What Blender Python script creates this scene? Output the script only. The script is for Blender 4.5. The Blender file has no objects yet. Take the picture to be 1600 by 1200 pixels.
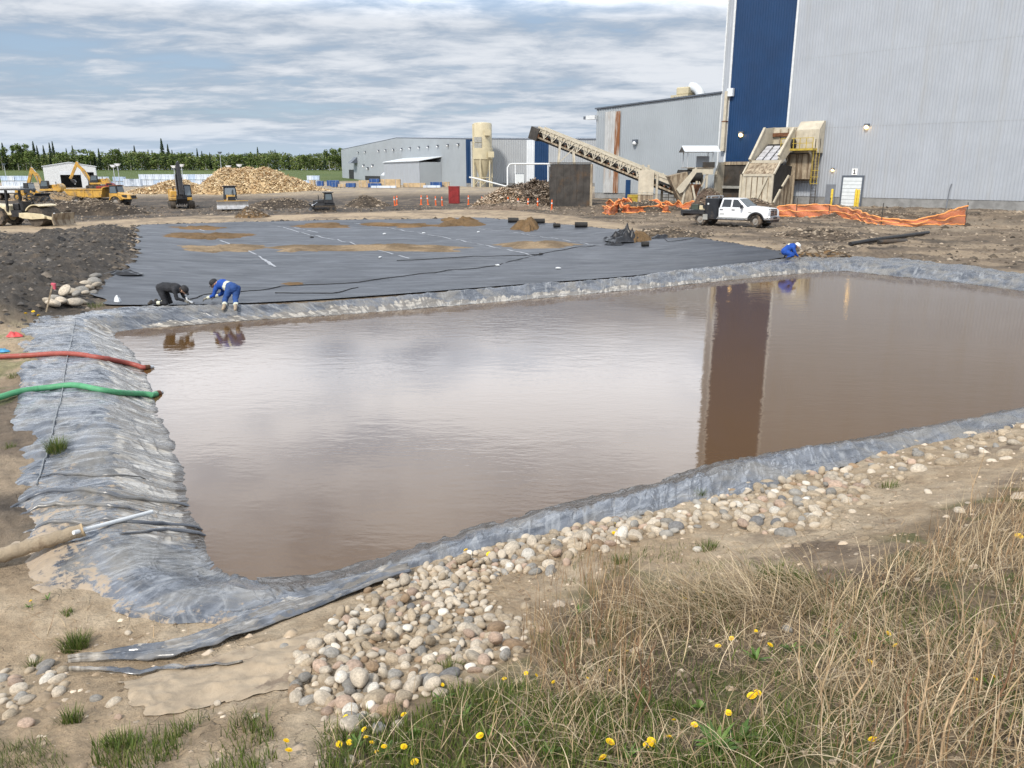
import bpy, math, random
import numpy as np
from mathutils import Vector, Matrix
random.seed(7); RNG = np.random.default_rng(11)
SC = bpy.context.scene
COL = SC.collection
R = math.radians

# ------------------------------------------------------------------ camera
FPX = 1202.0                      # focal length in pixels of a 1600 px wide frame
PITCH = math.atan(330.0 / FPX)
CZ = 4.0
SP, CP = math.sin(PITCH), math.cos(PITCH)
cam_data = bpy.data.cameras.new('camera')
cam_data.sensor_width = 36.0
cam_data.lens = FPX / 1600.0 * 36.0
cam_data.clip_start = 0.05
cam_data.clip_end = 9000.0
cam = bpy.data.objects.new('camera', cam_data)
COL.objects.link(cam)
cam.location = (0, 0, CZ)
cam.rotation_euler = (math.pi / 2 - PITCH, 0, 0)
SC.camera = cam

# ------------------------------------------------------------------ sky, sun, exposure
SUN_AZ, SUN_EL = R(207), R(46)    # azimuth clockwise from +Y (view direction)
w = bpy.data.worlds.new('World'); SC.world = w; w.use_nodes = True
nt = w.node_tree; nt.nodes.clear()
def N(nt, t, **k):
    n = nt.nodes.new(t)
    for a, b in k.items(): setattr(n, a, b)
    return n
def math_node(nt, op, a, b=None, c=None, clamp=False):
    n = N(nt, 'ShaderNodeMath', operation=op); n.use_clamp = clamp
    for i, v in enumerate((a, b, c)):
        if v is None: continue
        if isinstance(v, (int, float)): n.inputs[i].default_value = v
        else: nt.links.new(v, n.inputs[i])
    return n.outputs[0]
def ramp(nt, fac, lo, hi, a=0.0, b=1.0, kind='SMOOTHSTEP'):
    n = N(nt, 'ShaderNodeMapRange'); n.interpolation_type = kind
    nt.links.new(fac, n.inputs['Value'])
    for k, v in (('From Min', lo), ('From Max', hi), ('To Min', a), ('To Max', b)): n.inputs[k].default_value = v
    return n.outputs['Result']
def mixc(nt, fac, a, b, mode='MIX'):
    n = N(nt, 'ShaderNodeMix', data_type='RGBA', blend_type=mode)
    for s, v in ((n.inputs[0], fac), (n.inputs[6], a), (n.inputs[7], b)):
        if isinstance(v, (int, float)): s.default_value = v
        elif isinstance(v, (tuple, list)): s.default_value = (*v[:3], 1)
        else: nt.links.new(v, s)
    return n.outputs[2]
def noise(nt, vec, scale, detail=4, rough=.55, dist=0.0):
    n = N(nt, 'ShaderNodeTexNoise')
    n.inputs['Scale'].default_value = scale; n.inputs['Detail'].default_value = detail
    n.inputs['Roughness'].default_value = rough; n.inputs['Distortion'].default_value = dist
    if vec is not None: nt.links.new(vec, n.inputs['Vector'])
    return n.outputs['Fac']
def mapping(nt, vec, scale=(1, 1, 1), loc=(0, 0, 0), rot=(0, 0, 0)):
    n = N(nt, 'ShaderNodeMapping')
    n.inputs['Scale'].default_value = scale; n.inputs['Location'].default_value = loc; n.inputs['Rotation'].default_value = rot
    nt.links.new(vec, n.inputs['Vector']); return n.outputs[0]

SKY_OFF = (5.5, 4.1, 0)
sky = N(nt, 'ShaderNodeTexSky'); sky.sky_type = 'NISHITA'; sky.sun_disc = False
sky.sun_elevation = SUN_EL; sky.sun_rotation = SUN_AZ
sky.air_density = 1.0; sky.dust_density = 1.0; sky.ozone_density = 1.5
tc = N(nt, 'ShaderNodeTexCoord'); sep = N(nt, 'ShaderNodeSeparateXYZ')
nt.links.new(tc.outputs['Generated'], sep.inputs[0])
el = math_node(nt, 'MAXIMUM', sep.outputs[2], 0.0)
den = math_node(nt, 'ADD', el, 0.11)
comb = N(nt, 'ShaderNodeCombineXYZ')
nt.links.new(math_node(nt, 'DIVIDE', sep.outputs[0], den), comb.inputs[0])
nt.links.new(math_node(nt, 'DIVIDE', sep.outputs[1], den), comb.inputs[1])
cv = comb.outputs[0]
n_big = noise(nt, mapping(nt, cv, (.42, .62, 1), SKY_OFF, (0, 0, .12)), 1.0, 5, .5, .3)
n_mid = noise(nt, mapping(nt, cv, (1.25, 1.8, 1), (7.3, 2.2, 0), (0, 0, .08)), 1.0, 8, .58, .3)
n_fin = noise(nt, mapping(nt, cv, (3.4, 5.0, 1), (1.3, 9.2, 0), (0, 0, .05)), 1.0, 7, .62, .3)
dens = math_node(nt, 'ADD', math_node(nt, 'MULTIPLY', n_big, .55), math_node(nt, 'ADD', math_node(nt, 'MULTIPLY', n_mid, .35), math_node(nt, 'MULTIPLY', n_fin, .14)))
cover = ramp(nt, dens, .38, .52)
lit = ramp(nt, math_node(nt, 'ADD', math_node(nt, 'MULTIPLY', n_big, .34), math_node(nt, 'ADD', math_node(nt, 'MULTIPLY', n_mid, .42), math_node(nt, 'MULTIPLY', n_fin, .28))), .43, .61)
cloud = mixc(nt, lit, (3.8, 4.6, 5.7), (8.0, 8.3, 8.8))
grow = math_node(nt, 'MULTIPLY', ramp(nt, el, .165, .25, .95, 3.5), ramp(nt, el, .30, .62, 1.0, .42))          # bright cloud band above the view for the pond reflection; zenith dimmed for contrast
vm = N(nt, 'ShaderNodeVectorMath', operation='SCALE'); nt.links.new(cloud, vm.inputs[0]); nt.links.new(grow, vm.inputs['Scale'])
gap = mixc(nt, .55, sky.outputs[0], (4.2, 5.5, 7.4))
col = mixc(nt, math_node(nt, 'MULTIPLY', cover, .95), gap, vm.outputs[0])
hz = ramp(nt, el, 0.0, .07, .75, 0.0)
col = mixc(nt, hz, col, (5.2, 6.4, 8.0))
bg = N(nt, 'ShaderNodeBackground'); bg.inputs['Strength'].default_value = 0.1
nt.links.new(col, bg.inputs['Color'])
out = N(nt, 'ShaderNodeOutputWorld'); nt.links.new(bg.outputs[0], out.inputs[0])

sl = bpy.data.lights.new('sun', 'SUN'); sl.energy = 4.0; sl.angle = R(7); sl.color = (1.0, .93, .83)
so = bpy.data.objects.new('sun', sl); COL.objects.link(so)
sd_ = Vector((math.sin(SUN_AZ) * math.cos(SUN_EL), math.cos(SUN_AZ) * math.cos(SUN_EL), math.sin(SUN_EL)))
so.rotation_euler = sd_.to_track_quat('Z', 'Y').to_euler()
so.location = (0, -20, 60)
SC.view_settings.view_transform = 'Standard'; SC.view_settings.look = 'None'
SC.view_settings.exposure = 0.08; SC.view_settings.gamma = 1.0
SC.render.engine = 'CYCLES'
SC.cycles.max_bounces = 6; SC.cycles.transparent_max_bounces = 12

# ------------------------------------------------------------------ numeric helpers
def _hash(ix, iy, seed):
    n = (ix.astype(np.int64) * 374761393 + iy.astype(np.int64) * 668265263 + seed * 974711) & 0x7fffffff
    n = ((n ^ (n >> 13)) * 1274126177) & 0x7fffffff
    n = n ^ (n >> 16)
    return (n & 0xffff) / 65535.0
def vnoise(x, y, seed=0):
    xi = np.floor(x); yi = np.floor(y); fx = x - xi; fy = y - yi
    fx = fx * fx * (3 - 2 * fx); fy = fy * fy * (3 - 2 * fy)
    a = _hash(xi, yi, seed); b = _hash(xi + 1, yi, seed); c = _hash(xi, yi + 1, seed); d = _hash(xi + 1, yi + 1, seed)
    return (a * (1 - fx) + b * fx) * (1 - fy) + (c * (1 - fx) + d * fx) * fy
def fbm(x, y, seed=0, oct=4, gain=.5):
    x = np.asarray(x, float); y = np.asarray(y, float); s = 0; a = 1; t = 0
    for k in range(oct):
        s = s + a * vnoise(x * 2 ** k + 17.3 * k, y * 2 ** k - 9.1 * k, seed + k); t += a; a *= gain
    return s / t
def sstep(a, b, x):
    t = np.clip((np.asarray(x, float) - a) / (b - a), 0, 1); return t * t * (3 - 2 * t)
def inpoly_sd(x, y, poly):
    """signed distance to a closed polygon, negative inside"""
    x = np.asarray(x, float); y = np.asarray(y, float)
    d = np.full(x.shape, 1e18); ins = np.zeros(x.shape, bool); n = len(poly)
    for i in range(n):
        ax, ay = poly[i]; bx, by = poly[(i + 1) % n]
        ex, ey = bx - ax, by - ay
        t = np.clip(((x - ax) * ex + (y - ay) * ey) / (ex * ex + ey * ey + 1e-12), 0, 1)
        d = np.minimum(d, (x - ax - t * ex) ** 2 + (y - ay - t * ey) ** 2)
        c = ((ay > y) != (by > y)) & (x < (bx - ax) * (y - ay) / (by - ay + 1e-15) + ax)
        ins ^= c
    d = np.sqrt(d); return np.where(ins, -d, d)
def catmull(pts, n, closed=False):
    pts = np.array(pts, float); m = len(pts); out = []
    segs = m if closed else m - 1
    for i in range(segs):
        p0 = pts[(i - 1) % m] if closed or i > 0 else 2 * pts[0] - pts[1]
        p1 = pts[i]; p2 = pts[(i + 1) % m]
        p3 = pts[(i + 2) % m] if closed or i + 2 < m else 2 * pts[-1] - pts[-2]
        for k in range(n):
            t = k / n
            out.append(.5 * ((2 * p1) + (-p0 + p2) * t + (2 * p0 - 5 * p1 + 4 * p2 - p3) * t * t + (-p0 + 3 * p1 - 3 * p2 + p3) * t ** 3))
    if not closed: out.append(pts[-1])
    return np.array(out)

def ray(px, py):
    yc = (600 - py) / FPX
    return (px - 800) / FPX, CP + yc * SP, -SP + yc * CP
def P(px, py, z):
    """ground point at height z seen at photo pixel (px, py)"""
    a, b, c = ray(px, py); t = (z - CZ) / c
    return a * t, b * t
def G(px, t, z=0.0):
    """point at depth t (metres along the view axis) and height z in photo column px"""
    yc = ((z - CZ) / t + SP) / CP
    return (px - 800) / FPX * t, (CP + yc * SP) * t
def zpix(py, t): return CZ + (-SP + (600 - py) / FPX * CP) * t
def proj(x, y, z):
    dz = z - CZ; t = y * CP - dz * SP; up = y * SP + dz * CP
    return 800 + FPX * x / t, 600 - FPX * up / t, t

# ------------------------------------------------------------------ pond outline, banks, terrain height
WZ = -0.32
PAIRS = [((400,902),(440,958)),((350,895),(250,962)),((318,858),(30,912)),((300,815),(2,840)),((285,755),(12,748)),((265,690),(26,680)),
 ((243,640),(30,610)),((228,590),(32,560)),((205,550),(34,530)),((178,524),(46,500)),((200,516),(120,487)),((300,508),(210,481)),
 ((400,500),(340,476)),((560,490),(540,466)),((800,470),(800,446)),((1000,452),(1000,430)),((1200,432),(1190,408)),((1310,424),(1316,398)),
 ((1360,428),(1400,400)),((1480,440),(1500,412)),((1620,458),(1640,428)),((1900,500),(1960,462)),((2150,560),(2300,545)),((2100,600),(2250,640)),
 ((1900,590),(1960,622)),((1600,637),(1612,664)),((1450,665),(1500,686)),((1350,684),(1400,708)),((1240,702),(1265,742)),((1140,718),(1160,768)),
 ((1000,759),(1010,797)),((800,807),(800,845)),((640,854),(640,893)),((520,892),(560,917)),((440,904),(490,944))]
INNER = np.array([P(a[0], a[1], WZ) for a, b in PAIRS])
OUTER = np.array([P(b[0], b[1], .08) for a, b in PAIRS])
POND = catmull(INNER, 4, True)
_a = INNER[25]; _b = INNER[33]
_ld = (_b - _a) / np.linalg.norm(_b - _a); NEARN = np.array([_ld[1], -_ld[0]])
if NEARN[1] > 0: NEARN = -NEARN
def near_s(x, y): return (x - _a[0]) * NEARN[0] + (y - _a[1]) * NEARN[1]
BLACK_PX = [(216,352),(480,345),(760,342),(880,352),(1010,364),(1120,378),(1248,400),(1190,409),(1000,431),(800,447),(540,467),(340,477),(215,480),(158,478),(160,444),(213,414)]
BLACK = np.array([P(a, b, 0.0) for a, b in BLACK_PX])
SPOIL = np.array([P(a, b, 0.3) for a, b in [(-140,366),(60,368),(150,354),(205,350),(214,360),(208,408),(160,436),(148,462),(70,488),(-20,496),(-200,492)]])
ROAD = np.array([P(a, b, 0.0) for a, b in [(-200,352),(60,351),(180,343),(300,337),(420,336),(560,332),(700,327),(800,328),(900,338),(1010,358),(1130,372),(1260,392),(1300,396),(1250,404),(1120,381),(1010,368),(880,356),(760,346),(640,347),(400,350),(215,356),(150,355),(60,364),(-200,366)]])
GX0, GX1, GY0, GY1, GST = -64.0, 64.0, -6.0, 94.0, .2
_gx = np.arange(GX0, GX1 + .01, GST); _gy = np.arange(GY0, GY1 + .01, GST)
_GXX, _GYY = np.meshgrid(_gx, _gy, indexing='ij')
class Field:
    """signed distance to a polygon, kept on a grid and read back bilinearly"""
    def __init__(self, poly): self.g = inpoly_sd(_GXX.ravel(), _GYY.ravel(), poly).reshape(_GXX.shape)
    def __call__(self, x, y):
        x = np.asarray(x, float); y = np.asarray(y, float)
        u = np.clip((x - GX0) / GST, 0, len(_gx) - 1.001); v = np.clip((y - GY0) / GST, 0, len(_gy) - 1.001)
        i = u.astype(int); j = v.astype(int); a = u - i; b = v - j; g = self.g
        d = (g[i, j] * (1 - a) + g[i + 1, j] * a) * (1 - b) + (g[i, j + 1] * (1 - a) + g[i + 1, j + 1] * a) * b
        out = (x < GX0) | (x > GX1) | (y < GY0) | (y > GY1)
        return np.where(out, np.maximum(d, 60.0), d)
def H_s(x, y):
    """smooth terrain"""
    x = np.asarray(x, float); y = np.asarray(y, float)
    z = 5.6 * sstep(235, 500, y) + 6 * sstep(500, 2500, np.hypot(x, y))
    q = (x + y) * .7071 - 88.03
    z = z + .5 * sstep(-20, -3, q) * sstep(-60, -20, x + 40)
    s = near_s(x, y)
    z = z + np.interp(s, [.9, 3, 5, 7, 9.5, 14, 40], [0, .5, 1.12, 1.8, 2.38, 2.55, 2.6])
    return z
F_POND, F_BLACK, F_SPOIL, F_ROAD = Field(POND), Field(BLACK), Field(SPOIL), Field(ROAD)
def H_all(x, y, noisy=True):
    x = np.asarray(x, float); y = np.asarray(y, float)
    z = H_s(x, y); sd = F_POND(x, y); bsd = F_BLACK(x, y); ssd = F_SPOIL(x, y)
    z = z - np.where(sd > 0, .37 * (1 - sstep(0, 1.0, sd)), .37 + np.minimum(1.4, -.5 * sd))
    z = z - .30 * sstep(0, -5.5, bsd)
    z = z + .55 * sstep(0.2, -2.2, ssd)
    if noisy:
        r = np.hypot(x, y); s = near_s(x, y)
        amp = .16 * sstep(0, 3, bsd) * sstep(2.2, 5, sd) * (1 - sstep(150, 300, r))
        rsd = F_ROAD(x, y)
        amp = amp * (.25 + .75 * sstep(-.3, 1.5, rsd))
        bank = sstep(1.0, 2.2, s) * sstep(1.2, 2.0, sd)
        z = z + bank * (r < 25) * (.045 * (fbm(x * 3.3, y * 3.3, 51, 4, .6) - .5) + .022 * (1 - np.abs(2 * fbm(x * 6.5, y * 6.5, 53, 2) - 1)) ** 3 - .01)
        amp = np.where(s > .9, .05 * bank, amp)
        z = z + amp * (fbm(x * .55, y * .55, 3, 5, .6) - .5) * 2.2
        yard = sstep(.5, -1.5, s) * (1 - sstep(90, 140, r))
        z = z + (.05 + .13 * yard) * sstep(.3, 1.2, sd) * sstep(.2, 1, bsd) * (fbm(x * 1.9, y * 1.9, 8, 5, .65) - .5) * sstep(-.5, .8, rsd)
        z = z + .10 * yard * sstep(.4, 1.6, bsd) * sstep(2, 4, sd) * sstep(.3, 1.5, rsd) * (np.abs(np.sin((x * .35 + y * 1.6 + 3 * fbm(x * .08, y * .08, 13, 3)) * 1.15)) - .6) * sstep(.45, .6, fbm(x * .12, y * .2, 14, 2))
        sp = sstep(.1, -.8, ssd)
        z = z + sp * (.42 * np.abs(fbm(x * .8, y * .8, 21, 5, .65) - .5) * 2 + .2 * (fbm(x * 3.1, y * 3.1, 23, 3) - .5))
    return z
def Hz(x, y, noisy=True): return float(H_all(np.array([x]), np.array([y]), noisy)[0])
def PT(px, py, noisy=False):
    """terrain point seen at photo pixel"""
    a, b, c = ray(px, py)
    t = np.geomspace(1.2, 1500, 420)
    gap_ = CZ + c * t - H_all(a * t, b * t, noisy)
    i = np.argmax(gap_ < 0) if (gap_ < 0).any() else len(t) - 1
    t0, t1 = t[max(i - 1, 0)], t[i]
    for _ in range(2):
        tt = np.linspace(t0, t1, 40); gg = CZ + c * tt - H_all(a * tt, b * tt, noisy)
        i = max(1, int(np.argmax(gg < 0))) if (gg < 0).any() else 39
        t0, t1 = tt[i - 1], tt[i]
    return a * t1, b * t1, CZ + c * t1

ORD = ['first', 'second', 'third', 'fourth', 'fifth', 'sixth', 'seventh', 'eighth', 'ninth', 'tenth', 'eleventh', 'twelfth', 'thirteenth', 'fourteenth', 'fifteenth', 'sixteenth', 'seventeenth', 'eighteenth', 'nineteenth', 'twentieth']
def nth(k): return ORD[k] if k < 20 else f'{k + 1}th'
# ------------------------------------------------------------------ mesh helpers
def tag(o, label=None, cat=None, group=None, kind=None):
    if label: o['label'] = label
    if cat: o['category'] = cat
    if group: o['group'] = group
    if kind: o['kind'] = kind
    return o
def thing(name, label, cat, loc=(0, 0, 0), rz=0.0, group=None):
    o = bpy.data.objects.new(name, None); COL.objects.link(o)
    o.empty_display_size = .2
    o.location = loc; o.rotation_euler = (0, 0, rz)
    return tag(o, label, cat, group)
def npmesh(name, V, F, mat=None, col=None, smooth=True, uv=None, parent=None, midx=None):
    V = np.asarray(V, np.float32).reshape(-1, 3); F = np.asarray(F, np.int32); k = F.shape[1]
    me = bpy.data.meshes.new(name)
    me.vertices.add(len(V)); me.vertices.foreach_set('co', V.ravel())
    me.loops.add(F.size); me.loops.foreach_set('vertex_index', F.ravel())
    me.polygons.add(len(F)); me.polygons.foreach_set('loop_start', np.arange(0, F.size, k, dtype=np.int32))
    me.polygons.foreach_set('loop_total', np.full(len(F), k, np.int32))
    if smooth: me.polygons.foreach_set('use_smooth', np.ones(len(F), bool))
    if midx is not None: me.polygons.foreach_set('material_index', np.asarray(midx, np.int32))
    me.update(calc_edges=True)
    if col is not None:
        c = np.ones((len(V), 4), np.float32); c[:, :3] = col
        a = me.color_attributes.new('Col', 'FLOAT_COLOR', 'POINT'); a.data.foreach_set('color', c.ravel())
    if uv is not None:
        l = me.uv_layers.new(name='UVMap'); l.data.foreach_set('uv', np.asarray(uv, np.float32)[F.ravel()].ravel())
    for m in (mat if isinstance(mat, (list, tuple)) else [mat]):
        if m: me.materials.append(m)
    o = bpy.data.objects.new(name, me); COL.objects.link(o)
    if parent: o.parent = parent
    return o
def gridfaces(nu, nv, closed_u=False):
    iu = np.arange(nu if closed_u else nu - 1); iv = np.arange(nv - 1)
    a, b = np.meshgrid(iu, iv, indexing='ij'); a2 = (a + 1) % nu
    return np.stack([a * nv + b, a2 * nv + b, a2 * nv + b + 1, a * nv + b + 1], -1).reshape(-1, 4)

class MB:
    def __init__(self): self.v = []; self.f = []
    def add(self, vs, fs):
        o = len(self.v); self.v += [tuple(map(float, p)) for p in vs]; self.f += [tuple(i + o for i in q) for q in fs]; return self
    def box(self, cx, cy, cz, sx, sy, sz, rz=0, ry=0, rx=0):
        m = Matrix.Rotation(rz, 3, 'Z') @ Matrix.Rotation(ry, 3, 'Y') @ Matrix.Rotation(rx, 3, 'X')
        vs = [Vector((cx, cy, cz)) + m @ Vector((a * sx / 2, b * sy / 2, c * sz / 2)) for a in (-1, 1) for b in (-1, 1) for c in (-1, 1)]
        return self.add(vs, [(0, 1, 3, 2), (4, 6, 7, 5), (0, 4, 5, 1), (2, 3, 7, 6), (0, 2, 6, 4), (1, 5, 7, 3)])
    def hexa(self, b4, t4):
        return self.add(list(b4) + list(t4), [(3, 2, 1, 0), (4, 5, 6, 7), (0, 1, 5, 4), (1, 2, 6, 5), (2, 3, 7, 6), (3, 0, 4, 7)])
    def beam(self, p, q, w, h=None, up=(0, 0, 1)):
        p = Vector(p); q = Vector(q); h = h or w; d = (q - p)
        if d.length < 1e-6: return self
        d.normalize(); u = Vector(up)
        if abs(d.dot(u)) > .98: u = Vector((0, 1, 0)) if abs(d.y) < .9 else Vector((1, 0, 0))
        s = d.cross(u).normalized() * w / 2; t = s.cross(d).normalized() * h / 2
        return self.hexa([p - s - t, p + s - t, p + s + t, p - s + t], [q - s - t, q + s - t, q + s + t, q - s + t])
    def tube(self, pts, r, n=8, caps=True):
        pts = [Vector(p) for p in pts]; m = len(pts); rs = r if isinstance(r, (list, tuple)) else [r] * m
        vs = []; prev = None
        for i, p in enumerate(pts):
            d = (pts[min(i + 1, m - 1)] - pts[max(i - 1, 0)]).normalized()
            if prev is None:
                u = Vector((0, 0, 1)) if abs(d.z) < .9 else Vector((1, 0, 0)); s = d.cross(u).normalized()
            else: s = (prev - d * prev.dot(d)).normalized()
            prev = s; t = d.cross(s)
            for k in range(n):
                a = 2 * math.pi * k / n; vs.append(p + (s * math.cos(a) + t * math.sin(a)) * rs[i])
        fs = [(i * n + k, i * n + (k + 1) % n, (i + 1) * n + (k + 1) % n, (i + 1) * n + k) for i in range(m - 1) for k in range(n)]
        if caps: fs += [tuple(range(n))[::-1], tuple((m - 1) * n + k for k in range(n))]
        return self.add(vs, fs)
    def cyl(self, p, q, r, r2=None, n=16): return self.tube([p, q], [r, r if r2 is None else r2], n)
    def prism(self, poly, lo, hi, axis='y'):
        n = len(poly)
        def pt(a, b, c): return (a, c, b) if axis == 'y' else ((c, a, b) if axis == 'x' else (a, b, c))
        vs = [pt(a, b, lo) for a, b in poly] + [pt(a, b, hi) for a, b in poly]
        return self.add(vs, [tuple(range(n))[::-1], tuple(range(n, 2 * n))] + [(i, (i + 1) % n, n + (i + 1) % n, n + i) for i in range(n)])
    def lathe(self, prof, c=(0, 0, 0), n=24):
        m = len(prof); vs = [(c[0] + r * math.cos(2 * math.pi * k / n), c[1] + r * math.sin(2 * math.pi * k / n), c[2] + z) for r, z in prof for k in range(n)]
        fs = [(i * n + k, i * n + (k + 1) % n, (i + 1) * n + (k + 1) % n, (i + 1) * n + k) for i in range(m - 1) for k in range(n)]
        return self.add(vs, fs + [tuple(range(n))[::-1], tuple((m - 1) * n + k for k in range(n))])
    def ball(self, c, r, n=8, sq=(1, 1, 1)):
        prof = [(max(1e-3, math.sin(math.pi * i / n)), -math.cos(math.pi * i / n)) for i in range(n + 1)]
        vs = []; k2 = n * 2
        for a, z in prof:
            for k in range(k2): vs.append((c[0] + r * sq[0] * a * math.cos(2 * math.pi * k / k2), c[1] + r * sq[1] * a * math.sin(2 * math.pi * k / k2), c[2] + r * sq[2] * z))
        return self.add(vs, [(i * k2 + k, i * k2 + (k + 1) % k2, (i + 1) * k2 + (k + 1) % k2, (i + 1) * k2 + k) for i in range(n) for k in range(k2)])
    def build(self, name, mat, parent=None, smooth=False, bevel=0, world=False):
        vs = self.v
        if world and parent is not None:
            L = parent.location; vs = [(a - L.x, b - L.y, c - L.z) for a, b, c in vs]
        me = bpy.data.meshes.new(name); me.from_pydata(vs, [], self.f); me.update()
        me.materials.append(mat)
        o = bpy.data.objects.new(name, me); COL.objects.link(o)
        if parent is not None: o.parent = parent
        if smooth:
            for p in me.polygons: p.use_smooth = True
            if smooth != 'full':
                try: me.set_sharp_from_angle(angle=R(35))
                except Exception: pass
        if bevel:
            b = o.modifiers.new('bevel', 'BEVEL'); b.width = bevel; b.segments = 2; b.limit_method = 'ANGLE'; b.angle_limit = R(35)
        return o
def copy_tree(o, parent=None, names=None):
    c = o.copy(); COL.objects.link(c)
    if parent is not None: c.parent = parent
    for ch in o.children: copy_tree(ch, c)
    return c

# ------------------------------------------------------------------ materials
MATS = {}
def mk(name, col, rough=.6, var=.22, scale=3.0, bump=0.0, bscale=None, metal=0.0, dirt=None, dthr=(.5, .68), dscale=1.2, spec=.4, emit=0, streak=False, coat=0):
    m = bpy.data.materials.new(name); m.use_nodes = True; nt = m.node_tree; b = nt.nodes['Principled BSDF']
    tc = N(nt, 'ShaderNodeTexCoord'); vec = tc.outputs['Object']
    c = tuple(col)
    n1 = noise(nt, vec, scale, 6, .6)
    d = mixc(nt, 1.0, (*[min(1, x * (1 - var)) for x in c],), (*[min(1, x * (1 + var)) for x in c],))
    d = mixc(nt, ramp(nt, n1, .3, .7), tuple(min(1, x * (1 - var)) for x in c), tuple(min(1, x * (1 + var)) for x in c))
    if dirt:
        v2 = mapping(nt, vec, (3, 3, .25)) if streak else vec
        n2 = noise(nt, v2, dscale, 8, .65)
        d = mixc(nt, ramp(nt, n2, *dthr), d, dirt)
    nt.links.new(d, b.inputs['Base Color'])
    nr = noise(nt, vec, scale * 2.7, 4, .6)
    nt.links.new(ramp(nt, nr, .25, .75, max(.02, rough - .1), min(1, rough + .12)), b.inputs['Roughness'])
    b.inputs['Metallic'].default_value = metal; b.inputs['Specular IOR Level'].default_value = spec
    if coat: b.inputs['Coat Weight'].default_value = coat; b.inputs['Coat Roughness'].default_value = .08
    if bump:
        bn = N(nt, 'ShaderNodeBump'); bn.inputs['Strength'].default_value = bump; bn.inputs['Distance'].default_value = .05
        nt.links.new(noise(nt, vec, bscale or scale * 4, 6, .65), bn.inputs['Height']); nt.links.new(bn.outputs[0], b.inputs['Normal'])
    if emit:
        b.inputs['Emission Color'].default_value = (*c, 1); b.inputs['Emission Strength'].default_value = emit
    MATS[name] = m; return m
def mk_attr(name, rough=.8, vscale=6, var=.25, bump=.4, bscale=14, bdist=.05, spec=.25, coords='Object', trans=0):
    """base colour from the colour attribute, with fine procedural grain"""
    m = bpy.data.materials.new(name); m.use_nodes = True; nt = m.node_tree; b = nt.nodes['Principled BSDF']
    at = N(nt, 'ShaderNodeAttribute'); at.attribute_name = 'Col'
    tc = N(nt, 'ShaderNodeTexCoord'); vec = tc.outputs[coords]
    n1 = noise(nt, vec, vscale, 8, .65)
    f = ramp(nt, n1, .25, .75, 1 - var, 1 + var, 'LINEAR')
    vm = N(nt, 'ShaderNodeVectorMath', operation='SCALE'); nt.links.new(at.outputs['Color'], vm.inputs[0]); nt.links.new(f, vm.inputs['Scale'])
    nt.links.new(vm.outputs[0], b.inputs['Base Color'])
    b.inputs['Roughness'].default_value = rough; b.inputs['Specular IOR Level'].default_value = spec
    if bump:
        bn = N(nt, 'ShaderNodeBump'); bn.inputs['Strength'].default_value = bump; bn.inputs['Distance'].default_value = bdist
        nt.links.new(noise(nt, vec, bscale, 8, .7), bn.inputs['Height']); nt.links.new(bn.outputs[0], b.inputs['Normal'])
    MATS[name] = m; return m
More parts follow.
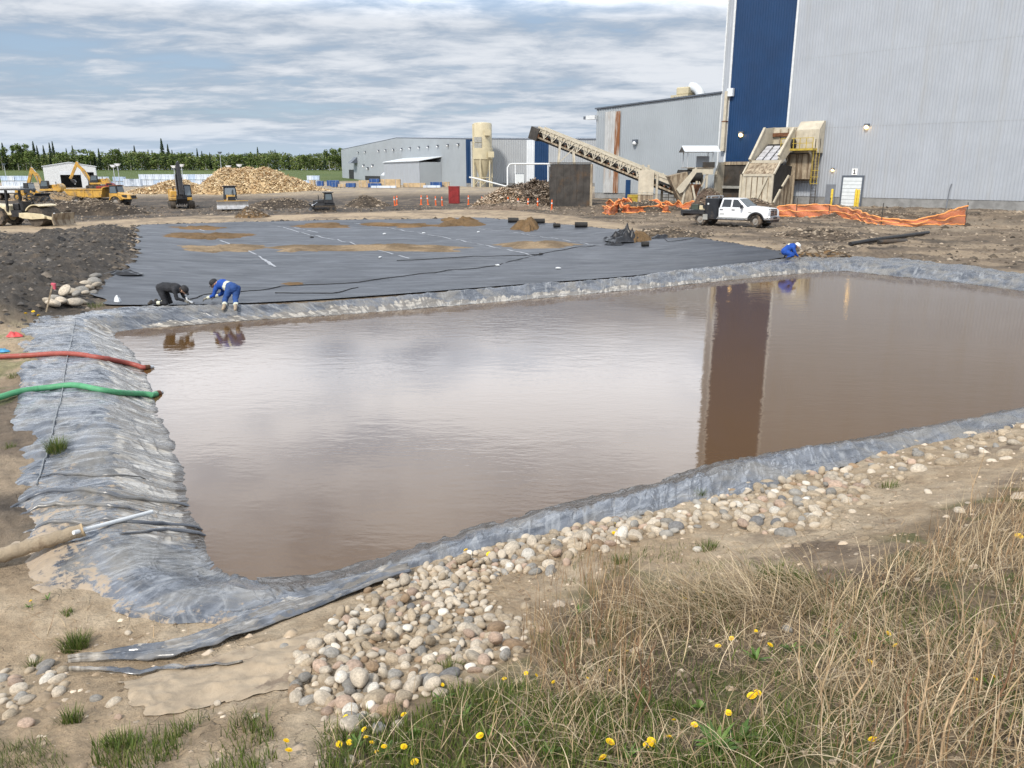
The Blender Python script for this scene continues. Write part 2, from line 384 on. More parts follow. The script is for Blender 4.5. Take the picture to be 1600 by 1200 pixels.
# ================================================================== GROUND
def lerp3(a, b, f): return a + (np.asarray(b) - a) * np.asarray(f)[..., None]
def ground_col(x, y, z):
    r = np.hypot(x, y)
    n1 = fbm(x * .35, y * .35, 31, 5, .6); n2 = fbm(x * 1.7, y * 1.7, 37, 5, .62); n3 = fbm(x * .09, y * .09, 41, 4)
    big = fbm(x * .22, y * .5, 45, 4)
    c = np.zeros(x.shape + (3,)) + np.array([.16, .125, .092])
    c = lerp3(c, [.075, .062, .05], sstep(.46, .66, n1 * .5 + n2 * .5))
    c = lerp3(c, [.30, .235, .165], sstep(.52, .66, big) * .75)
    s = near_s(x, y)
    bsd = F_BLACK(x, y); ssd = F_SPOIL(x, y); rsd = F_ROAD(x, y); sd = F_POND(x, y)
    # dark churned mud between the haul road and the chip pile
    dk = sstep(64, 70, y) * (1 - sstep(118, 150, y)) * (1 - sstep(-2, 16, x))
    c = lerp3(c, [.066, .056, .047], dk * sstep(.30, .55, n2 * .4 + big * .6))
    # pale sandy ground right of the black liner
    rp = sstep(24, 34, x) * (1 - sstep(60, 72, y))
    c = lerp3(c, [.30, .245, .18], rp * sstep(.38, .6, n1 * .6 + n3 * .4) * .8)
    c = lerp3(c, [.40, .31, .21], sstep(.5, -.9, rsd + (n2 - .5) * 2.2 + (n1 - .5) * 1.5) * (.35 + .6 * sstep(.36, .6, n1 * .5 + n2 * .5)))
    c = lerp3(c, [.066, .058, .05], sstep(.35, -.5, ssd + (n2 - .5) * .8) * sstep(.2, .55, n2 + .1))
    # far yard: packed gravel, then a green field
    yard = sstep(120, 165, y)
    c = lerp3(c, lerp3(np.zeros(x.shape + (3,)) + np.array([.25, .21, .165]), [.36, .29, .2], sstep(.4, .6, n1)), yard)
    c = lerp3(c, lerp3(np.zeros(x.shape + (3,)) + np.array([.052, .085, .022]), [.10, .12, .035], n3), sstep(285, 300, y + n3 * 8))
    # dried mud of the near bank
    tan = lerp3(np.zeros(x.shape + (3,)) + np.array([.33, .25, .165]), [.42, .335, .235], sstep(.35, .65, n2))
    tan = lerp3(tan, [.17, .128, .092], sstep(.56, .70, n1 * .55 + n2 * .45))
    near = np.maximum(sstep(.2, 1.0, s), sstep(9, 6, y) + sstep(-9, -11, x) * sstep(22, 19, y))
    near = np.clip(near, 0, 1) * sstep(60, 35, r)
    c = lerp3(c, tan, near)
    # dark gaps between the straw strands put into the soil colour, plus green
    vd = inpoly_sd(x, y, VEG) if True else 0
    under_grass = sstep(.25, -.35, vd + (n2 - .5) * .9 + (n1 - .5) * .6) * (r < 20)
    c = lerp3(c, [.105, .078, .05], under_grass * (.55 + .4 * sstep(.35, .6, n2)))
    c = lerp3(c, [.085, .105, .03], under_grass * sstep(.52, .62, fbm(x * 3.1, y * 3.1, 47, 4)) * .7)
    gl = sstep(-8.2, -9.2, x) * sstep(10, 12, y) * sstep(21.5, 19, y) * sstep(.5, .62, n2)
    c = lerp3(c, [.12, .13, .045], gl * .6)
    # under water and liner: dark silt
    c = lerp3(c, [.13, .10, .07], sstep(.3, -.2, sd))
    return np.clip(c, .01, .9)
VEG = np.array([PT(*p)[:2] for p in [(500,1150),(620,1110),(700,1075),(800,1050),(850,960),(960,900),(1100,900),(1250,905),(1330,880),(1420,820),(1520,780),(1640,735),(1900,720),(2300,860),(2300,1240),(480,1240)]])
a_dense = np.linspace(R(-41), R(41), 700)
a_rest = np.linspace(R(41), R(319), 90)[1:-1]
ANG = np.concatenate([a_dense, a_rest])
RAD = np.concatenate([[.25, .6], np.geomspace(.95, 70, 520), np.geomspace(70, 600, 130)[1:], np.geomspace(600, 6000, 14)[1:]])
AA, RR = np.meshgrid(ANG, RAD, indexing='ij')
gx = RR * np.sin(AA); gy = RR * np.cos(AA)
gz = np.empty_like(gx)
gz = H_all(gx.ravel(), gy.ravel()).reshape(gx.shape)
gcol = ground_col(gx.ravel(), gy.ravel(), gz.ravel())
V = np.stack([gx, gy, gz], -1).reshape(-1, 3)
F = gridfaces(len(ANG), len(RAD), True)
V = np.vstack([V, [[0, 0, float(gz[:, 0].mean())]]])
gcol = np.vstack([gcol, gcol[:1]])
m_ground = bpy.data.materials.new('ground'); m_ground.use_nodes = True
nt = m_ground.node_tree; b = nt.nodes['Principled BSDF']
at = N(nt, 'ShaderNodeAttribute'); at.attribute_name = 'Col'
tc = N(nt, 'ShaderNodeTexCoord'); vec = tc.outputs['Object']
n1 = noise(nt, vec, 5.5, 10, .68); n2 = noise(nt, vec, 38, 6, .7)
vor = N(nt, 'ShaderNodeTexVoronoi'); vor.feature = 'DISTANCE_TO_EDGE'; vor.inputs['Scale'].default_value = 4.2
wob = N(nt, 'ShaderNodeVectorMath', operation='ADD'); nt.links.new(vec, wob.inputs[0])
nz3 = N(nt, 'ShaderNodeTexNoise'); nz3.inputs['Scale'].default_value = 6; nz3.inputs['Detail'].default_value = 4
nt.links.new(vec, nz3.inputs['Vector'])
scl = N(nt, 'ShaderNodeVectorMath', operation='SCALE'); scl.inputs['Scale'].default_value = .22
nt.links.new(nz3.outputs['Color'], scl.inputs[0]); nt.links.new(scl.outputs[0], wob.inputs[1]); nt.links.new(wob.outputs[0], vor.inputs['Vector'])
crack = ramp(nt, vor.outputs['Distance'], 0.0, .035, 0, 1)
cmask = ramp(nt, noise(nt, vec, .7, 3), .47, .6)
crk = math_node(nt, 'SUBTRACT', 1.0, math_node(nt, 'MULTIPLY', cmask, math_node(nt, 'SUBTRACT', 1.0, crack)))
f = math_node(nt, 'MULTIPLY', ramp(nt, n1, .25, .75, .66, 1.34, 'LINEAR'), ramp(nt, n2, .2, .8, .8, 1.2, 'LINEAR'))
vm = N(nt, 'ShaderNodeVectorMath', operation='SCALE'); nt.links.new(at.outputs['Color'], vm.inputs[0]); nt.links.new(f, vm.inputs['Scale'])
nt.links.new(vm.outputs[0], b.inputs['Base Color'])
b.inputs['Roughness'].default_value = .92; b.inputs['Specular IOR Level'].default_value = .18
hgt = math_node(nt, 'ADD', math_node(nt, 'MULTIPLY', n1, 1.0), math_node(nt, 'ADD', math_node(nt, 'MULTIPLY', n2, .35), math_node(nt, 'MULTIPLY', crk, .30)))
bn = N(nt, 'ShaderNodeBump'); bn.inputs['Strength'].default_value = .9; bn.inputs['Distance'].default_value = .07
nt.links.new(hgt, bn.inputs['Height']); nt.links.new(bn.outputs[0], b.inputs['Normal'])
# close the tiny disc under the camera with quads degenerate-free: a fan of quads is not needed, the first ring is 0.25 m
ground = npmesh('ground', V, F, m_ground, gcol)
tag(ground, 'churned brown earth of the work yard and its dry bank', None, kind='structure')

# ================================================================== WATER
m = bpy.data.materials.new('pond_water'); m.use_nodes = True; nt = m.node_tree; b = nt.nodes['Principled BSDF']
tc = N(nt, 'ShaderNodeTexCoord'); vec = tc.outputs['Object']
b.inputs['Roughness'].default_value = .035; b.inputs['IOR'].default_value = 1.40; b.inputs['Specular IOR Level'].default_value = .5
nb = noise(nt, vec, .25, 4, .5)
nt.links.new(mixc(nt, nb, (.092, .050, .018), (.112, .063, .025)), b.inputs['Base Color'])
w1 = noise(nt, mapping(nt, vec, (1.0, 2.3, 1), (0, 0, 0), (0, 0, .35)), 1.7, 3, .55)
w2 = noise(nt, mapping(nt, vec, (1.0, 1.9, 1), (0, 0, 0), (0, 0, -.2)), 6.0, 3, .5)
amp = ramp(nt, noise(nt, vec, .16, 3), .35, .65, .25, 1.0)
bn = N(nt, 'ShaderNodeBump'); bn.inputs['Distance'].default_value = .03; bn.inputs['Strength'].default_value = .16
hh = math_node(nt, 'MULTIPLY', amp, math_node(nt, 'ADD', w1, math_node(nt, 'MULTIPLY', w2, .3)))
nt.links.new(hh, bn.inputs['Height']); nt.links.new(bn.outputs[0], b.inputs['Normal'])
wm = MB(); ctr = INNER.mean(0)
sm = catmull(INNER + (OUTER - INNER) * .42, 6, True)
nW = len(sm)
wm.add([(p[0], p[1], WZ) for p in sm], [tuple(range(nW))])
water = wm.build('water', m); tag(water, 'murky brown pond water mirroring the clouds and the blue cladding', None, kind='structure')

# ================================================================== POND LINER (weathered geomembrane all round the pond)
m = bpy.data.materials.new('weathered_liner'); m.use_nodes = True; nt = m.node_tree; b = nt.nodes['Principled BSDF']
at = N(nt, 'ShaderNodeAttribute'); at.attribute_name = 'Col'; sp = N(nt, 'ShaderNodeSeparateColor'); nt.links.new(at.outputs['Color'], sp.inputs[0])
uvn = N(nt, 'ShaderNodeTexCoord'); uv = uvn.outputs['UV']; ob = uvn.outputs['Object']
st = noise(nt, mapping(nt, uv, (5.5, 1.5, 1)), 1.0, 9, .7, .9)
def crease(sx, sy, p, loc=0.0):
    n_ = noise(nt, mapping(nt, uv, (sx, sy, 1), (loc, loc, 0)), 1.0, 3, .5, .6)
    r_ = math_node(nt, 'SUBTRACT', 1.0, math_node(nt, 'ABSOLUTE', math_node(nt, 'MULTIPLY_ADD', n_, 2.0, -1.0)))
    return math_node(nt, 'POWER', r_, p)
cr1 = crease(2.0, .45, 8.0); cr2 = crease(5.0, 1.3, 7.0, 4.0); cr3 = crease(1.0, 2.0, 9.0, 9.0)
crs = math_node(nt, 'ADD', cr1, math_node(nt, 'ADD', math_node(nt, 'MULTIPLY', cr2, .5), math_node(nt, 'MULTIPLY', cr3, .7)))
fn = noise(nt, ob, 9.0, 8, .7, .3)
wv = noise(nt, mapping(nt, uv, (1.1, 2.4, 1)), 1.0, 6, .6, 1.2)
base = mixc(nt, ramp(nt, wv, .32, .68), (.056, .064, .079), (.15, .162, .185))
base = mixc(nt, ramp(nt, st, .50, .66, 0, .75), base, (.29, .30, .31))
base = mixc(nt, ramp(nt, st, .40, .30, 0, .7), base, (.026, .030, .038))
def maskadd(ch, n, lo, hi, k=.9):
    return ramp(nt, math_node(nt, 'ADD', ch, math_node(nt, 'MULTIPLY', math_node(nt, 'SUBTRACT', n, .5), 1.5)), lo, hi, 0, k)
base = mixc(nt, ramp(nt, noise(nt, ob, 1.1, 7, .65, .5), .44, .62, 0, .55), base, (.235, .215, .18))
scol = mixc(nt, ramp(nt, fn, .35, .62), (.48, .44, .375), (.30, .28, .25))
scol = mixc(nt, ramp(nt, crs, .5, .95, 0, .75), scol, (.10, .09, .08))
base = mixc(nt, maskadd(sp.outputs[2], st, .49, .55, .95), base, scol)
mudm = maskadd(sp.outputs[0], fn, .45, .62, .95)
base = mixc(nt, mudm, base, (.36, .285, .205))
wetm = maskadd(sp.outputs[1], st, .42, .62, .93)
base = mixc(nt, wetm, base, (.055, .043, .032))
nt.links.new(base, b.inputs['Base Color'])
nt.links.new(math_node(nt, 'ADD', ramp(nt, fn, .3, .7, .16, .36), math_node(nt, 'MULTIPLY', mudm, .4)), b.inputs['Roughness'])
bn = N(nt, 'ShaderNodeBump'); bn.inputs['Strength'].default_value = .34; bn.inputs['Distance'].default_value = .045
nt.links.new(math_node(nt, 'ADD', math_node(nt, 'MULTIPLY', crs, .9), math_node(nt, 'ADD', math_node(nt, 'MULTIPLY', st, .3), math_node(nt, 'MULTIPLY', fn, .1))), bn.inputs['Height']); nt.links.new(bn.outputs[0], b.inputs['Normal'])
m_liner = m
NU = 56
ci = catmull(INNER, NU, True); co = catmull(OUTER, NU, True)
# resample: enough samples close to the camera
NVv = 46
nu = len(ci)
seg = np.arange(nu) / NU                                   # control index
ul = np.concatenate([[0], np.cumsum(np.linalg.norm(np.diff(.5 * (ci + co), axis=0), axis=1))])
vv = np.linspace(-.55, 1.0, NVv)
UU, VV = np.meshgrid(np.arange(nu), vv, indexing='ij')
wid = np.linalg.norm(co - ci, axis=1)
edge = (fbm(ul * .9, ul * 0, 61, 4, .6) - .5) * .35 + (fbm(ul * 4, ul * 0 + 3, 63, 3, .6) - .5) * .12
scale_out = np.clip(1 + edge / np.maximum(wid, .4), .6, 1.3)
far_part = sstep(9.5, 11, seg) * sstep(17.2, 16.4, seg)
scale_out = scale_out * (1 - far_part) + 1.03 * far_part
fac = np.where(VV > 0, VV * scale_out[:, None], VV)
X = ci[:, None, 0] + (co - ci)[:, None, 0] * fac; Y = ci[:, None, 1] + (co - ci)[:, None, 1] * fac
Z = H_all(X.ravel(), Y.ravel(), False).reshape(X.shape)
U2 = ul[:, None] + 0 * VV; D2 = fac * wid[:, None]
left = (sstep(1.2, 2.6, seg) * sstep(10.5, 9.2, seg))[:, None]
corner = (np.maximum(sstep(33, 34.4, seg), sstep(3.2, 2.2, seg)))[:, None]
nearp = (sstep(24, 25, seg))[:, None]
ridge = 1 - np.abs(2 * fbm(U2 * 1.35 + .35 * np.sin(D2 * 1.2), D2 * .22, 71, 3, .5) - 1)
ridge2 = 1 - np.abs(2 * fbm(U2 * 4.2 + .5 * np.sin(D2 * 2), D2 * .7, 75, 3, .55) - 1)
tang = fbm(U2 * .8, D2 * 3.2, 79, 4, .55)
inw = sstep(-.25, .25, D2)
ampR = .035 + .06 * left * sstep(6.5, 3.0, seg)[:, None] + .01 * left
ridge3 = (1 - np.abs(2 * fbm(U2 * 5.5 + .6 * np.sin(D2 * 2.3 + U2), D2 * 1.1, 77, 2, .5) - 1)) ** 5
Zl = Z + .028 + .026 * ridge3 * sstep(-.1, .3, D2) + ampR * (ridge ** 3) * (.35 + .65 * inw) + .028 * (ridge2 ** 2) + .035 * (tang - .4) * (.4 + nearp)
Zn = H_all(X.ravel(), Y.ravel(), True).reshape(X.shape); kf = (1 - far_part[:, None]) * sstep(.45, .92, VV)
Zl = Zl * (1 - kf) + (Zn + .014 + .5 * (Zl - Z - .028)) * kf
lip = far_part[:, None] * sstep(.78, .97, VV) * sstep(1.0, .985, VV)
Zl = Zl + (.015 + .05 * (fbm(U2 * .7, D2 * 0, 83, 3) - .35)) * lip
Zl = np.where(VV > .985, Zl - .03, Zl)
Zl = Zl - .10 * (1 - far_part[:, None]) * sstep(.80, 1.0, VV) * sstep(.40, .62, fbm(U2 * 1.3, D2 * .8, 85, 4))
mud = .04 + .75 * sstep(.55, 1.0, VV) * (fbm(U2 * .55, D2 * .4, 87, 4) - .27) * (1 - far_part[:, None] * .8) + .30 * left * sstep(5.5, 3.2, seg)[:, None] + .22 * (fbm(U2 * .6, D2 * 1.2, 91, 4) - .4)
mud = mud + .30 * corner * sstep(.25, .75, VV) * (fbm(U2 * 1.5, D2 * 2, 93, 4) - .1)
mud = mud + .62 * left * (fbm(U2 * .9, D2 * 1.6, 95, 5, .6) - .36) * sstep(.9, 1.3, D2)
mud = mud + .35 * nearp * np.exp(-((VV - .62) / .16) ** 2) * sstep(32.6, 31, seg)[:, None] * .2
wet = sstep(.22 + 1.5 * nearp * sstep(.3, .7, fbm(U2 * .6, D2 * 0, 99, 4)), .04, D2) * (.42 + .95 * nearp + .3 * left * sstep(5, 3.4, seg)[:, None]) + .55 * sstep(.05, -.1, D2)
bandw = .85 * left + (.42 * far_part[:, None]) * (1 - left)
scum = .10 + .62 * np.clip(left + far_part[:, None], 0, 1) * sstep(bandw + .22, bandw - .12, D2 + .7 * (fbm(U2 * 1.1, D2 * .8, 98, 5, .6) - .5)) + .55 * (fbm(U2 * .7, D2 * 1.2, 97, 5, .6) - .5) + .12 * nearp
cl = np.stack([mud, wet, scum], -1).reshape(-1, 3)
liner = npmesh('pond_liner', np.stack([X, Y, Zl], -1), gridfaces(nu, NVv, True), m_liner, np.clip(cl, 0, 1), uv=np.stack([U2, D2], -1).reshape(-1, 2))
tag(liner, 'weathered blue-grey plastic liner wrinkled along the banks of the muddy pond', 'pond liner')
# weld seam that runs along the left apron, and ropes down the far berm
mk('seam_grey', (.20, .21, .22), .5, .2, 8)
def liner_z(x, y):
    d = (X - x) ** 2 + (Y - y) ** 2; k = np.argmin(d); return float(Zl.ravel()[k])
sp_px = [(118, 505), (112, 540), (103, 580), (98, 620), (88, 660), (72, 720), (58, 760)]
mb = MB(); pts = []
for a in catmull(sp_px, 8):
    x, y, z = PT(a[0], a[1]); pts.append((x, y, liner_z(x, y) + .012))
mb.tube(pts, .012, 6); mb.build('weld_seam', MATS['seam_grey'], liner, True)

# ================================================================== BLACK LINER SHEET over the work pad
mk_l = bpy.data.materials.new('black_sheet'); mk_l.use_nodes = True; nt = mk_l.node_tree; b = nt.nodes['Principled BSDF']
tc = N(nt, 'ShaderNodeTexCoord'); vec = tc.outputs['Object']
n1 = noise(nt, mapping(nt, vec, (.18, .5, 1)), 1.0, 6, .6, .6); n2 = noise(nt, mapping(nt, vec, (.6, 1.6, 1)), 1.0, 8, .65, .5)
base = mixc(nt, ramp(nt, n1, .35, .65), (.026, .029, .036), (.050, .055, .066))
base = mixc(nt, ramp(nt, n2, .52, .74, 0, .55), base, (.095, .10, .112))
base = mixc(nt, ramp(nt, noise(nt, vec, .45, 8, .7), .64, .76, 0, .3), base, (.19, .15, .105))
nt.links.new(base, b.inputs['Base Color']); nt.links.new(ramp(nt, n2, .3, .7, .46, .62), b.inputs['Roughness']); b.inputs['Specular IOR Level'].default_value = .4
bn = N(nt, 'ShaderNodeBump'); bn.inputs['Strength'].default_value = .35; bn.inputs['Distance'].default_value = .12
nt.links.new(noise(nt, mapping(nt, vec, (.35, 1.1, 1)), 1.0, 5, .55, .4), bn.inputs['Height']); nt.links.new(bn.outputs[0], b.inputs['Normal'])
left_e = np.array([P(a, b_, 0.0) for a, b_ in [(158,479),(159,446),(186,428),(214,413),(215,380),(216,353)]])
right_e = np.array([P(a, b_, 0.0) for a, b_ in [(1195,409.5),(1225,404),(1238,401),(1180,388),(1090,374),(1010,364)]])
bot = np.array([P(a, b_, 0.0) for a, b_ in [(158,479),(340,477.5),(540,467.5),(800,447.5),(1000,431.5),(1195,409.5)]])
top = np.array([P(a, b_, 0.0) for a, b_ in [(216,353),(480,345.5),(640,343.5),(760,342),(880,352),(1010,364)]])
def curve_at(pts, n):
    c = catmull(pts, 30); L = np.concatenate([[0], np.cumsum(np.linalg.norm(np.diff(c, axis=0), axis=1))]); q = np.linspace(0, L[-1], n)
    return np.stack([np.interp(q, L, c[:, 0]), np.interp(q, L, c[:, 1])], -1)
nbu, nbv = 220, 200
cb, ct, clf, crt = curve_at(bot, nbu), curve_at(top, nbu), curve_at(left_e, nbv), curve_at(right_e, nbv)
uu = np.linspace(0, 1, nbu)[:, None, None]; vq = (np.linspace(0, 1, nbv) ** 1.25)[None, :, None]
vqi = np.linspace(0, 1, nbv)[None, :, None]
def rs(c): return np.stack([np.interp(vq[0, :, 0], np.linspace(0, 1, nbv), c[:, k]) for k in (0, 1)], -1)
clf, crt = rs(clf), rs(crt)
S = (1 - vq) * cb[:, None] + vq * ct[:, None] + (1 - uu) * clf[None] + uu * crt[None] - ((1 - uu) * (1 - vq) * cb[0] + uu * (1 - vq) * cb[-1] + (1 - uu) * vq * ct[0] + uu * vq * ct[-1])
bx_, by_ = S[..., 0], S[..., 1]
ub = np.linspace(0, 1, nbu)[:, None]; vb = vq[..., 0]
rough_e = sstep(0, .02, ub) * sstep(1, .98, ub)
by_ = by_ + (1 - rough_e) * (fbm(by_ * .7, bx_ * .3, 101, 3) - .5) * .5
bx_ = bx_ + (1 - sstep(0, .03, ub)) * (fbm(by_ * 1.1, bx_ * 0, 103, 4) - .5) * .9
bz = H_all(bx_.ravel(), by_.ravel(), False).reshape(bx_.shape) + .055
fold = 1 - np.abs(2 * fbm(bx_ * .16 + by_ * .05, by_ * .55 - bx_ * .06, 107, 3) - 1)
bz = bz + (.055 * fold ** 4 + .03 * (fbm(bx_ * .25, by_ * .8, 109, 4) - .5)) * sstep(0, .05, vb + .001)
bz = bz + .05 * np.exp(-(ub / .006) ** 2) * fbm(by_ * .8, by_ * 0, 111, 3)
sheet = npmesh('black_liner_sheet', np.stack([bx_, by_, bz], -1), gridfaces(nbu, nbv), mk_l)
tag(sheet, 'wide smooth black liner sheet spread flat beyond the pond', 'liner sheet')
def sheet_z(x, y):
    d = (bx_ - x) ** 2 + (by_ - y) ** 2; k = np.argmin(d); return float(bz.ravel()[k])
def on_sheet(px, py):
    x, y, z = PT(px, py); z = sheet_z(x, y)
    x, y = P(px, py, z); return x, y, sheet_z(x, y)
mk('seam_white', (.30, .31, .33), .5, .35, 3)
for pl in [[(292,351),(322,362)],[(344,376),(392,394),(425,413)],[(430,351),(480,366),(540,378),(640,404)],[(553,347),(640,362),(720,376),(830,398)],
           [(744,358),(800,363),(860,372),(940,384)],[(410,405),(430,417)],[(460,356),(500,364)]]:
    c = catmull(pl, 12); k = 0
    while k < len(c) - 1:
        L = random.randint(4, 10); seg_ = [on_sheet(*q) for q in c[k:k + L]]; k += L
        if len(seg_) < 2: break
        vs = []
        for i, p in enumerate(seg_):
            d = Vector(seg_[min(i + 1, len(seg_) - 1)]) - Vector(seg_[max(i - 1, 0)]); d.z = 0; d.normalize(); wd = .045 + .03 * random.random()
            vs += [(p[0] - d.y * wd, p[1] + d.x * wd, p[2] + .015), (p[0] + d.y * wd, p[1] - d.x * wd, p[2] + .015)]
        MB().add(vs, [(2 * i, 2 * i + 1, 2 * i + 3, 2 * i + 2) for i in range(len(seg_) - 1)]).build('weld_seam', MATS['seam_white'], sheet)
# ================================================================== MATERIALS FOR BUILDINGS AND PLANT
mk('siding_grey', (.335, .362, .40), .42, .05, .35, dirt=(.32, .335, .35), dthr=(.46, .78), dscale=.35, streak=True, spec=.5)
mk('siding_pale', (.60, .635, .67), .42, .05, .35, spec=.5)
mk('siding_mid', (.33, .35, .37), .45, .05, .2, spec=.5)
mk('siding_shade', (.30, .33, .355), .45, .05, .2, spec=.5)  # darker siding; on the warehouse gable the turned-away side's shade is in it
mk('siding_blue', (.006, .034, .10), .42, .12, .3, spec=.35)
mk('siding_rust', (.46, .44, .40), .55, .12, 1.0, dirt=(.20, .075, .022), dthr=(.38, .56), dscale=.8, streak=True)
mk('siding_rust_light', (.41, .42, .42), .5, .08, 1.0, dirt=(.27, .16, .085), dthr=(.5, .72), dscale=.8, streak=True)
mk('trim_dark', (.09, .105, .13), .5, .1)
mk('trim_white', (.60, .62, .63), .45, .08)
mk('roof_metal', (.62, .66, .70), .4, .08, .5)
mk('concrete', (.22, .22, .215), .8, .22, 1.2, bump=.2)
mk('door_grey', (.17, .185, .21), .5, .1)
mk('door_white', (.62, .66, .68), .45, .06)
mk('bollard_yellow', (.62, .45, .05), .5, .2, 4)
mk('cream', (.47, .425, .335), .5, .14, 1.5, dirt=(.33, .24, .14), dthr=(.58, .78), dscale=1.1, streak=True)
mk('cream_clean', (.48, .425, .29), .48, .08, .8, dirt=(.42, .34, .2), dthr=(.62, .85), dscale=.6, streak=True)
mk('cream_dirty', (.34, .28, .20), .65, .3, 1.5, dirt=(.13, .09, .055), dthr=(.42, .62), dscale=1.0, streak=True)
mk('rusty', (.15, .065, .03), .75, .4, 4, bump=.3)
mk('black_rubber', (.022, .021, .02), .75, .3, 3)
mk('dark_steel', (.060, .054, .048), .55, .35, 1.0, dirt=(.11, .07, .04), dthr=(.5, .72), dscale=.7, metal=.3)
mk('galv', (.45, .47, .49), .42, .12, 3, metal=.3)
mk('safety_yellow', (.42, .31, .05), .5, .2, 3, dirt=(.25, .18, .08), dthr=(.55, .75), dscale=2)
mk('white_pad', (.42, .42, .44), .5, .15, 2)
mk('grille_grey', (.28, .28, .26), .6, .2, 3)
mk('lamp_warm', (1.0, .62, .22), .4, 0, 1, emit=7.0)
mk('lamp_white', (1.0, .97, .9), .4, 0, 1, emit=1.6)
mk('lamp_off', (.72, .73, .74), .4, .1)
mk('orange_post', (.72, .13, .025), .5, .15, 3)
mk('red_paint', (.24, .022, .022), .55, .25, 1.5, dirt=(.10, .05, .04), dthr=(.55, .75))
mk('sign_white', (.78, .78, .77), .5, .03)
mk('ink_black', (.02, .02, .022), .5, .1)

WO = np.array([37.5, 87.0])
def WF(s, n, z): return (WO[0] - .70711 * s - .70711 * n, WO[1] + .70711 * s - .70711 * n, z)
def s_of(px, n=0.0, z=4.0):
    lo, hi = -60.0, 60.0
    for _ in range(60):
        m = .5 * (lo + hi); x, y, _z = WF(m, n, z)
        if proj(x, y, z)[0] > px: lo = m
        else: hi = m
    return .5 * (lo + hi)
def corr_wall(name, fr, s0, s1, n, z0, z1, mat, parent, pitch=.32, dep=.025, row=1.9, wave=.028, seed=0):
    """profiled sheet cladding: every rib is folded metal, and the sheet bows slightly between girts"""
    prof = []; s = s0; sg = 1 if s1 > s0 else -1
    for k in range(int(abs(s1 - s0) / pitch) + 1):
        for a, d in ((0, 0), (.55, 0), (.65, 1), (.9, 1)):
            q = s0 + sg * (k + a) * pitch
            if (s1 - q) * sg > 0: prof.append((q, d))
    prof.append((s1, 0))
    S_ = np.array([p[0] for p in prof]); D_ = np.array([p[1] for p in prof]) * dep
    ztop = np.array([z1(a) if callable(z1) else z1 for a in S_])
    nr = max(2, int((float(ztop.max()) - z0) / row) * 2 + 1)
    f = np.linspace(0, 1, nr)
    Zw = z0 + (ztop[:, None] - z0) * f[None]
    off = wave * (np.arange(nr) % 2)[None] * (.4 + fbm(S_[:, None] * .15, Zw * .3, seed + 5, 2))
    vs = np.array([fr(a, n + d + o, z) for a, d, zz, oo in zip(S_, D_, Zw, off) for z, o in zip(zz, oo)])
    if parent is not None: vs = vs - np.array(parent.location)
    return npmesh(name, vs, gridfaces(len(S_), nr), mat, smooth=False, parent=parent)
def fbox(mb, fr, s0, s1, n0, n1, z0, z1):
    return mb.hexa([fr(s0, n0, z0), fr(s1, n0, z0), fr(s1, n1, z0), fr(s0, n1, z0)], [fr(s0, n0, z1), fr(s1, n0, z1), fr(s1, n1, z1), fr(s0, n1, z1)])
def wall_light(fr, s, z, root, lit=True, n=.05, k=1.0):
    o = fbox(MB(), fr, s - .22 * k, s + .22 * k, n, n + .28 * k, z - .05 * k, z + .22 * k).build('wall_lamp', MATS['trim_dark'], root, world=True)
    b = MB().ball(fr(s, n + .2 * k, z - .1 * k), .2 * k, 6, (1, 1, .9))
    if lit: b.build('lamp_lens', MATS['lamp_warm'], o, True)
    else: b.build('lamp_lens', MATS['lamp_off'], o, True)
    # both meshes hold world minus root coordinates
    for q in o.children:
        L = root.location
        for v in q.data.vertices: v.co -= L

# ---------------------------------------------------------------- tall mill building (grey with one blue stripe)
sL, sB0, sB1 = s_of(1121), s_of(1131), s_of(1224)
bx0, by0, _ = WF(0, 0, 0)
GZ = .5
mill = thing('mill_building', 'tall pale grey corrugated mill building with a broad dark blue stripe', 'building', (bx0, by0, GZ))
TOPZ = 44.0
corr_wall('wall', WF, -75, sB1, 0, GZ + .9, TOPZ, MATS['siding_grey'], mill, seed=1)
corr_wall('blue_cladding', WF, sB1, sB0, -.03, GZ + .9, TOPZ, MATS['siding_blue'], mill, seed=2)
corr_wall('corner_cladding', WF, sB0, sL, 0, GZ + .9, TOPZ, MATS['siding_grey'], mill, seed=3)
for s in (sB0, sB1): fbox(MB(), WF, s - .12, s + .12, .0, .09, GZ + .9, TOPZ).build('stripe_trim', MATS['trim_white'], mill, world=True)
fbox(MB(), WF, sL - .02, sL + .14, -.1, .1, GZ + .9, TOPZ).build('corner_trim', MATS['trim_white'], mill, world=True)
fbox(MB(), WF, -75, sL, -.3, -.04, -.5, GZ + .9).build('foundation', MATS['concrete'], mill, world=True)
fbox(MB(), WF, -75, sL, -40, -.2, GZ + .9, TOPZ - .3).build('building_shell', MATS['siding_shade'], mill, world=True)
fbox(MB(), WF, -75.2, sL + .2, -40.2, .25, TOPZ, TOPZ + .35).build('parapet', MATS['trim_dark'], mill, world=True)
for k in range(1, 6):
    fbox(MB(), WF, -75, sB1 - .13, .03, .036, GZ + .9 + k * 7.4, GZ + .95 + k * 7.4).build('sheet_lap', MATS['siding_mid'], mill, world=True)
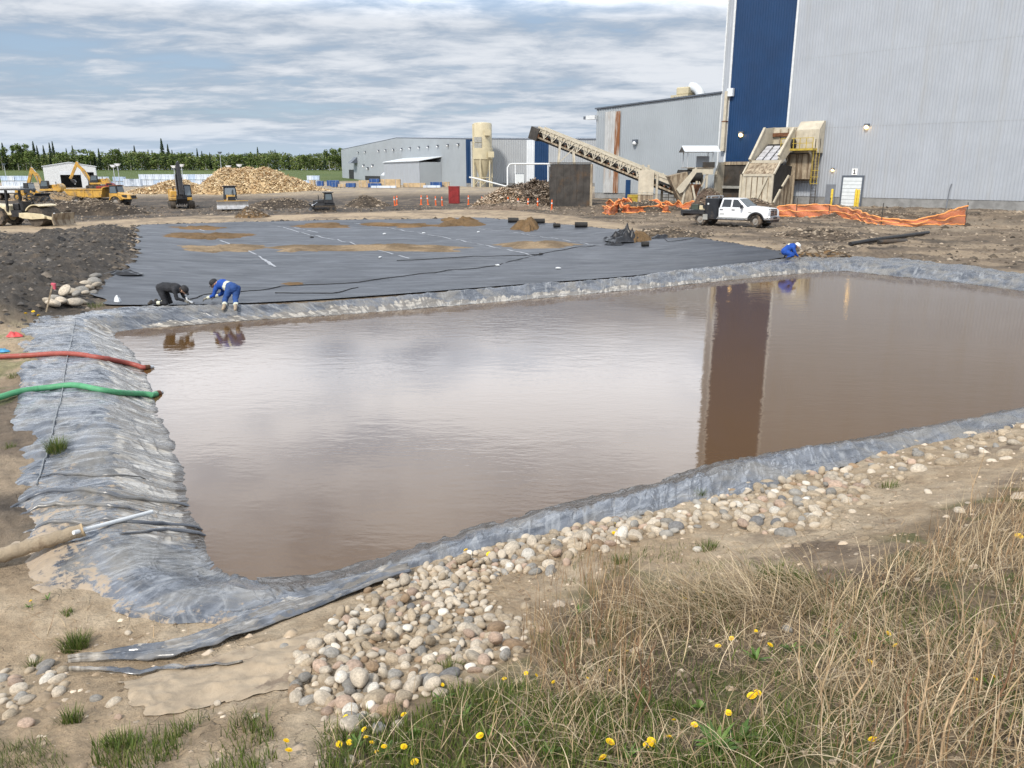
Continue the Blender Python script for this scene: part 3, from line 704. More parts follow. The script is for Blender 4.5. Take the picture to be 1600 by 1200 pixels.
# doors
sd0, sd1 = s_of(1352), s_of(1317)
zd = zpix(274, 85)
dr = fbox(MB(), WF, sd0, sd1, .06, .12, .35, zd).build('overhead_door_frame', MATS['trim_dark'], mill, world=True)
nsl = 8
for k in range(nsl):
    za = .4 + (zd - .6) * k / nsl; zb = .4 + (zd - .6) * (k + 1) / nsl - .03
    mbx = fbox(MB(), WF, sd0 + .2, sd1 - .2, .125, .16, za, zb); mbx.v = [(a - bx0, b_ - by0, c - GZ) for a, b_, c in mbx.v]
    mbx.build('door_panel', MATS['door_white'], dr)
se0, se1 = s_of(1308.5), s_of(1294)
md = fbox(MB(), WF, se0, se1, .06, .14, .4, zpix(288, 86)).build('man_door', MATS['door_grey'], mill, world=True)
hb = fbox(MB(), WF, se0 + .1, se0 + .22, .145, .22, 1.35, 1.42); hb.v = [(a - bx0, b_ - by0, c - GZ) for a, b_, c in hb.v]; hb.build('door_handle', MATS['galv'], md)
# number plate above the overhead door
sn = s_of(1335.5); zn = zpix(269, 85)
sg = fbox(MB(), WF, sn - .3, sn + .3, .05, .075, zn - .3, zn + .38).build('number_sign', MATS['sign_white'], mill, world=True)
mbn = MB(); fbox(mbn, WF, sn - .045, sn + .055, .078, .082, zn - .18, zn + .28); fbox(mbn, WF, sn - .13, sn + .14, .078, .082, zn - .2, zn - .125)
mbn.hexa([WF(sn + .06, .078, zn + .2), WF(sn + .16, .078, zn + .13), WF(sn + .16, .082, zn + .13), WF(sn + .06, .082, zn + .2)],
         [WF(sn + .06, .078, zn + .28), WF(sn + .16, .078, zn + .2), WF(sn + .16, .082, zn + .2), WF(sn + .06, .082, zn + .28)])
mbn.v = [(a - bx0, b_ - by0, c - GZ) for a, b_, c in mbn.v]; mbn.build('digit', MATS['ink_black'], sg)
for px, py, k in ((1155, 213, 1.3), (1347, 199, 1.1), (1301.5, 265, .75)):
    s = s_of(px); wall_light(WF, s, zpix(py, 85 + s * .95), mill, True, .05, k)
x, y, z = WF(s_of(1488), .1, 0)
MB().tube([WF(s_of(1487), .15, .4), WF(s_of(1488), .12, 2.4), WF(s_of(1490), .1, zpix(287, 78))], .06, 8).build('vent_pipe', MATS['door_grey'], mill, True, world=True)

# ---------------------------------------------------------------- lower wing left of it
sR, sLL = sL + .02, s_of(930)
zr = lambda s: zpix(149, 96) + (zpix(174, 110) - zpix(149, 96)) * (s - sR) / (sLL - sR)
lx, ly, _ = WF(sLL, 0, 0)
wing = thing('mill_wing', 'low grey mill wing with a rust streaked end and sloping roof', 'building', (lx, ly, GZ))
sru0, sru1 = s_of(967), s_of(959)
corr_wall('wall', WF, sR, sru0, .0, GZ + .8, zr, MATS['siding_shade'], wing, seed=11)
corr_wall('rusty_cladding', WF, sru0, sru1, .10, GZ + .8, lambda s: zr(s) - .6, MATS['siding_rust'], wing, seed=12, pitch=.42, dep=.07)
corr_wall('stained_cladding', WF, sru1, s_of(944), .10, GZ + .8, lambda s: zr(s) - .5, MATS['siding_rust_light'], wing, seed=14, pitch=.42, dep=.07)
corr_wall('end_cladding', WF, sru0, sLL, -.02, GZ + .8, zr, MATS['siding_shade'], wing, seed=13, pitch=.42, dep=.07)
fbox(MB(), WF, sR, sLL, -.5, -.04, -.4, GZ + .8).build('foundation', MATS['concrete'], wing, world=True)
mb = MB()
mb.hexa([WF(sR, -30, GZ), WF(sLL, -30, GZ), WF(sLL, -.15, GZ), WF(sR, -.15, GZ)], [WF(sR, -30, zr(sR) - .2), WF(sLL, -30, zr(sLL) - .2), WF(sLL, -.15, zr(sLL) - .2), WF(sR, -.15, zr(sR) - .2)])
mb.build('building_shell', MATS['siding_shade'], wing, world=True)
mb = MB(); mb.hexa([WF(sR, -30, zr(sR)), WF(sLL + .2, -30, zr(sLL)), WF(sLL + .2, .25, zr(sLL)), WF(sR, .25, zr(sR))], [WF(sR, -30, zr(sR) + .18), WF(sLL + .2, -30, zr(sLL) + .18), WF(sLL + .2, .25, zr(sLL) + .18), WF(sR, .25, zr(sR) + .18)])
mb.build('roof', MATS['trim_dark'], wing, world=True)
fbox(MB(), WF, s_of(986), s_of(979), .02, .1, .5, zpix(281, 105)).build('door', MATS['siding_blue'], wing, world=True)
wall_light(WF, s_of(992), zpix(223, 105), wing, False, .05, 1.5)
o = fbox(MB(), WF, sLL - .2, sLL + 1.4, .1, .7, zpix(189, 110), zpix(183, 110)).build('flood_lamp', MATS['trim_white'], wing, world=True)
ob_ = fbox(MB(), WF, sLL + 1.4, sLL + 1.9, .2, .6, zpix(188.5, 110), zpix(184, 110)); ob_.v = [(a - lx, b_ - ly, c - GZ) for a, b_, c in ob_.v]; ob_.build('lamp_head', MATS['trim_dark'], o)
# cream downpipe at the joint of wing and stripe
dx, dy, _ = WF(s_of(1129), .5, 0)
dp = thing('dust_pipe', 'tall cream square duct fixed up the edge of the blue stripe', 'duct', (dx, dy, 3))
za, zb = zpix(236, 94), zpix(145, 94)
fbox(MB(), WF, s_of(1132), s_of(1126.5), .12, .6, za, (za + zb) / 2 - .05).build('duct_section', MATS['cream'], dp, world=True)
fbox(MB(), WF, s_of(1131.5), s_of(1127.5), .12, .56, (za + zb) / 2 + .05, zb).build('duct_section', MATS['cream'], dp, world=True)
fbox(MB(), WF, s_of(1132.5), s_of(1126), .1, .64, (za + zb) / 2 - .06, (za + zb) / 2 + .06).build('flange', MATS['rusty'], dp, world=True)
fbox(MB(), WF, s_of(1139), s_of(1130), .1, .5, zb - .6, zb + .3).build('junction_box', MATS['siding_pale'], dp, world=True)
# roof fan on the wing
fx0, fx1 = s_of(1086, -8), s_of(1048, -8)
rf = thing('roof_fan', 'cream roof fan housing with curved exhaust duct on the wing roof', 'roof fan', WF((fx0 + fx1) / 2, -8, zr(sR) - .6))
zt = zr(sR) - .8
f_ = MB(); fbox(f_, WF, fx0 + 1.2, fx1, -9.5, -7, zt, zpix(147, 104)); f_.build('fan_base', MATS['cream_clean'], rf, world=True)
f_ = MB(); fbox(f_, WF, fx0 + 1.3, fx1 - .7, -9.3, -7.2, zpix(147, 104) + .01, zpix(135, 104)); f_.build('fan_box', MATS['cream_clean'], rf, world=True, bevel=.15)
sm_ = fx0 + 1.3
arc = [WF(sm_ + .3 - 1.7 * math.sin(a), -8.2, zpix(149.5, 104) - .4 + 1.6 * math.cos(a)) for a in np.linspace(0, 1.5, 8)]
MB().tube(arc, .62, 12).build('exhaust_duct', MATS['roof_metal'], rf, True, world=True)
for k in range(6): fbox(MB(), WF, fx0 + 1.5 + k * .36, fx0 + 1.62 + k * .36, -6.99, -6.95, zt + .1, zpix(149, 104)).build('louvre', MATS['grille_grey'], rf, world=True)

# ---------------------------------------------------------------- far warehouse behind the silo
C0 = np.array([-12.0, 209.0]); L0 = np.array([-70.0, 329.0]); LW = float(np.linalg.norm(L0 - C0)); ld = (L0 - C0) / LW; ln = np.array([-ld[1], ld[0]])
if ln @ (-C0) < 0: ln = -ln
def FL(s, n, z): return (C0[0] + ld[0] * s + ln[0] * n, C0[1] + ld[1] * s + ln[1] * n, z)
rd = np.array([.999, .045]); rn = np.array([.045, -.999])
def FR(s, n, z): return (C0[0] + rd[0] * s + rn[0] * n, C0[1] + rd[1] * s + rn[1] * n, z)
wh = thing('warehouse', 'long grey-green warehouse with low gable and blue panels behind the silo', 'building', (C0[0], C0[1], GZ))
ridge_s = LW * .44
zl = lambda s: np.interp(s, [0, ridge_s, LW], [zpix(219, 204), zpix(218, 259), zpix(235, 322)])
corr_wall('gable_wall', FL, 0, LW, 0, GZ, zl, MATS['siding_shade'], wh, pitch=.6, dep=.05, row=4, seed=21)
RW = 75.0
zrr = lambda s: np.interp(s, [0, RW], [zpix(219, 204), zpix(222.5, 208)])
segs = [(0, 2.2, 'siding_blue'), (2.2, 15.8, 'siding_mid'), (15.8, 17.9, 'siding_pale'), (17.9, 21.6, 'siding_blue'), (21.6, RW, 'siding_mid')]
for a, b_, mt in segs:
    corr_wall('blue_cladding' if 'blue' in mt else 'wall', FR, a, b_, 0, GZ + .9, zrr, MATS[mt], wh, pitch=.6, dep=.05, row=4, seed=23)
fbox(MB(), FR, 0, RW, -.4, -.02, -.3, GZ + .9).build('foundation', MATS['concrete'], wh, world=True)
mb = MB()
pts_t = [FL(0, 0, zl(0)), FL(ridge_s, 0, zl(ridge_s)), FL(LW, 0, zl(LW))]
back = np.array([rd[0] * RW, rd[1] * RW])
mb.add([(a, b_, c + .25) for a, b_, c in pts_t] + [(a + back[0], b_ + back[1], c + .25) for a, b_, c in pts_t] + [(a, b_, c - .15) for a, b_, c in pts_t] + [(a + back[0], b_ + back[1], c - .15) for a, b_, c in pts_t],
       [(0, 1, 4, 3), (1, 2, 5, 4), (6, 9, 10, 7), (7, 10, 11, 8), (0, 3, 9, 6), (2, 8, 11, 5), (0, 6, 7, 1), (1, 7, 8, 2), (3, 4, 10, 9), (4, 5, 11, 10)])
mb.build('roof', MATS['trim_dark'], wh, world=True)
# annex, awnings, doors and lamps on the gable wall
def s_fl(px, n=0):
    lo, hi = 0., LW
    for _ in range(50):
        m_ = .5 * (lo + hi); x, y, _z = FL(m_, n, 4)
        if proj(x, y, 4)[0] > px: lo = m_
        else: hi = m_
    return .5 * (lo + hi)
def t_of(fr, s, n=0): x, y, _z = fr(s, n, 4); return proj(x, y, 4)[2]
sa0 = s_fl(690); sa1 = sa0 + 34
ta = t_of(FL, sa0, 6.5)
za_ = zpix(252, ta)
corr_wall('annex_wall', FL, sa0, sa1, 6.5, GZ, za_, MATS['siding_grey'], wh, pitch=.6, dep=.04, row=3, seed=25)
fbox(MB(), FL, sa0, sa1, 0.05, 6.45, GZ, za_ - .2).build('annex_shell', MATS['siding_shade'], wh, world=True)
mb = MB(); mb.hexa([FL(sa0 - .3, 0, za_ + 1.2), FL(sa1, 0, za_ + 1.2), FL(sa1, 6.9, za_), FL(sa0 - .3, 6.9, za_)], [FL(sa0 - .3, 0, za_ + 1.4), FL(sa1, 0, za_ + 1.4), FL(sa1, 6.9, za_ + .2), FL(sa0 - .3, 6.9, za_ + .2)])
mb.build('annex_roof', MATS['roof_metal'], wh, world=True)
for px, zt_ in ((610, 4.2), (557, 8.6)):
    s = s_fl(px)
    mb = MB(); mb.prism([(0, 0), (0, 2.2), (2.6, 0)], -2.4, 2.4)
    mb.v = [FL(s + b_, a + .05, zt_ + c - 1) for a, b_, c in mb.v]; mb.build('awning', MATS['roof_metal'] if px == 610 else MATS['trim_dark'], wh, world=True)
for px0, px1, z0_, z1_ in ((546, 553, .5, 5.2), (571, 594, .5, 2.9), (602, 611, .5, 3.2)):
    fbox(MB(), FL, s_fl(px1), s_fl(px0), .08, .2, z0_, z1_).build('doorway_dark_fill', MATS['ink_black'], wh, world=True)  # solid black slabs stand in for the shade inside the doorways
for px in (562, 573, 594, 605, 617, 630, 643, 657, 671, 686, 702, 718):
    s = s_fl(px); wall_light(FL, s, zpix(np.interp(px, [562, 720], [238.5, 226]), t_of(FL, s)), wh, False, .1, 1.5)
for px, py in ((599, 259), (614, 259), (576, 263)):
    s = s_fl(px); wall_light(FL, s, zpix(py, t_of(FL, s, 6.6)), wh, False, 6.6 if px > 590 else .1, 2.0)
fbox(MB(), FR, (803 - 728) / FPX * 205, (817 - 728) / FPX * 205, .06, .15, .6, zpix(272, 205)).build('overhead_door', MATS['door_white'], wh, world=True)
fbox(MB(), FR, (802 - 728) / FPX * 205, (818 - 728) / FPX * 205, .03, .055, .6, zpix(271, 205)).build('door_frame', MATS['trim_dark'], wh, world=True)

# ---------------------------------------------------------------- cream dust-collector silo
ts = 196.0; sx, sy = G(754.5, ts, GZ); rS = 15.0 / FPX * ts
silo = thing('dust_silo', 'tall cream steel dust silo on braced legs in front of warehouse', 'silo', (sx, sy, GZ))
ztop = zpix(193, ts) - GZ; zm1 = zpix(232, ts) - GZ; zm2 = zpix(249, ts) - GZ; zm3 = zpix(268, ts) - GZ
MB().lathe([(rS * .97, zm1), (rS * .97, ztop - .5), (rS * .9, ztop - .15), (rS * .5, ztop), (.05, ztop + .1)], n=32).build('upper_drum', MATS['cream_clean'], silo, True)
MB().lathe([(rS * 1.06, zm2), (rS * 1.06, zm1 - .05), (rS * .99, zm1 + .02)], n=32).build('lower_drum', MATS['cream_clean'], silo, True)
MB().lathe([(.35, .9), (.4, 1.1), (rS * .55, zm3), (rS * 1.0, zm2 - .02)], n=32).build('hopper_cone', MATS['cream_clean'], silo, True)
for k in range(6):
    a = k * math.pi / 3 + .3; c, s = math.cos(a), math.sin(a)
    MB().beam((c * rS, s * rS, -.5), (c * rS, s * rS, zm2 - .02), .32).build('leg', MATS['cream_clean'], silo)
    a2 = a + math.pi / 3; c2, s2 = math.cos(a2), math.sin(a2)
    MB().beam((c * rS, s * rS, .2), (c2 * rS, s2 * rS, zm3 * .55), .14).build('brace', MATS['cream_clean'], silo)
    MB().beam((c * rS, s * rS, zm3 * .62), (c2 * rS, s2 * rS, zm3 * .62), .2).build('ring_beam', MATS['cream_clean'], silo)
for i in (0, 1):
    for j in (0, 1):
        zc = zpix(219.5 + 9 * j, ts) - GZ
        a = R(-102 - 26 + i * 22); mb = MB(); mb.box(rS * 1.0 * math.cos(a), rS * 1.0 * math.sin(a), zc, .12, 1.15, 1.25, rz=a); mb.build('louvre_panel', MATS['grille_grey'], silo)
for px, py in ((763, 209), (768, 242)):
    xx = (px - 754.5) / FPX * ts
    mb = MB(); mb.box(xx, -rS * .95, zpix(py, ts) - GZ, 1.5, 1.0, 1.4); mb.build('access_box', MATS['cream_clean'], silo)
for k in (0, 1):
    xx = (738 + 3 * k - 754.5) / FPX * ts
    MB().cyl((xx, -.6 - k * .3, 0), (xx, -.6 - k * .3, zpix(196 if k else 222, ts) - GZ), .28, n=10).build('riser_pipe', MATS['galv'] if k == 0 else MATS['cream_clean'], silo, True)
# blower pipe gantry right of the silo
pg = thing('pipe_gantry', 'white overhead blower pipe on thin posts right of the silo', 'pipe', (*G(793, 190, GZ), GZ))
tt = 188.0
def gp(px, py, t=tt): x, y = G(px, t, zpix(py, t)); return (x, y, zpix(py, t))
MB().tube([gp(733, 277), gp(740, 278), gp(790, 292 - 1), gp(793, 289), gp(793, 262), gp(796, 257), gp(800, 256), gp(862, 256)], .2, 10).build('blower_pipe', MATS['trim_white'], pg, True, world=True)
for px in (805, 856): MB().beam(gp(px, 257), gp(px, 295), .18).build('post', MATS['trim_white'], pg, world=True)
# small white shed with open door at the left
tsh = 214.0
x0s, ys = G(80, tsh); x1s, _y = G(146, tsh); wS = x1s - x0s
shed = thing('storage_shed', 'white gabled metal shed with open dark doorways', 'shed', ((x0s + x1s) / 2, ys, 0), R(27)); wS *= 1.08
ze, zg = zpix(260, tsh), zpix(254, tsh)
h2 = wS / 2
def shed_front():
    d0, d1 = (100 - 80) / 66 * wS - h2, (126 - 80) / 66 * wS - h2; zdr = zpix(269, tsh)
    e0, e1 = (134 - 80) / 66 * wS - h2, (143 - 80) / 66 * wS - h2
    mb = MB()
    mb.prism([(-h2, 0), (d0, 0), (d0, zdr), (d0, ze), (-h2, ze)], -.1, .1)
    mb.prism([(d0, zdr), (d1, zdr), (d1, ze), (d0, ze)], -.1, .1)
    mb.prism([(d1, 0), (e0, 0), (e0, ze), (d1, ze)], -.1, .1)
    mb.prism([(e0, zdr), (e1, zdr), (e1, ze), (e0, ze)], -.1, .1)
    mb.prism([(e1, 0), (h2, 0), (h2, ze), (e1, ze)], -.1, .1)
    mb.prism([(-h2, ze), (h2, ze), (0, zg)], -.1, .1)
    return mb
shed_front().build('front_wall', MATS['trim_white'], shed)
for sx_ in (-1, 1):
    mb = MB(); mb.box(sx_ * (h2 - .05), 9.0, ze / 2, .1, 17.9, ze); mb.build('side_wall', MATS['siding_pale'], shed)
    mb = MB(); mb.hexa([(0, -.3, zg), (sx_ * (h2 + .3), -.3, ze - .1), (sx_ * (h2 + .3), 18, ze - .1), (0, 18, zg)], [(0, -.3, zg + .15), (sx_ * (h2 + .3), -.3, ze + .05), (sx_ * (h2 + .3), 18, ze + .05), (0, 18, zg + .15)]); mb.build('roof_panel', MATS['roof_metal'], shed)
MB().box(0, 18, ze / 2, wS, .1, ze).build('back_wall', MATS['siding_shade'], shed)
dd = (100 - 80) / 66 * wS - h2; d1_ = (126 - 80) / 66 * wS - h2
MB().box((dd + d1_) / 2, -.12, zpix(270.5, tsh), d1_ - dd, .1, .9).build('rolled_door', MATS['siding_pale'], shed)

# ---------------------------------------------------------------- log infeed machine against the mill
sr = s_of(1240, 1.2)               # right side of the trough at the wall end
def IN(s, n, z): return WF(sr + s, n if n < 1.5 else 1.5 + (n - 1.5) * .66, z)
GI = .45
inf = thing('infeed_chute', 'cream steel infeed chute climbing to the grey mill wall', 'machine', IN(1.7, 4, GI))
wS_ = 3.15
zT, zB = zpix(197, 83), zpix(250, 78)      # top / bottom of the incline
nT, nB = 1.6, 6.6
def slab(name, s0, s1, pts, mat):          # polygon (n, z) extruded along s
    mb = MB(); k = len(pts)
    mb.add([IN(s0, a, b_) for a, b_ in pts] + [IN(s1, a, b_) for a, b_ in pts], [tuple(range(k))[::-1], tuple(range(k, 2 * k))] + [(i, (i + 1) % k, k + (i + 1) % k, k + i) for i in range(k)])
    return mb.build(name, MATS[mat], inf, world=True)
slab('side_plate', wS_, wS_ + .14, [(nB + .7, zB), (nB + 1.0, zB + .1), (nT + 1.6, zT), (.3, zT + .2), (.3, zT - 3.2), (nB - 1.2, zB - .3)], 'cream')
slab('side_plate', 0, .14, [(nB, zB + .1), (nB + .25, zB + .35), (nT + .7, zT - .1), (nT, zT - .3), (nT, zT - 1.9), (nB - .9, zB - .3)], 'cream')
for s in (-.04, wS_ - .04):
    mb = MB(); mb.beam(IN(s + .1, nB + (.3 if s < 1 else 1.05), zB + (.55 if s < 1 else .15)), IN(s + .1, nT + (.75 if s < 1 else 1.65), zT - (.05 if s < 1 else -.05)), .26, .2); mb.build('edge_beam', MATS['cream'], inf, world=True)
slab('belt_deck', .16, wS_ - .02, [(nB + .1, zB - .1), (nT + .3, zT - 1.7), (nT + .3, zT - 2.0), (nB + .1, zB - .4)], 'black_rubber')
for i in range(4):
    for j in range(3):
        f0 = .08 + .20 * i; f1 = f0 + .15
        s0 = .35 + j * .92; s1 = s0 + .74
        na, nb_ = nB + .1 + (nT + .2 - nB) * f0, nB + .1 + (nT + .2 - nB) * f1; za2, zb2 = zB - .1 + (zT - 1.6 - zB) * f0, zB - .1 + (zT - 1.6 - zB) * f1
        mb = MB(); mb.hexa([IN(s0, na, za2 + .02), IN(s1, na, za2 + .02), IN(s1, nb_, zb2 + .02), IN(s0, nb_, zb2 + .02)], [IN(s0, na, za2 + .14), IN(s1, na, za2 + .14), IN(s1, nb_, zb2 + .14), IN(s0, nb_, zb2 + .14)])
        mb.build('flight_plate', MATS['white_pad'], inf, world=True)
slab('head_back', .15, wS_, [(.3, zT - 2.6), (.5, zT - 2.6), (.5, zT + .15), (.3, zT + .15)], 'cream')
for j in range(4): slab('head_rib', .4 + j * .95, .5 + j * .95, [(.5, zT - 2.4), (.62, zT - 2.4), (.62, zT), (.5, zT)], 'cream_dirty')
slab('head_lintel', .15, wS_, [(.62, zT - .85), (.78, zT - .85), (.78, zT - .45), (.62, zT - .45)], 'rusty')
# housing right of the trough, with the service platform
hz1 = zpix(187, 83)
slab('head_housing', -2.7, -.02, [(.2, hz1 - 3.4), (1.5, hz1 - 3.4), (1.5, hz1 - .9), (.6, hz1), (.2, hz1 + .05)], 'cream')
for j in range(5): slab('housing_rib', -2.7 + j * .6, -2.6 + j * .6, [(1.5, hz1 - 3.3), (1.58, hz1 - 3.3), (1.58, hz1 - 1), (1.5, hz1 - .95)], 'cream')
slab('lower_housing', -2.3, .9, [(.2, hz1 - 6.4), (1.35, hz1 - 6.2), (1.35, hz1 - 3.5), (.2, hz1 - 3.5)], 'cream_dirty')
zpl = zpix(230.5, 82)
slab('platform', -2.6, 1.2, [(1.6, zpl - .22), (3.2, zpl - .22), (3.2, zpl), (1.6, zpl)], 'safety_yellow')
for j in range(6):
    MB().beam(IN(-2.55 + j * .74, 3.15, zpl), IN(-2.55 + j * .74, 3.15, zpl + 1.1), .07).build('rail_post', MATS['safety_yellow'], inf, world=True)
for hh_ in (.55, 1.1): MB().beam(IN(-2.55, 3.15, zpl + hh_), IN(1.15, 3.15, zpl + hh_), .06).build('handrail', MATS['safety_yellow'], inf, world=True)
mb = MB(); mb.tube([IN(-.2, 2.4, zpl + .5), IN(.55, 2.4, zpl + .5)], .55, 12); mb.build('drive_pulley', MATS['black_rubber'], inf, True, world=True)
slab('motor_guard', .1, .6, [(2.2, zpl + .02), (3.0, zpl + .02), (3.0, zpl + .5), (2.75, zpl + .95), (2.35, zpl + .95), (2.2, zpl + .6)], 'bollard_yellow')
for s in (.8, -2.2): MB().beam(IN(s, 3.0, zpl - .25), IN(s, .3, zpl - 2.2), .16).build('strut', MATS['cream'], inf, world=True)
# caged ladder
for s in (-3.0, -2.45): MB().beam(IN(s, 1.8, GI), IN(s, 1.8, zpl + 1.0), .06).build('ladder_rail', MATS['dark_steel'], inf, world=True)
for k in range(16): MB().beam(IN(-3.0, 1.8, GI + .3 + k * .32), IN(-2.45, 1.8, GI + .3 + k * .32), .04).build('rung', MATS['dark_steel'], inf, world=True)
for k in range(3):
    pts = [IN(-2.72 + .42 * math.cos(a), 1.8 + .75 * math.sin(a), GI + 2.4 + k * .7) for a in np.linspace(math.pi, 0, 7)]
    MB().tube(pts, .035, 6).build('cage_hoop', MATS['safety_yellow'], inf, True, world=True)
for a in np.linspace(.4, 2.7, 4): MB().beam(IN(-2.72 + .42 * math.cos(a), 1.8 + .75 * math.sin(a), GI + 2.3), IN(-2.72 + .42 * math.cos(a), 1.8 + .75 * math.sin(a), zpl), .04).build('cage_bar', MATS['safety_yellow'], inf, world=True)
# feed hopper in front, standing on the ground
hx = IN(1.7, 8, 0)
hop = thing('feed_hopper', 'battered cream feed hopper below the chute beside the dark pit', 'hopper', (hx[0], hx[1], GI))
def hslab(name, s0, s1, pts, mat):
    mb = MB(); k = len(pts)
    mb.add([IN(s0, a, b_) for a, b_ in pts] + [IN(s1, a, b_) for a, b_ in pts], [tuple(range(k))[::-1], tuple(range(k, 2 * k))] + [(i, (i + 1) % k, k + (i + 1) % k, k + i) for i in range(k)])
    return mb.build(name, MATS[mat], hop, world=True)
zh1, zh2, zh3 = zpix(250.5, 77), zpix(273, 75), -.2
S0, S1 = -.2, wS_ + .3
hslab('top_beam', S0 - .2, S1, [(6.9, zh1 - .15), (7.15, zh1 - .15), (7.15, zh1 + .15), (6.9, zh1 + .15)], 'cream')
hslab('sloped_panel', S0, S1 - .1, [(6.95, zh1 - .16), (7.1, zh1 - .16), (8.9, zh2 + .05), (8.75, zh2 + .05)], 'cream_dirty')
for s in (S0 - .16, S1 - .08): hslab('slope_frame', s, s + .16, [(6.95, zh1 - .1), (7.2, zh1), (9.05, zh2 + .1), (8.8, zh2)], 'cream')
hslab('front_beam', S0 + .02, S1 - .1, [(8.82, zh2 - .2), (9.1, zh2 - .2), (9.1, zh2 + .06), (8.82, zh2 + .06)], 'cream')
hslab('front_panel', S0 + .1, S1, [(8.85, zh3), (8.97, zh3), (8.97, zh2 - .21), (8.85, zh2 - .21)], 'cream')
for j in range(6): hslab('panel_rib', S0 + .45 + j * .66, S0 + .53 + j * .66, [(8.975, zh3), (9.04, zh3), (9.04, zh2 - .22), (8.975, zh2 - .22)], 'cream_dirty')
hslab('front_rail', S0 + .3, S1 - .5, [(9.05, .9), (9.25, .9), (9.25, 1.15), (9.05, 1.15)], 'cream')
MB().beam(IN(S0 + .6, 9.12, zh2 - .3), IN(S0 + 1.6, 9.12, 1.2), .2).build('front_brace', MATS['cream'], hop, world=True)
for s in (S0 - .12, S1): hslab('corner_post', s, s + .22, [(8.95, -.3), (9.2, -.3), (9.2, zh2), (8.95, zh2)], 'cream')
hslab('side_dark_fill', S0 - .05, S0, [(8.8, .8), (8.8, zh2), (7.0, zh1 - .3), (2.6, zh1 - .5), (2.8, zh1 - 1.6)], 'black_rubber')  # black slab painted in for the darkness inside the hopper
hslab('side_wall', S0 - .12, S0 - .06, [(8.8, -.3), (8.8, .7), (3.2, zh1 - 1.6), (2.0, zh1 - 1.2), (2.0, -.3)], 'cream_dirty')
for f_ in (0, 1): MB().beam(IN(S0 - .2, 8.7 - f_ * 2.6, .8 + f_ * 1.7), IN(S0 - .2, 6.6 - f_ * 2.6, 2.2 + f_ * 1.5), .18).build('rail_beam', MATS['cream'], hop, world=True)
hslab('rear_post', S0 - .3, S0 - .1, [(1.9, -.3), (2.15, -.3), (2.15, zh1 - .2), (1.9, zh1 - .2)], 'cream_dirty')
# concrete pit to the left of it
pit = thing('bark_pit', 'dark stained concrete bark pit between the hopper and the wing', 'pit', IN(6.2, 4, GI))
def pslab(name, s0, s1, pts, mat):
    mb = MB(); k = len(pts)
    mb.add([IN(s0, a, b_) for a, b_ in pts] + [IN(s1, a, b_) for a, b_ in pts], [tuple(range(k))[::-1], tuple(range(k, 2 * k))] + [(i, (i + 1) % k, k + (i + 1) % k, k + i) for i in range(k)])
    return mb.build(name, MATS[mat], pit, world=True)
zp1 = zpix(252, 84)
pslab('back_plate', S1 + .35, S1 + 4.7, [(2.6, -.3), (2.8, -.3), (2.8, zp1), (2.6, zp1)], 'dark_steel')
pslab('back_rim', S1 + .3, S1 + 4.8, [(2.81, zp1 - .3), (3.0, zp1 - .3), (3.0, zp1 + .05), (2.81, zp1 + .05)], 'cream_dirty')
pslab('side_wall', S1 + 4.7, S1 + 4.95, [(2.6, -.3), (5.5, -.3), (5.5, zp1 - 1.4), (4.4, zp1), (2.6, zp1)], 'cream')
pslab('sloped_floor', S1 + .4, S1 + 4.6, [(2.85, .9), (5.6, -.3), (2.85, -.3)], 'cream_dirty')
pslab('cross_beam', S1 + .4, S1 + 4.6, [(3.2, 2.2), (3.5, 2.2), (3.5, 2.5), (3.2, 2.5)], 'grille_grey')

# ---------------------------------------------------------------- loading conveyor and its bunker wall
A_ = Vector((*G(1066, 90, zpix(304, 90)), zpix(304, 90))); B_ = Vector((*G(842, 98, zpix(213, 98)), zpix(213, 98)))
cv_ = thing('loading_conveyor', 'long inclined cream truss conveyor with dark belt rising to the left', 'conveyor', (*G(1010, 91, GZ), GZ))
dirc = (B_ - A_).normalized(); side = dirc.cross(Vector((0, 0, 1))).normalized(); upc = side.cross(dirc).normalized()
if upc.z < 0: upc = -upc
Lc = (B_ - A_).length
def CVp(f, s, u): return A_ + dirc * (Lc * f) + side * s + upc * u
for s in (-.75, .75):
    MB().beam(CVp(0, s, 1.15), CVp(1, s, 1.15), .16, .22, upc).build('top_chord', MATS['cream'], cv_, world=True)
    MB().beam(CVp(0, s, -.05), CVp(1, s, -.05), .16, .2, upc).build('bottom_chord', MATS['cream_dirty'], cv_, world=True)
    mb = MB(); mb.hexa([CVp(.0, s * .98, .62), CVp(1, s * .98, .62), CVp(1, s * .98 + .03, .62), CVp(.0, s * .98 + .03, .62)], [CVp(.0, s * .98, 1.06), CVp(1, s * .98, 1.06), CVp(1, s * .98 + .03, 1.06), CVp(.0, s * .98 + .03, 1.06)])
    mb.build('side_sheet', MATS['cream'], cv_, world=True)
    nb = 13
    for k in range(nb):
        f0, f1 = .22 + .78 * k / nb, .22 + .78 * (k + 1) / nb
        MB().beam(CVp(f0, s * 1.06, .05), CVp((f0 + f1) / 2, s * 1.06, 1.05), .09, .09, upc).build('brace', MATS['cream'], cv_, world=True)
        MB().beam(CVp((f0 + f1) / 2, s * 1.06, 1.05), CVp(f1, s * 1.06, .05), .09, .09, upc).build('brace', MATS['cream'], cv_, world=True)
        MB().beam(CVp(f0, s * 1.08, -.05), CVp(f0, s * 1.08, 1.15), .11, .11, dirc).build('upright', MATS['cream'], cv_, world=True)
MB().beam(CVp(0, 0, .35), CVp(1, 0, .35), 1.3, .1, upc).build('carry_belt', MATS['black_rubber'], cv_, world=True)
MB().beam(CVp(.05, 0, -.35), CVp(1, 0, -.35), 1.25, .08, upc).build('return_belt', MATS['black_rubber'], cv_, world=True)
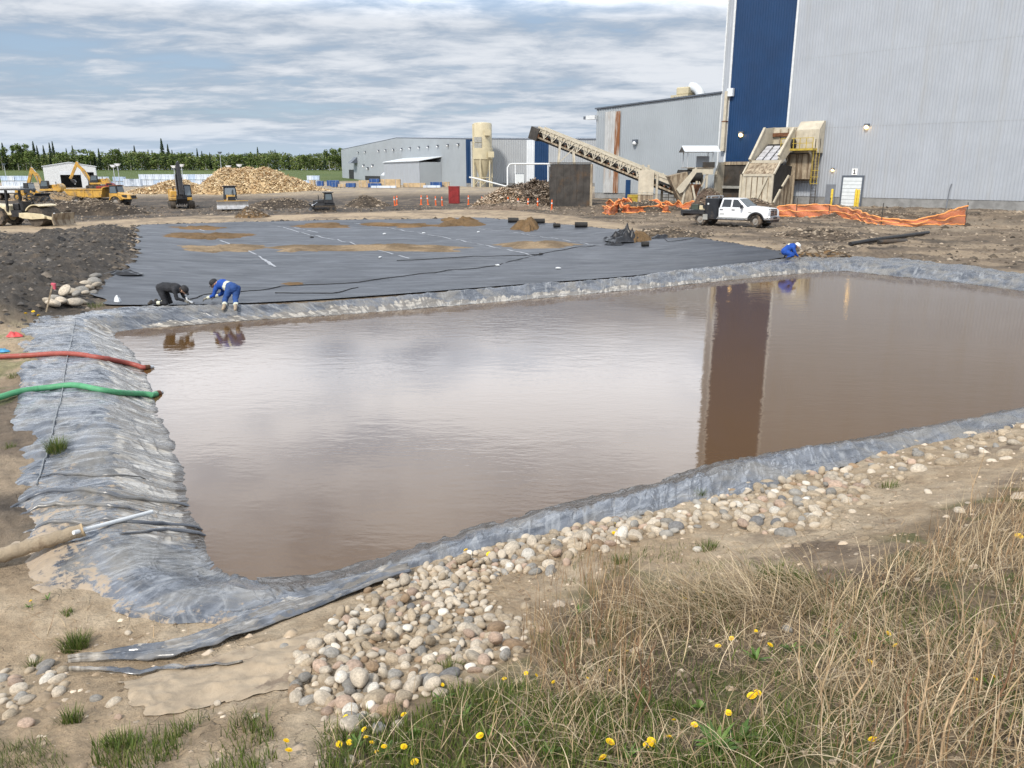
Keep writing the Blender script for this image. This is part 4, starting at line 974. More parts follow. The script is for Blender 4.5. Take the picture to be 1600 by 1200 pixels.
for k in range(28):
    MB().cyl(CVp(.04 + k * .034, -.66, .22), CVp(.04 + k * .034, .66, .22), .1, n=8).build('idler_roller', MATS['rusty'] if k % 3 else MATS['dark_steel'], cv_, True, world=True)
MB().cyl(CVp(1.0, -.85, .1), CVp(1.0, .85, .1), .42, n=14).build('head_drum', MATS['rusty'], cv_, True, world=True)
MB().beam(CVp(.985, 0, .2), CVp(1.045, 0, .2), 1.9, 1.5, upc).build('head_box', MATS['dark_steel'], cv_, world=True)
# support frame near the foot
for f0 in (.17, .27):
    for s in (-.85, .85):
        p = CVp(f0, s, 1.3 if f0 < .2 else 1.6); MB().beam(p, (p.x, p.y, -.1), .24).build('support_leg', MATS['cream'], cv_, world=True)
p1, p2 = CVp(.17, -.85, 0), CVp(.27, -.85, 0)
if p1.y > CVp(.17, .85, 0).y: p1, p2 = CVp(.17, .85, 0), CVp(.27, .85, 0)
for z0_, z1_, mt in ((.05, 1.45, 'cream_dirty'), (1.75, 4.3, 'cream')):
    mb = MB(); e = Vector((0, -.14, 0))
    mb.hexa([(p1.x, p1.y - .14, z0_), (p2.x, p2.y - .14, z0_), (p2.x, p2.y - .22, z0_), (p1.x, p1.y - .22, z0_)], [(p1.x, p1.y - .14, z1_), (p2.x, p2.y - .14, z1_), (p2.x, p2.y - .22, z1_), (p1.x, p1.y - .22, z1_)])
    mb.build('frame_panel', MATS[mt], cv_, world=True)
MB().beam((p1.x, p1.y - .2, 1.6), (p2.x, p2.y - .2, 1.6), .2).build('frame_rail', MATS['cream'], cv_, world=True)
# foot: tail hopper
tail = CVp(-.02, 0, 0)
mb = MB(); mb.hexa([(tail.x - .5, tail.y - 1, .3), (tail.x + .9, tail.y - 1, .3), (tail.x + .9, tail.y + 1, .3), (tail.x - .5, tail.y + 1, .3)], [(tail.x - 2.3, tail.y - 1.3, 3.6), (tail.x - .2, tail.y - 1.3, 4.1), (tail.x - .2, tail.y + 1.3, 4.1), (tail.x - 2.3, tail.y + 1.3, 3.6)])
mb.build('tail_hopper', MATS['cream_dirty'], cv_, world=True)
for dx_ in (-.7, 1.2):
    MB().beam((tail.x + dx_, tail.y - 1.1, -.1), (tail.x + dx_ * .4, tail.y - 1.1, 2.6), .22).build('tail_leg', MATS['cream'], cv_, world=True)
mb = MB(); mb.prism([(-2.2, 1.7), (-1.8, 1.9), (-.2, 4.3), (-.5, 4.6), (-2.6, 2.2)], -1.45, -1.3); mb.v = [(a + tail.x + 1.2, b_ + tail.y, c) for a, b_, c in mb.v]; mb.build('side_guard', MATS['cream'], cv_, world=True)
# leg frame that stands on the bunker wall
tb = 93.0
q0 = CVp(.80, 0, -.2)
bw = thing('bunker_wall', 'dark stained steel bunker wall standing under the conveyor', 'bunker wall', (*G(890, tb, 0), .1))
xb0, yb = G(859, tb, 0); xb1, _ = G(921, tb, 0); zb_ = zpix(256.5, tb)
npl = 6
for k in range(npl):
    a = xb0 + (xb1 - xb0) * k / npl; c = xb0 + (xb1 - xb0) * (k + 1) / npl
    MB().box((a + c) / 2, yb + .05 + .02 * (k % 2), zb_ / 2 - .2, (c - a) - .015, .22, zb_ + .4).build('steel_plate', MATS['dark_steel'], bw, world=True)
MB().box(xb1 + .15, yb + .25, zb_ / 2 - .2, .28, .7, zb_ + .4).build('end_post', MATS['cream_dirty'], bw, world=True)
MB().box((xb0 + xb1) / 2, yb + .05, zb_ + .12, xb1 - xb0 + .2, .5, .12).build('cap_beam', MATS['dark_steel'], bw, world=True)
MB().box((xb0 + xb1) / 2, yb + 2.9, zb_ / 2 - .3, xb1 - xb0, .3, zb_).build('rear_wall', MATS['dark_steel'], bw, world=True)
MB().box(xb0 + .15, yb + 1.5, zb_ / 2 - .3, .28, 2.6, zb_).build('side_wall', MATS['dark_steel'], bw, world=True)
for dx_ in (-1.1, .9):
    for dy_ in (.5, 2.6):
        MB().beam((q0.x + dx_, yb + dy_, zb_ - .4), (q0.x + dx_ * .8, yb + dy_ * .8 + .4, q0.z + .2 - dx_ * .4), .16).build('prop_leg', MATS['cream'], bw, world=True)
MB().beam((q0.x - 1.1, yb + .5, zb_ + .1), (q0.x + .8, yb + .6, q0.z), .1).build('prop_brace', MATS['cream'], bw, world=True)

# ---------------------------------------------------------------- roofed platform by the wing
tp = 91.0
hxp0, hyp = G(1068, tp, 0); hxp1, _ = G(1112, tp, 0)
plat = thing('roofed_platform', 'raised steel platform with small pitched sheet roof beside the wing', 'platform', ((hxp0 + hxp1) / 2, hyp, GZ))
zpf, zpr, zpk = zpix(263, tp), zpix(238, tp), zpix(229, tp)
cx_, wd = (hxp0 + hxp1) / 2, hxp1 - hxp0
for a in (0, 1):
    for b_ in (0, 2.4):
        MB().beam((hxp0 + .15 + a * (wd - .4), hyp + b_, zpf), (hxp0 + .15 + a * (wd - .4), hyp + b_, zpr), .09).build('roof_post', MATS['galv'], plat, world=True)
        if a: MB().beam((hxp0 + .9 + a * (wd - 1.7), hyp + b_, -.2), (hxp0 + .9 + a * (wd - 1.7), hyp + b_, zpf - .3), .22).build('leg', MATS['cream'], plat, world=True)
        else: MB().beam((hxp0 + 1.35, hyp + b_, -.2), (hxp0 + 1.35, hyp + b_, zpf - .3), .22).build('leg', MATS['cream'], plat, world=True)
MB().box(cx_ + .3, hyp + 1.2, zpf - .35, wd - .9, 2.8, .7).build('deck_beam', MATS['cream'], plat, world=True)
MB().box(cx_, hyp + 1.2, zpf + .05, wd, 3.0, .08).build('deck_plate', MATS['cream_dirty'], plat, world=True)
for sgn in (0, 1):
    MB().beam((hxp0 + 1.4, hyp - .02, zpf - .8 if sgn else .9), (hxp1 - .9, hyp - .02, .9 if sgn else zpf - .8), .12).build('cross_brace', MATS['cream'], plat, world=True)
for ys_, ye_ in ((hyp - .5, hyp + 1.2), (hyp + 2.9, hyp + 1.2)):
    mb = MB(); x0_, x1_ = hxp0 - .35, hxp1 + .45
    mb.hexa([(x0_, ys_, zpr), (x1_, ys_, zpr), (x1_, ye_, zpk), (x0_, ye_, zpk)], [(x0_, ys_, zpr + .08), (x1_, ys_, zpr + .08), (x1_, ye_, zpk + .08), (x0_, ye_, zpk + .08)]); mb.build('roof_sheet', MATS['roof_metal'], plat, world=True)
mb = MB(); mb.add([(hxp0 - .3, hyp - .45, zpr + .02), (hxp0 - .3, hyp + 2.85, zpr + .02), (hxp0 - .3, hyp + 1.2, zpk)], [(0, 1, 2)]); mb.build('gable_end', MATS['dark_steel'], plat, world=True)
MB().tube([(hxp0 - .8, hyp + .4, zpf - .9), (hxp0 + 1.9, hyp + .4, zpf - .9)], .75, 14).build('screen_drum', MATS['black_rubber'], plat, True, world=True)
mb = MB(); mb.prism([(-.8, 1.6), (.9, 1.6), (.3, 0), (-.3, 0)], -.6, .6); mb.v = [(a + hxp0 + .9, b_ + hyp, c + zpf - 3.4) for a, b_, c in mb.v]; mb.build('discharge_chute', MATS['rusty'], plat, world=True)
MB().box(cx_ + .8, hyp + 2.3, zpf + .75, wd * .45, .15, 1.3).build('screen_panel', MATS['siding_grey'], plat, world=True)
MB().box(hxp1 - .7, hyp - .1, zpf + .4, 1.3, .5, .6).build('control_box', MATS['dark_steel'], plat, world=True)
# conveyor-side rail fence behind the frame
rfn = thing('pipe_railing', 'low rusty pipe railing behind the conveyor foot', 'railing', (*G(1050, 97, .5), .4))
for k in range(5): p = G(1035 + k * 9, 97, .5); MB().beam((p[0], p[1], .2), (p[0], p[1], 2.0), .08).build('post', MATS['dark_steel'], rfn, world=True)
for hh_ in (1.0, 1.6, 2.0): p = G(1034, 97, .5); q = G(1072, 97, .5); MB().beam((*p, hh_), (*q, hh_), .07).build('rail', MATS['dark_steel'], rfn, world=True)
# bollards by the doors
for px, py, lab in ((1303.5, 318, 'thin yellow bollard beside the grey man door'), (1341.5, 321, 'left of two yellow bollards before the overhead door'), (1345.5, 321, 'right of two yellow bollards before the overhead door')):
    s = s_of(px, 1.5); x, y, _z = WF(s, 1.5, 0); z = Hz(x, y)
    o = MB(); o.lathe([(.13, -.3), (.13, 1.45), (.11, 1.55), (.03, 1.6)], n=14)
    b_ = o.build('bollard', MATS['bollard_yellow'], None, True); b_.location = (x, y, z); b_.scale.z = 1.15; tag(b_, lab, 'bollard', 'yellow bollards at the mill doors')
# ================================================================== TREES AND FAR YARD
mk('bark', (.10, .075, .055), .9, .3, 3)
mk('bark_pale', (.30, .29, .25), .9, .25, 3)
mk_attr('foliage', .75, 2.0, .25, 0, spec=.15)
def leaf_cloud(n, centers, radii, size, cols, rng, flat=.6, jit=.35):
    """n small leaf-clump faces spread through ellipsoids"""
    k = rng.integers(0, len(centers), n); C_ = np.asarray(centers)[k]; R_ = np.asarray(radii)[k]
    d = rng.normal(size=(n, 3)); d /= np.linalg.norm(d, axis=1)[:, None]
    p = C_ + d * R_ * (rng.random(n) ** .38)[:, None]
    u = rng.normal(size=(n, 3)); u /= np.linalg.norm(u, axis=1)[:, None]; u[:, 2] *= flat
    w_ = np.cross(u, rng.normal(size=(n, 3))); w_ /= np.linalg.norm(w_, axis=1)[:, None]
    s = size * (.5 + rng.random(n))[:, None]
    V_ = np.stack([p - u * s, p + w_ * s * .7, p + u * s, p - w_ * s * .7], 1).reshape(-1, 3)
    F_ = np.arange(n * 4).reshape(-1, 4)
    c = np.asarray(cols)[rng.integers(0, len(cols), n)] * (1 + jit * (rng.random((n, 1)) - .5))
    return V_, F_, np.repeat(c, 4, 0)
def spruce_mesh(seed, h=14, dense=520):
    rng = np.random.default_rng(seed); V_ = []; c_ = []
    for i in range(dense):
        f = rng.random() ** .8; z = h * (.12 + .88 * f); rr = (1 - f) ** .85 * h * .15 * (.55 + .6 * rng.random()) + .12
        a = rng.random() * 6.283; tip = np.array([math.cos(a) * rr, math.sin(a) * rr, z - rr * .35]); rt = np.array([0, 0, z + .1])
        w_ = np.array([-math.sin(a), math.cos(a), 0]) * (.22 + .25 * rr * .5); md = (tip + rt) * .5 + np.array([0, 0, .1])
        V_ += [rt, md - w_, tip, md + w_]; g = .65 + .6 * rng.random(); c_ += [(.055 * g, .085 * g, .043 * g)] * 4
    return np.array(V_), np.arange(len(V_)).reshape(-1, 4), np.array(c_)
def tree_proto(kind, seed):
    if kind == 'spruce':
        t = thing('spruce_tree', 'x', 'tree'); V_, F_, c_ = spruce_mesh(seed)
        npmesh('crown', V_, F_, MATS['foliage'], c_, False, parent=t)
        MB().tube([(0, 0, -.5), (0, 0, 6), (0, 0, 13.6)], [.2, .13, .03], 6).build('trunk', MATS['bark'], t, True)
    else:
        rng = np.random.default_rng(seed); t = thing('broadleaf_tree', 'x', 'tree')
        cs = [(rng.normal() * 1.6, rng.normal() * 1.6, 5 + rng.random() * 6.5) for _ in range(11)]; rs_ = [(1.3 + rng.random(), 1.3 + rng.random(), 1.1 + .8 * rng.random()) for _ in range(11)]
        V_, F_, c_ = leaf_cloud(900, cs, rs_, .42, [(.11, .155, .042), (.145, .18, .055), (.08, .115, .036)], rng)
        npmesh('crown', V_, F_, MATS['foliage'], c_, False, parent=t)
        mb = MB().tube([(0, 0, -.5), (.1, 0, 4), (0, .2, 10)], [.22, .15, .04], 6)
        for k in range(6): c = cs[k]; mb.tube([(0.05, .05, 3.5 + k * .5), (c[0] * .6, c[1] * .6, c[2] * .8 + 1), c], [.09, .06, .02], 5)
        mb.build('trunk', MATS['bark_pale'], t, True)
    return t
sp_protos = [tree_proto('spruce', k) for k in range(4)]; bl_protos = [tree_proto('broad', 40 + k) for k in range(4)]
rt = np.random.default_rng(5); used_p = set()
def put_tree(protos, i, px, t, hpx, label, group, base=None):
    p = protos[i % len(protos)]
    o = p if p.name not in used_p and not used_p.add(p.name) else copy_tree(p)
    x, y = G(px, t, 5.5); z = Hz(x, y, False); hh = hpx / FPX * t
    k = hh / 13.6 if protos is sp_protos else hh / 12.0
    o.location = (x, y, z - .1); o.scale = (k * (.9 + .35 * rt.random()), k * (.9 + .3 * rt.random()), k); o.rotation_euler = (0, 0, rt.random() * 6.28)
    tag(o, label, 'tree', group)
spx = [(10,38),(58,40),(63,34),(73,34),(83,38),(88,40),(108,30),(118,34),(150,26),(158,30),(190,30),(214,34),(230,24),(235,28),(241,27),(257,44),(266,36),(272,28),(311,30),(318,26),(330,24),(405,32),(432,28),(451,22),(470,22),(24,34),(140,27),(200,26),(286,26),(360,24),(385,24),(508,22),(-25,38),(-60,36)]
for i, (px, h) in enumerate(sorted(spx)): put_tree(sp_protos, i, px, 455 + rt.random() * 25, h + 2, ('dark pointed spruce in the treeline, ' + nth(i - 2) + ' spruce from the left edge') if i > 1 else 'dark pointed spruce of the treeline beyond the left edge', 'spruces in the treeline')
bpx = [(30,36),(42,38),(5,33),(98,26),(128,30),(143,29),(170,27),(183,30),(205,25),(222,25),(248,26),(280,24),(296,25),(322,22),(345,23),(370,22),(395,24),(420,23),(445,21),(478,22),(492,24),(515,30),(524,32),(535,31),(-15,32),(-45,34),(50,30),(550,30),(565,28)]
for i, (px, h) in enumerate(sorted(bpx)): put_tree(bl_protos, i, px, 440 + rt.random() * 20, h + 1, ('leafy broadleaf tree before the wood, ' + nth(i - 2) + ' broadleaf from the left edge') if i > 1 else 'leafy broadleaf tree of the wood beyond the left edge', 'broadleaf trees in the treeline')
# the mass of the wood
cs, rs_ = [], []
for px in np.arange(-160, 620, 2.4):
    t = 450 + 60 * rt.random(); x, y = G(px, t, 5.5); z = Hz(x, y, False); h = (16 + 10 * fbm(np.array([px * .03]), np.array([0.]), 7, 3)[0] + 5 * rt.random()) / FPX * t
    for f in (.2, .5, .8): cs.append((x, y, z + h * f)); rs_.append((2.2, 2.2, h * .24))
V_, F_, c_ = leaf_cloud(70000, cs, rs_, .5, [(.12, .165, .045), (.155, .19, .06), (.09, .13, .04), (.17, .18, .08)], rt)
wood = npmesh('woodland', V_, F_, MATS['foliage'], c_, False); tag(wood, 'dense band of green woodland along the horizon', 'woodland', kind='stuff')

# ---------------------------------------------------------------- lumber packs
mk('wrap_white', (.56, .62, .70), .4, .1, .6); mk('wrap_pale_blue', (.42, .52, .66), .4, .1, .6); mk('wrap_blue', (.02, .07, .22), .4, .15, .6); mk('wrap_dark', (.03, .035, .05), .45, .2, .6)
mk('raw_lumber', (.46, .34, .20), .7, .2, 1.2); mk('wrap_band', (.2, .25, .33), .5, .1)
_pk = {}
def lumber_pack(mt, L, W, Hh):
    key = (mt, round(L, 2), round(W, 2), round(Hh, 2))
    if key in _pk: return copy_tree(_pk[key])
    r = thing('lumber_pack', 'x', 'lumber pack')
    MB().box(0, 0, Hh / 2 + .05, L, W, Hh - .1).build('wrapping', MATS[mt], r, bevel=.04)
    for s in (-.28, .28): MB().box(s * L, 0, Hh / 2 + .05, .09, W + .02, Hh - .08).build('strap', MATS['wrap_band'], r)
    for s in (-.3, .3): MB().box(s * L, 0, .0, .14, W * .98, .1).build('bearer', MATS['raw_lumber'], r)
    _pk[key] = r; return r
def pack_row(px0, px1, t, ncol, nlev, mts, Hh, label, group, skip=.12):
    x0_, y = G(px0, t); x1_, _ = G(px1, t); L = (x1_ - x0_) / ncol
    for c in range(ncol):
        for l in range(nlev):
            if l == nlev - 1 and rt.random() < skip: continue
            o = lumber_pack(mts[int(rt.integers(0, len(mts)))], L * .96, 1.6, Hh)
            zz = Hz(x0_ + L * (c + .5), y, False)
            o.location = (x0_ + L * (c + .5), y + rt.random() * .3, zz + .05 + l * (Hh + .05)); o['label'] = label + f", {'upper' if l else 'lower'} pack of the {nth(c)} stack"; o['group'] = group
WB = ['wrap_white', 'wrap_pale_blue', 'wrap_white']
pack_row(5, 48, 232, 4, 2, WB, 1.5, 'pale lumber pack left of the shed', 'lumber packs left of the shed')
pack_row(144, 196, 236, 6, 2, WB, 1.35, 'pale lumber pack right of the shed', 'lumber packs right of the shed', .3)
pack_row(220, 340, 240, 11, 2, WB, 1.7, 'pale lumber pack behind the chip pile', 'lumber packs behind the chip pile', .05)
pack_row(462, 500, 226, 4, 2, WB, 1.3, 'pale lumber pack right of the chip pile', 'lumber packs right of the chip pile', .3)
pack_row(195, 222, 228, 3, 1, ['wrap_dark', 'wrap_white'], 2.2, 'dark lumber pack beside the light poles', 'dark lumber packs by the poles', 0)
for px, t, mt, wpx, hpx, base, lab in [
    (501, 205, 'wrap_blue', 10, 8, 0, 'small blue wrapped pack right of the chip pile'), (521, 205, 'wrap_blue', 18, 9, 0, 'bright blue pack at the right end of the pile'), (489, 206, 'raw_lumber', 8, 9, 0, 'bare timber pack right of the chip pile'),
    (523, 190, 'wrap_blue', 9, 8, 0, 'blue pack left of the warehouse dark doorway'), (535, 190, 'raw_lumber', 10, 5, 0, 'low bare timber pack by the warehouse corner'), (549, 186, 'wrap_blue', 14, 7, 0, 'low blue pack before the warehouse dark doorway'),
    (570, 186, 'raw_lumber', 16, 11, 0, 'tall bare timber pack before the warehouse'), (586, 183, 'wrap_blue', 20, 7, 0, 'blue pack under the white covered one'), (586, 184, 'wrap_blue', 15, 6, 1.15, 'blue pack on top of another blue pack'),
    (611, 184, 'raw_lumber', 30, 13, 0, 'largest bare timber pack before the annex'), (600, 176, 'wrap_white', 38, 4, 0, 'low white covered pack in front of the timber'), (648, 186, 'raw_lumber', 34, 7, 0, 'long low bare timber pack before the annex'),
    (675, 180, 'wrap_white', 26, 4, 0, 'low white pack near the red bin'), (682, 190, 'wrap_blue', 18, 8, 0, 'blue pack between annex and silo'), (697, 192, 'raw_lumber', 11, 8, 0, 'bare timber pack left of the silo foot')]:
    o = lumber_pack(mt, wpx / FPX * t, 1.5, max(.4, hpx / FPX * t)); x, y = G(px, t); o.location = (x, y, Hz(x, y, False) + .05 + base); tag(o, lab, 'lumber pack', 'lumber packs by the warehouse')
# ---------------------------------------------------------------- light poles
for px, py, t, lab in [(181, 261, 222, 'left yard light pole right of the shed'), (188, 259, 224, 'second yard light pole right of the shed'), (275, 262, 224, 'yard light pole left of the dark excavator boom'), (287, 260, 224, 'yard light pole behind the dark excavator boom'),
                       (360, 262, 222, 'yard light pole behind the chip pile crest'), (377, 260, 224, 'rightmost yard light pole behind the chip pile'), (348, 240, 300, 'tall thin pole against the treeline'), (11, 258, 300, 'thin pole at the left by the treeline')]:
    x, y = G(px, t); z0 = Hz(x, y, False); zt_ = zpix(py, t)
    r = thing('light_pole', lab, 'light pole', (x, y, z0), 0, 'yard light poles')
    MB().tube([(0, 0, -.3), (0, 0, zt_ - z0)], [.16, .09], 8).build('mast', MATS['galv'], r, True)
    MB().hexa([(-.35, -.3, zt_ - z0 - .1), (.35, -.3, zt_ - z0 - .1), (.35, .3, zt_ - z0 - .1), (-.35, .3, zt_ - z0 - .1)], [(-.75, -.5, zt_ - z0 + .6), (.75, -.5, zt_ - z0 + .6), (.75, .5, zt_ - z0 + .6), (-.75, .5, zt_ - z0 + .6)]).build('lamp_head', MATS['lamp_off'] if t < 250 else MATS['trim_dark'], r)

# ================================================================== HEAPS
mk_attr('heap', .95, 5, .3, .6, 10, .08, .12)
MOUND_PTS = []
def mound(name, cx, cy, rx, ry, h, rz, colf, label, cat, seed, nr=40, na=110, rough=.25, edge=.22, group=None, prof=1.0, fine=4.0, zf=None, kind=None):
    a = np.linspace(0, 2 * math.pi, na, endpoint=False)[:, None]; f = np.linspace(0, 1, nr)[None]
    er = 1 + edge * 2 * (fbm(np.cos(a) * 1.6 + seed, np.sin(a) * 1.6 + seed * 2, seed, 4) - .5)
    lx_ = np.cos(a) * f * rx * er; ly_ = np.sin(a) * f * ry * er; c, s = math.cos(rz), math.sin(rz)
    x = cx + lx_ * c - ly_ * s; y = cy + lx_ * s + ly_ * c
    g = H_all(x.ravel(), y.ravel()).reshape(x.shape) if zf is None else zf(x, y)
    top = (1 - f ** 2) ** prof * h; n = fbm(x * fine * .25 + seed, y * fine * .25, seed + 3, 5, .62)
    z = g + top * (1 + rough * 3 * (n - .5)) + rough * .35 * h * (fbm(x * fine, y * fine, seed + 9, 3) - .5) * (1 - f ** 4) - .06 * f ** 6
    V_ = np.stack([x - cx, y - cy, z - float(z.min())], -1).reshape(-1, 3)
    col_ = colf(x, y, n, top / max(h, .01)).reshape(-1, 3)
    if zf is None:
        rgm = np.random.default_rng(seed); kk = rgm.integers(0, x.size, int(500 + 60 * rx * ry)); jx = rgm.normal(size=len(kk)) * .08; MOUND_PTS.append((np.stack([x.ravel()[kk] + jx, y.ravel()[kk], z.ravel()[kk] + .01], -1), col_[kk]))
    o = npmesh(name, V_, gridfaces(na, nr, True), MATS['heap'], col_, parent=None); o.location = (cx, cy, float(z.min()))
    return tag(o, label, cat, group, kind), (x, y, z)
def cramp(c0, c1, lo=.35, hi=.65): return lambda x, y, n, t: lerp3(np.zeros(x.shape + (3,)) + np.array(c0), c1, sstep(lo, hi, n))
mk_attr('chips', .8, 8, .3, 0, spec=.15)
def scatter_bits(name, xs, ys, zs, L, W, cols, rng, parent, tilt=.5, thick=.02, mat='chips', upv=0.0):
    """loose flat splinters lying on a heap"""
    n = len(xs); a = rng.random(n) * 6.283; tl = (rng.random(n) - .5) * 2 * tilt + upv; l = L * (.4 + rng.random(n)); w_ = W * (.5 + rng.random(n))
    d = np.stack([np.cos(a) * np.cos(tl), np.sin(a) * np.cos(tl), np.sin(tl)], -1) * l[:, None] / 2
    q = np.stack([-np.sin(a), np.cos(a), (rng.random(n) - .5) * .8], -1) * w_[:, None] / 2
    p = np.stack([xs, ys, zs], -1); up = np.array([0, 0, thick])
    V_ = np.stack([p - d - q, p + d - q, p + d + q, p - d + q, p - d * .9 + up * 2, p + d * .9 + up * 2], 1)
    F_ = np.array([[0, 1, 5, 4], [2, 3, 4, 5], [0, 1, 2, 3]])
    F2 = (np.arange(n)[:, None, None] * 6 + F_[None]).reshape(-1, 4)
    c = np.repeat(np.asarray(cols)[rng.integers(0, len(cols), n)] * (.75 + .5 * rng.random((n, 1))), 6, 0)
    V_ = V_.reshape(-1, 3)
    if parent is not None: V_ = V_ - np.array(parent.location)
    o = npmesh(name, V_, F2, MATS[mat], c, False, parent=parent); return tag(o, None, None, None, 'stuff')
rc = np.random.default_rng(23)
# wood-chip pile: one heap with three crests
cxp, cyp = G(345, 155)
hp = []
na, nr = 150, 46
a = np.linspace(0, 2 * math.pi, na, endpoint=False)[:, None]; f = np.linspace(0, 1, nr)[None]
er = 1 + .2 * (fbm(np.cos(a) * 2 + 5, np.sin(a) * 2, 5, 3) - .5)
x = cxp + np.cos(a) * f * 20.5 * er; y = cyp + 3 + np.sin(a) * f * 11 * er
def crest(px, h, wx): xx = G(px, 155)[0]; return h * np.exp(-((x - xx) / wx) ** 2)
ridgep = np.maximum.reduce([crest(215, 2.7, 4.5), crest(262, 3.4, 4.5), crest(352, 4.7, 4.2), crest(380, 4.8, 5), crest(415, 5.35, 6.5), crest(450, 4.2, 5)])
z = H_all(x.ravel(), y.ravel(), False).reshape(x.shape) + ridgep * np.clip(1 - f ** 1.6, 0, 1) ** .8 * (1 + .3 * (fbm(x * .5, y * .5, 15, 4) - .5)) + (fbm(x * 1.5, y * 1.5, 17, 4) - .5) * .6 * (1 - f ** 6) - .1 * f ** 8
nn = fbm(x * .6, y * .6, 19, 5, .6)
colp = lerp3(np.zeros(x.shape + (3,)) + np.array([.55, .42, .245]), [.36, .245, .13], sstep(.48, .68, nn))
pile = npmesh('wood_chip_pile', np.stack([x - cxp, y - cyp, z], -1), gridfaces(na, nr, True), MATS['heap'], colp.reshape(-1, 3)); pile.location = (cxp, cyp, 0)
tag(pile, 'long pale heap of fresh wood chips and offcuts', 'chip pile')
i_ = rc.integers(0, na, 16000); j_ = (nr * rc.random(16000) ** .6).astype(int)
scatter_bits('loose_chips', x[i_, j_] + rc.normal(size=16000) * .2, y[i_, j_] + rc.normal(size=16000) * .2, z[i_, j_] + .05, .75, .16, [(.62, .48, .29), (.5, .36, .2), (.68, .55, .36), (.34, .22, .12)], rc, pile, .6, .03)
# far low chip spill behind the haul truck and small dark heaps
soil = cramp((.10, .078, .058), (.055, .046, .038)); brown = cramp((.20, .125, .062), (.13, .085, .045)); sand = cramp((.27, .20, .125), (.15, .11, .07))
for px, t, wpx, hgt, ry, cf, nm, lab, cat in [
    (80, 118, 130, 1.0, 5, cramp((.40, .29, .17), (.26, .18, .10)), 'chip_spill', 'low pale spill of chips behind the haul truck', 'chip spill'),
    (140, 78, 180, 1.3, 4, soil, 'spoil_mound', 'long dark spoil mound before the yellow haul truck', 'soil mound'),
    (440, 94, 100, .9, 5, soil, 'spoil_mound', 'low dark soil mound left of the small dozer', 'soil mound'),
    (575, 96, 70, 1.0, 4, soil, 'spoil_mound', 'dark soil mound right of the small dozer', 'soil mound'),
    (394, 72, 50, .75, 2, brown, 'soil_heap', 'small brown soil heap on the haul road', 'soil heap'),
    (800, 88, 150, .55, 3, cramp((.30, .24, .18), (.16, .12, .09)), 'rubble_bank', 'pale rubble bank behind the orange posts', 'rubble'),
    (1000, 84, 130, .8, 4, soil, 'spoil_mound', 'dark churned mound below the conveyor', 'soil mound'),
    (1180, 75, 110, 1.35, 3, cramp((.15, .11, .075), (.08, .06, .045)), 'bark_mound', 'brown bark heap spilled before the feed hopper', 'bark heap'),
    (1105, 83, 60, 1.7, 3, cramp((.17, .12, .085), (.09, .065, .05)), 'bark_mound', 'brown bark heap under the roofed platform', 'bark heap'),
    (1350, 70, 160, .55, 3, cramp((.16, .12, .085), (.085, .066, .05)), 'spoil_mound', 'low dirt mound behind the orange net fence', 'soil mound'),
    (1275, 50, 130, .5, 3.0, cramp((.14, .108, .08), (.08, .064, .05)), 'spoil_mound', 'muddy hump right of the white truck', 'soil mound'),
    (1040, 50.5, 150, .42, 2.5, cramp((.12, .095, .07), (.065, .054, .044)), 'spoil_mound', 'muddy hump behind the flatbed', 'soil mound')]:
    x_, y_ = G(px, t); mound(nm, x_, y_, wpx / 2 / FPX * t, ry, hgt, 0, cf, lab, cat, int(px) + 3, rough=.4, fine=2.2)
# debris pile of bark and wood waste beside the bunker wall
x_, y_ = G(838, 98); deb, (mx, my, mz) = mound('debris_pile', x_, y_, 66 / FPX * 98, 5, 2.6, 0, cramp((.10, .075, .055), (.045, .035, .028)), 'dark heap of bark and broken wood beside the bunker wall', 'debris pile', 77, rough=.5, prof=.9, fine=2)
i_ = rc.integers(0, mx.shape[0], 4200); j_ = rc.integers(0, mx.shape[1], 4200)
scatter_bits('loose_sticks', mx[i_, j_], my[i_, j_], mz[i_, j_] + .06, .7, .09, [(.10, .075, .055), (.05, .042, .034), (.17, .125, .09), (.3, .25, .2)], rc, deb, .7, .04)
x_, y_ = G(790, 95); deb2, (mx, my, mz) = mound('wood_waste_pile', x_, y_, 52 / FPX * 95, 3.5, 1.5, 0, cramp((.34, .25, .17), (.2, .14, .09)), 'pinkish heap of splintered wood left of the dark debris', 'wood waste', 79, rough=.5, fine=2)
i_ = rc.integers(0, mx.shape[0], 1800); j_ = rc.integers(0, mx.shape[1], 1800)
scatter_bits('loose_splinters', mx[i_, j_], my[i_, j_], mz[i_, j_] + .05, .8, .12, [(.42, .32, .23), (.3, .22, .15), (.55, .46, .36), (.16, .12, .08)], rc, deb2, .6, .04)
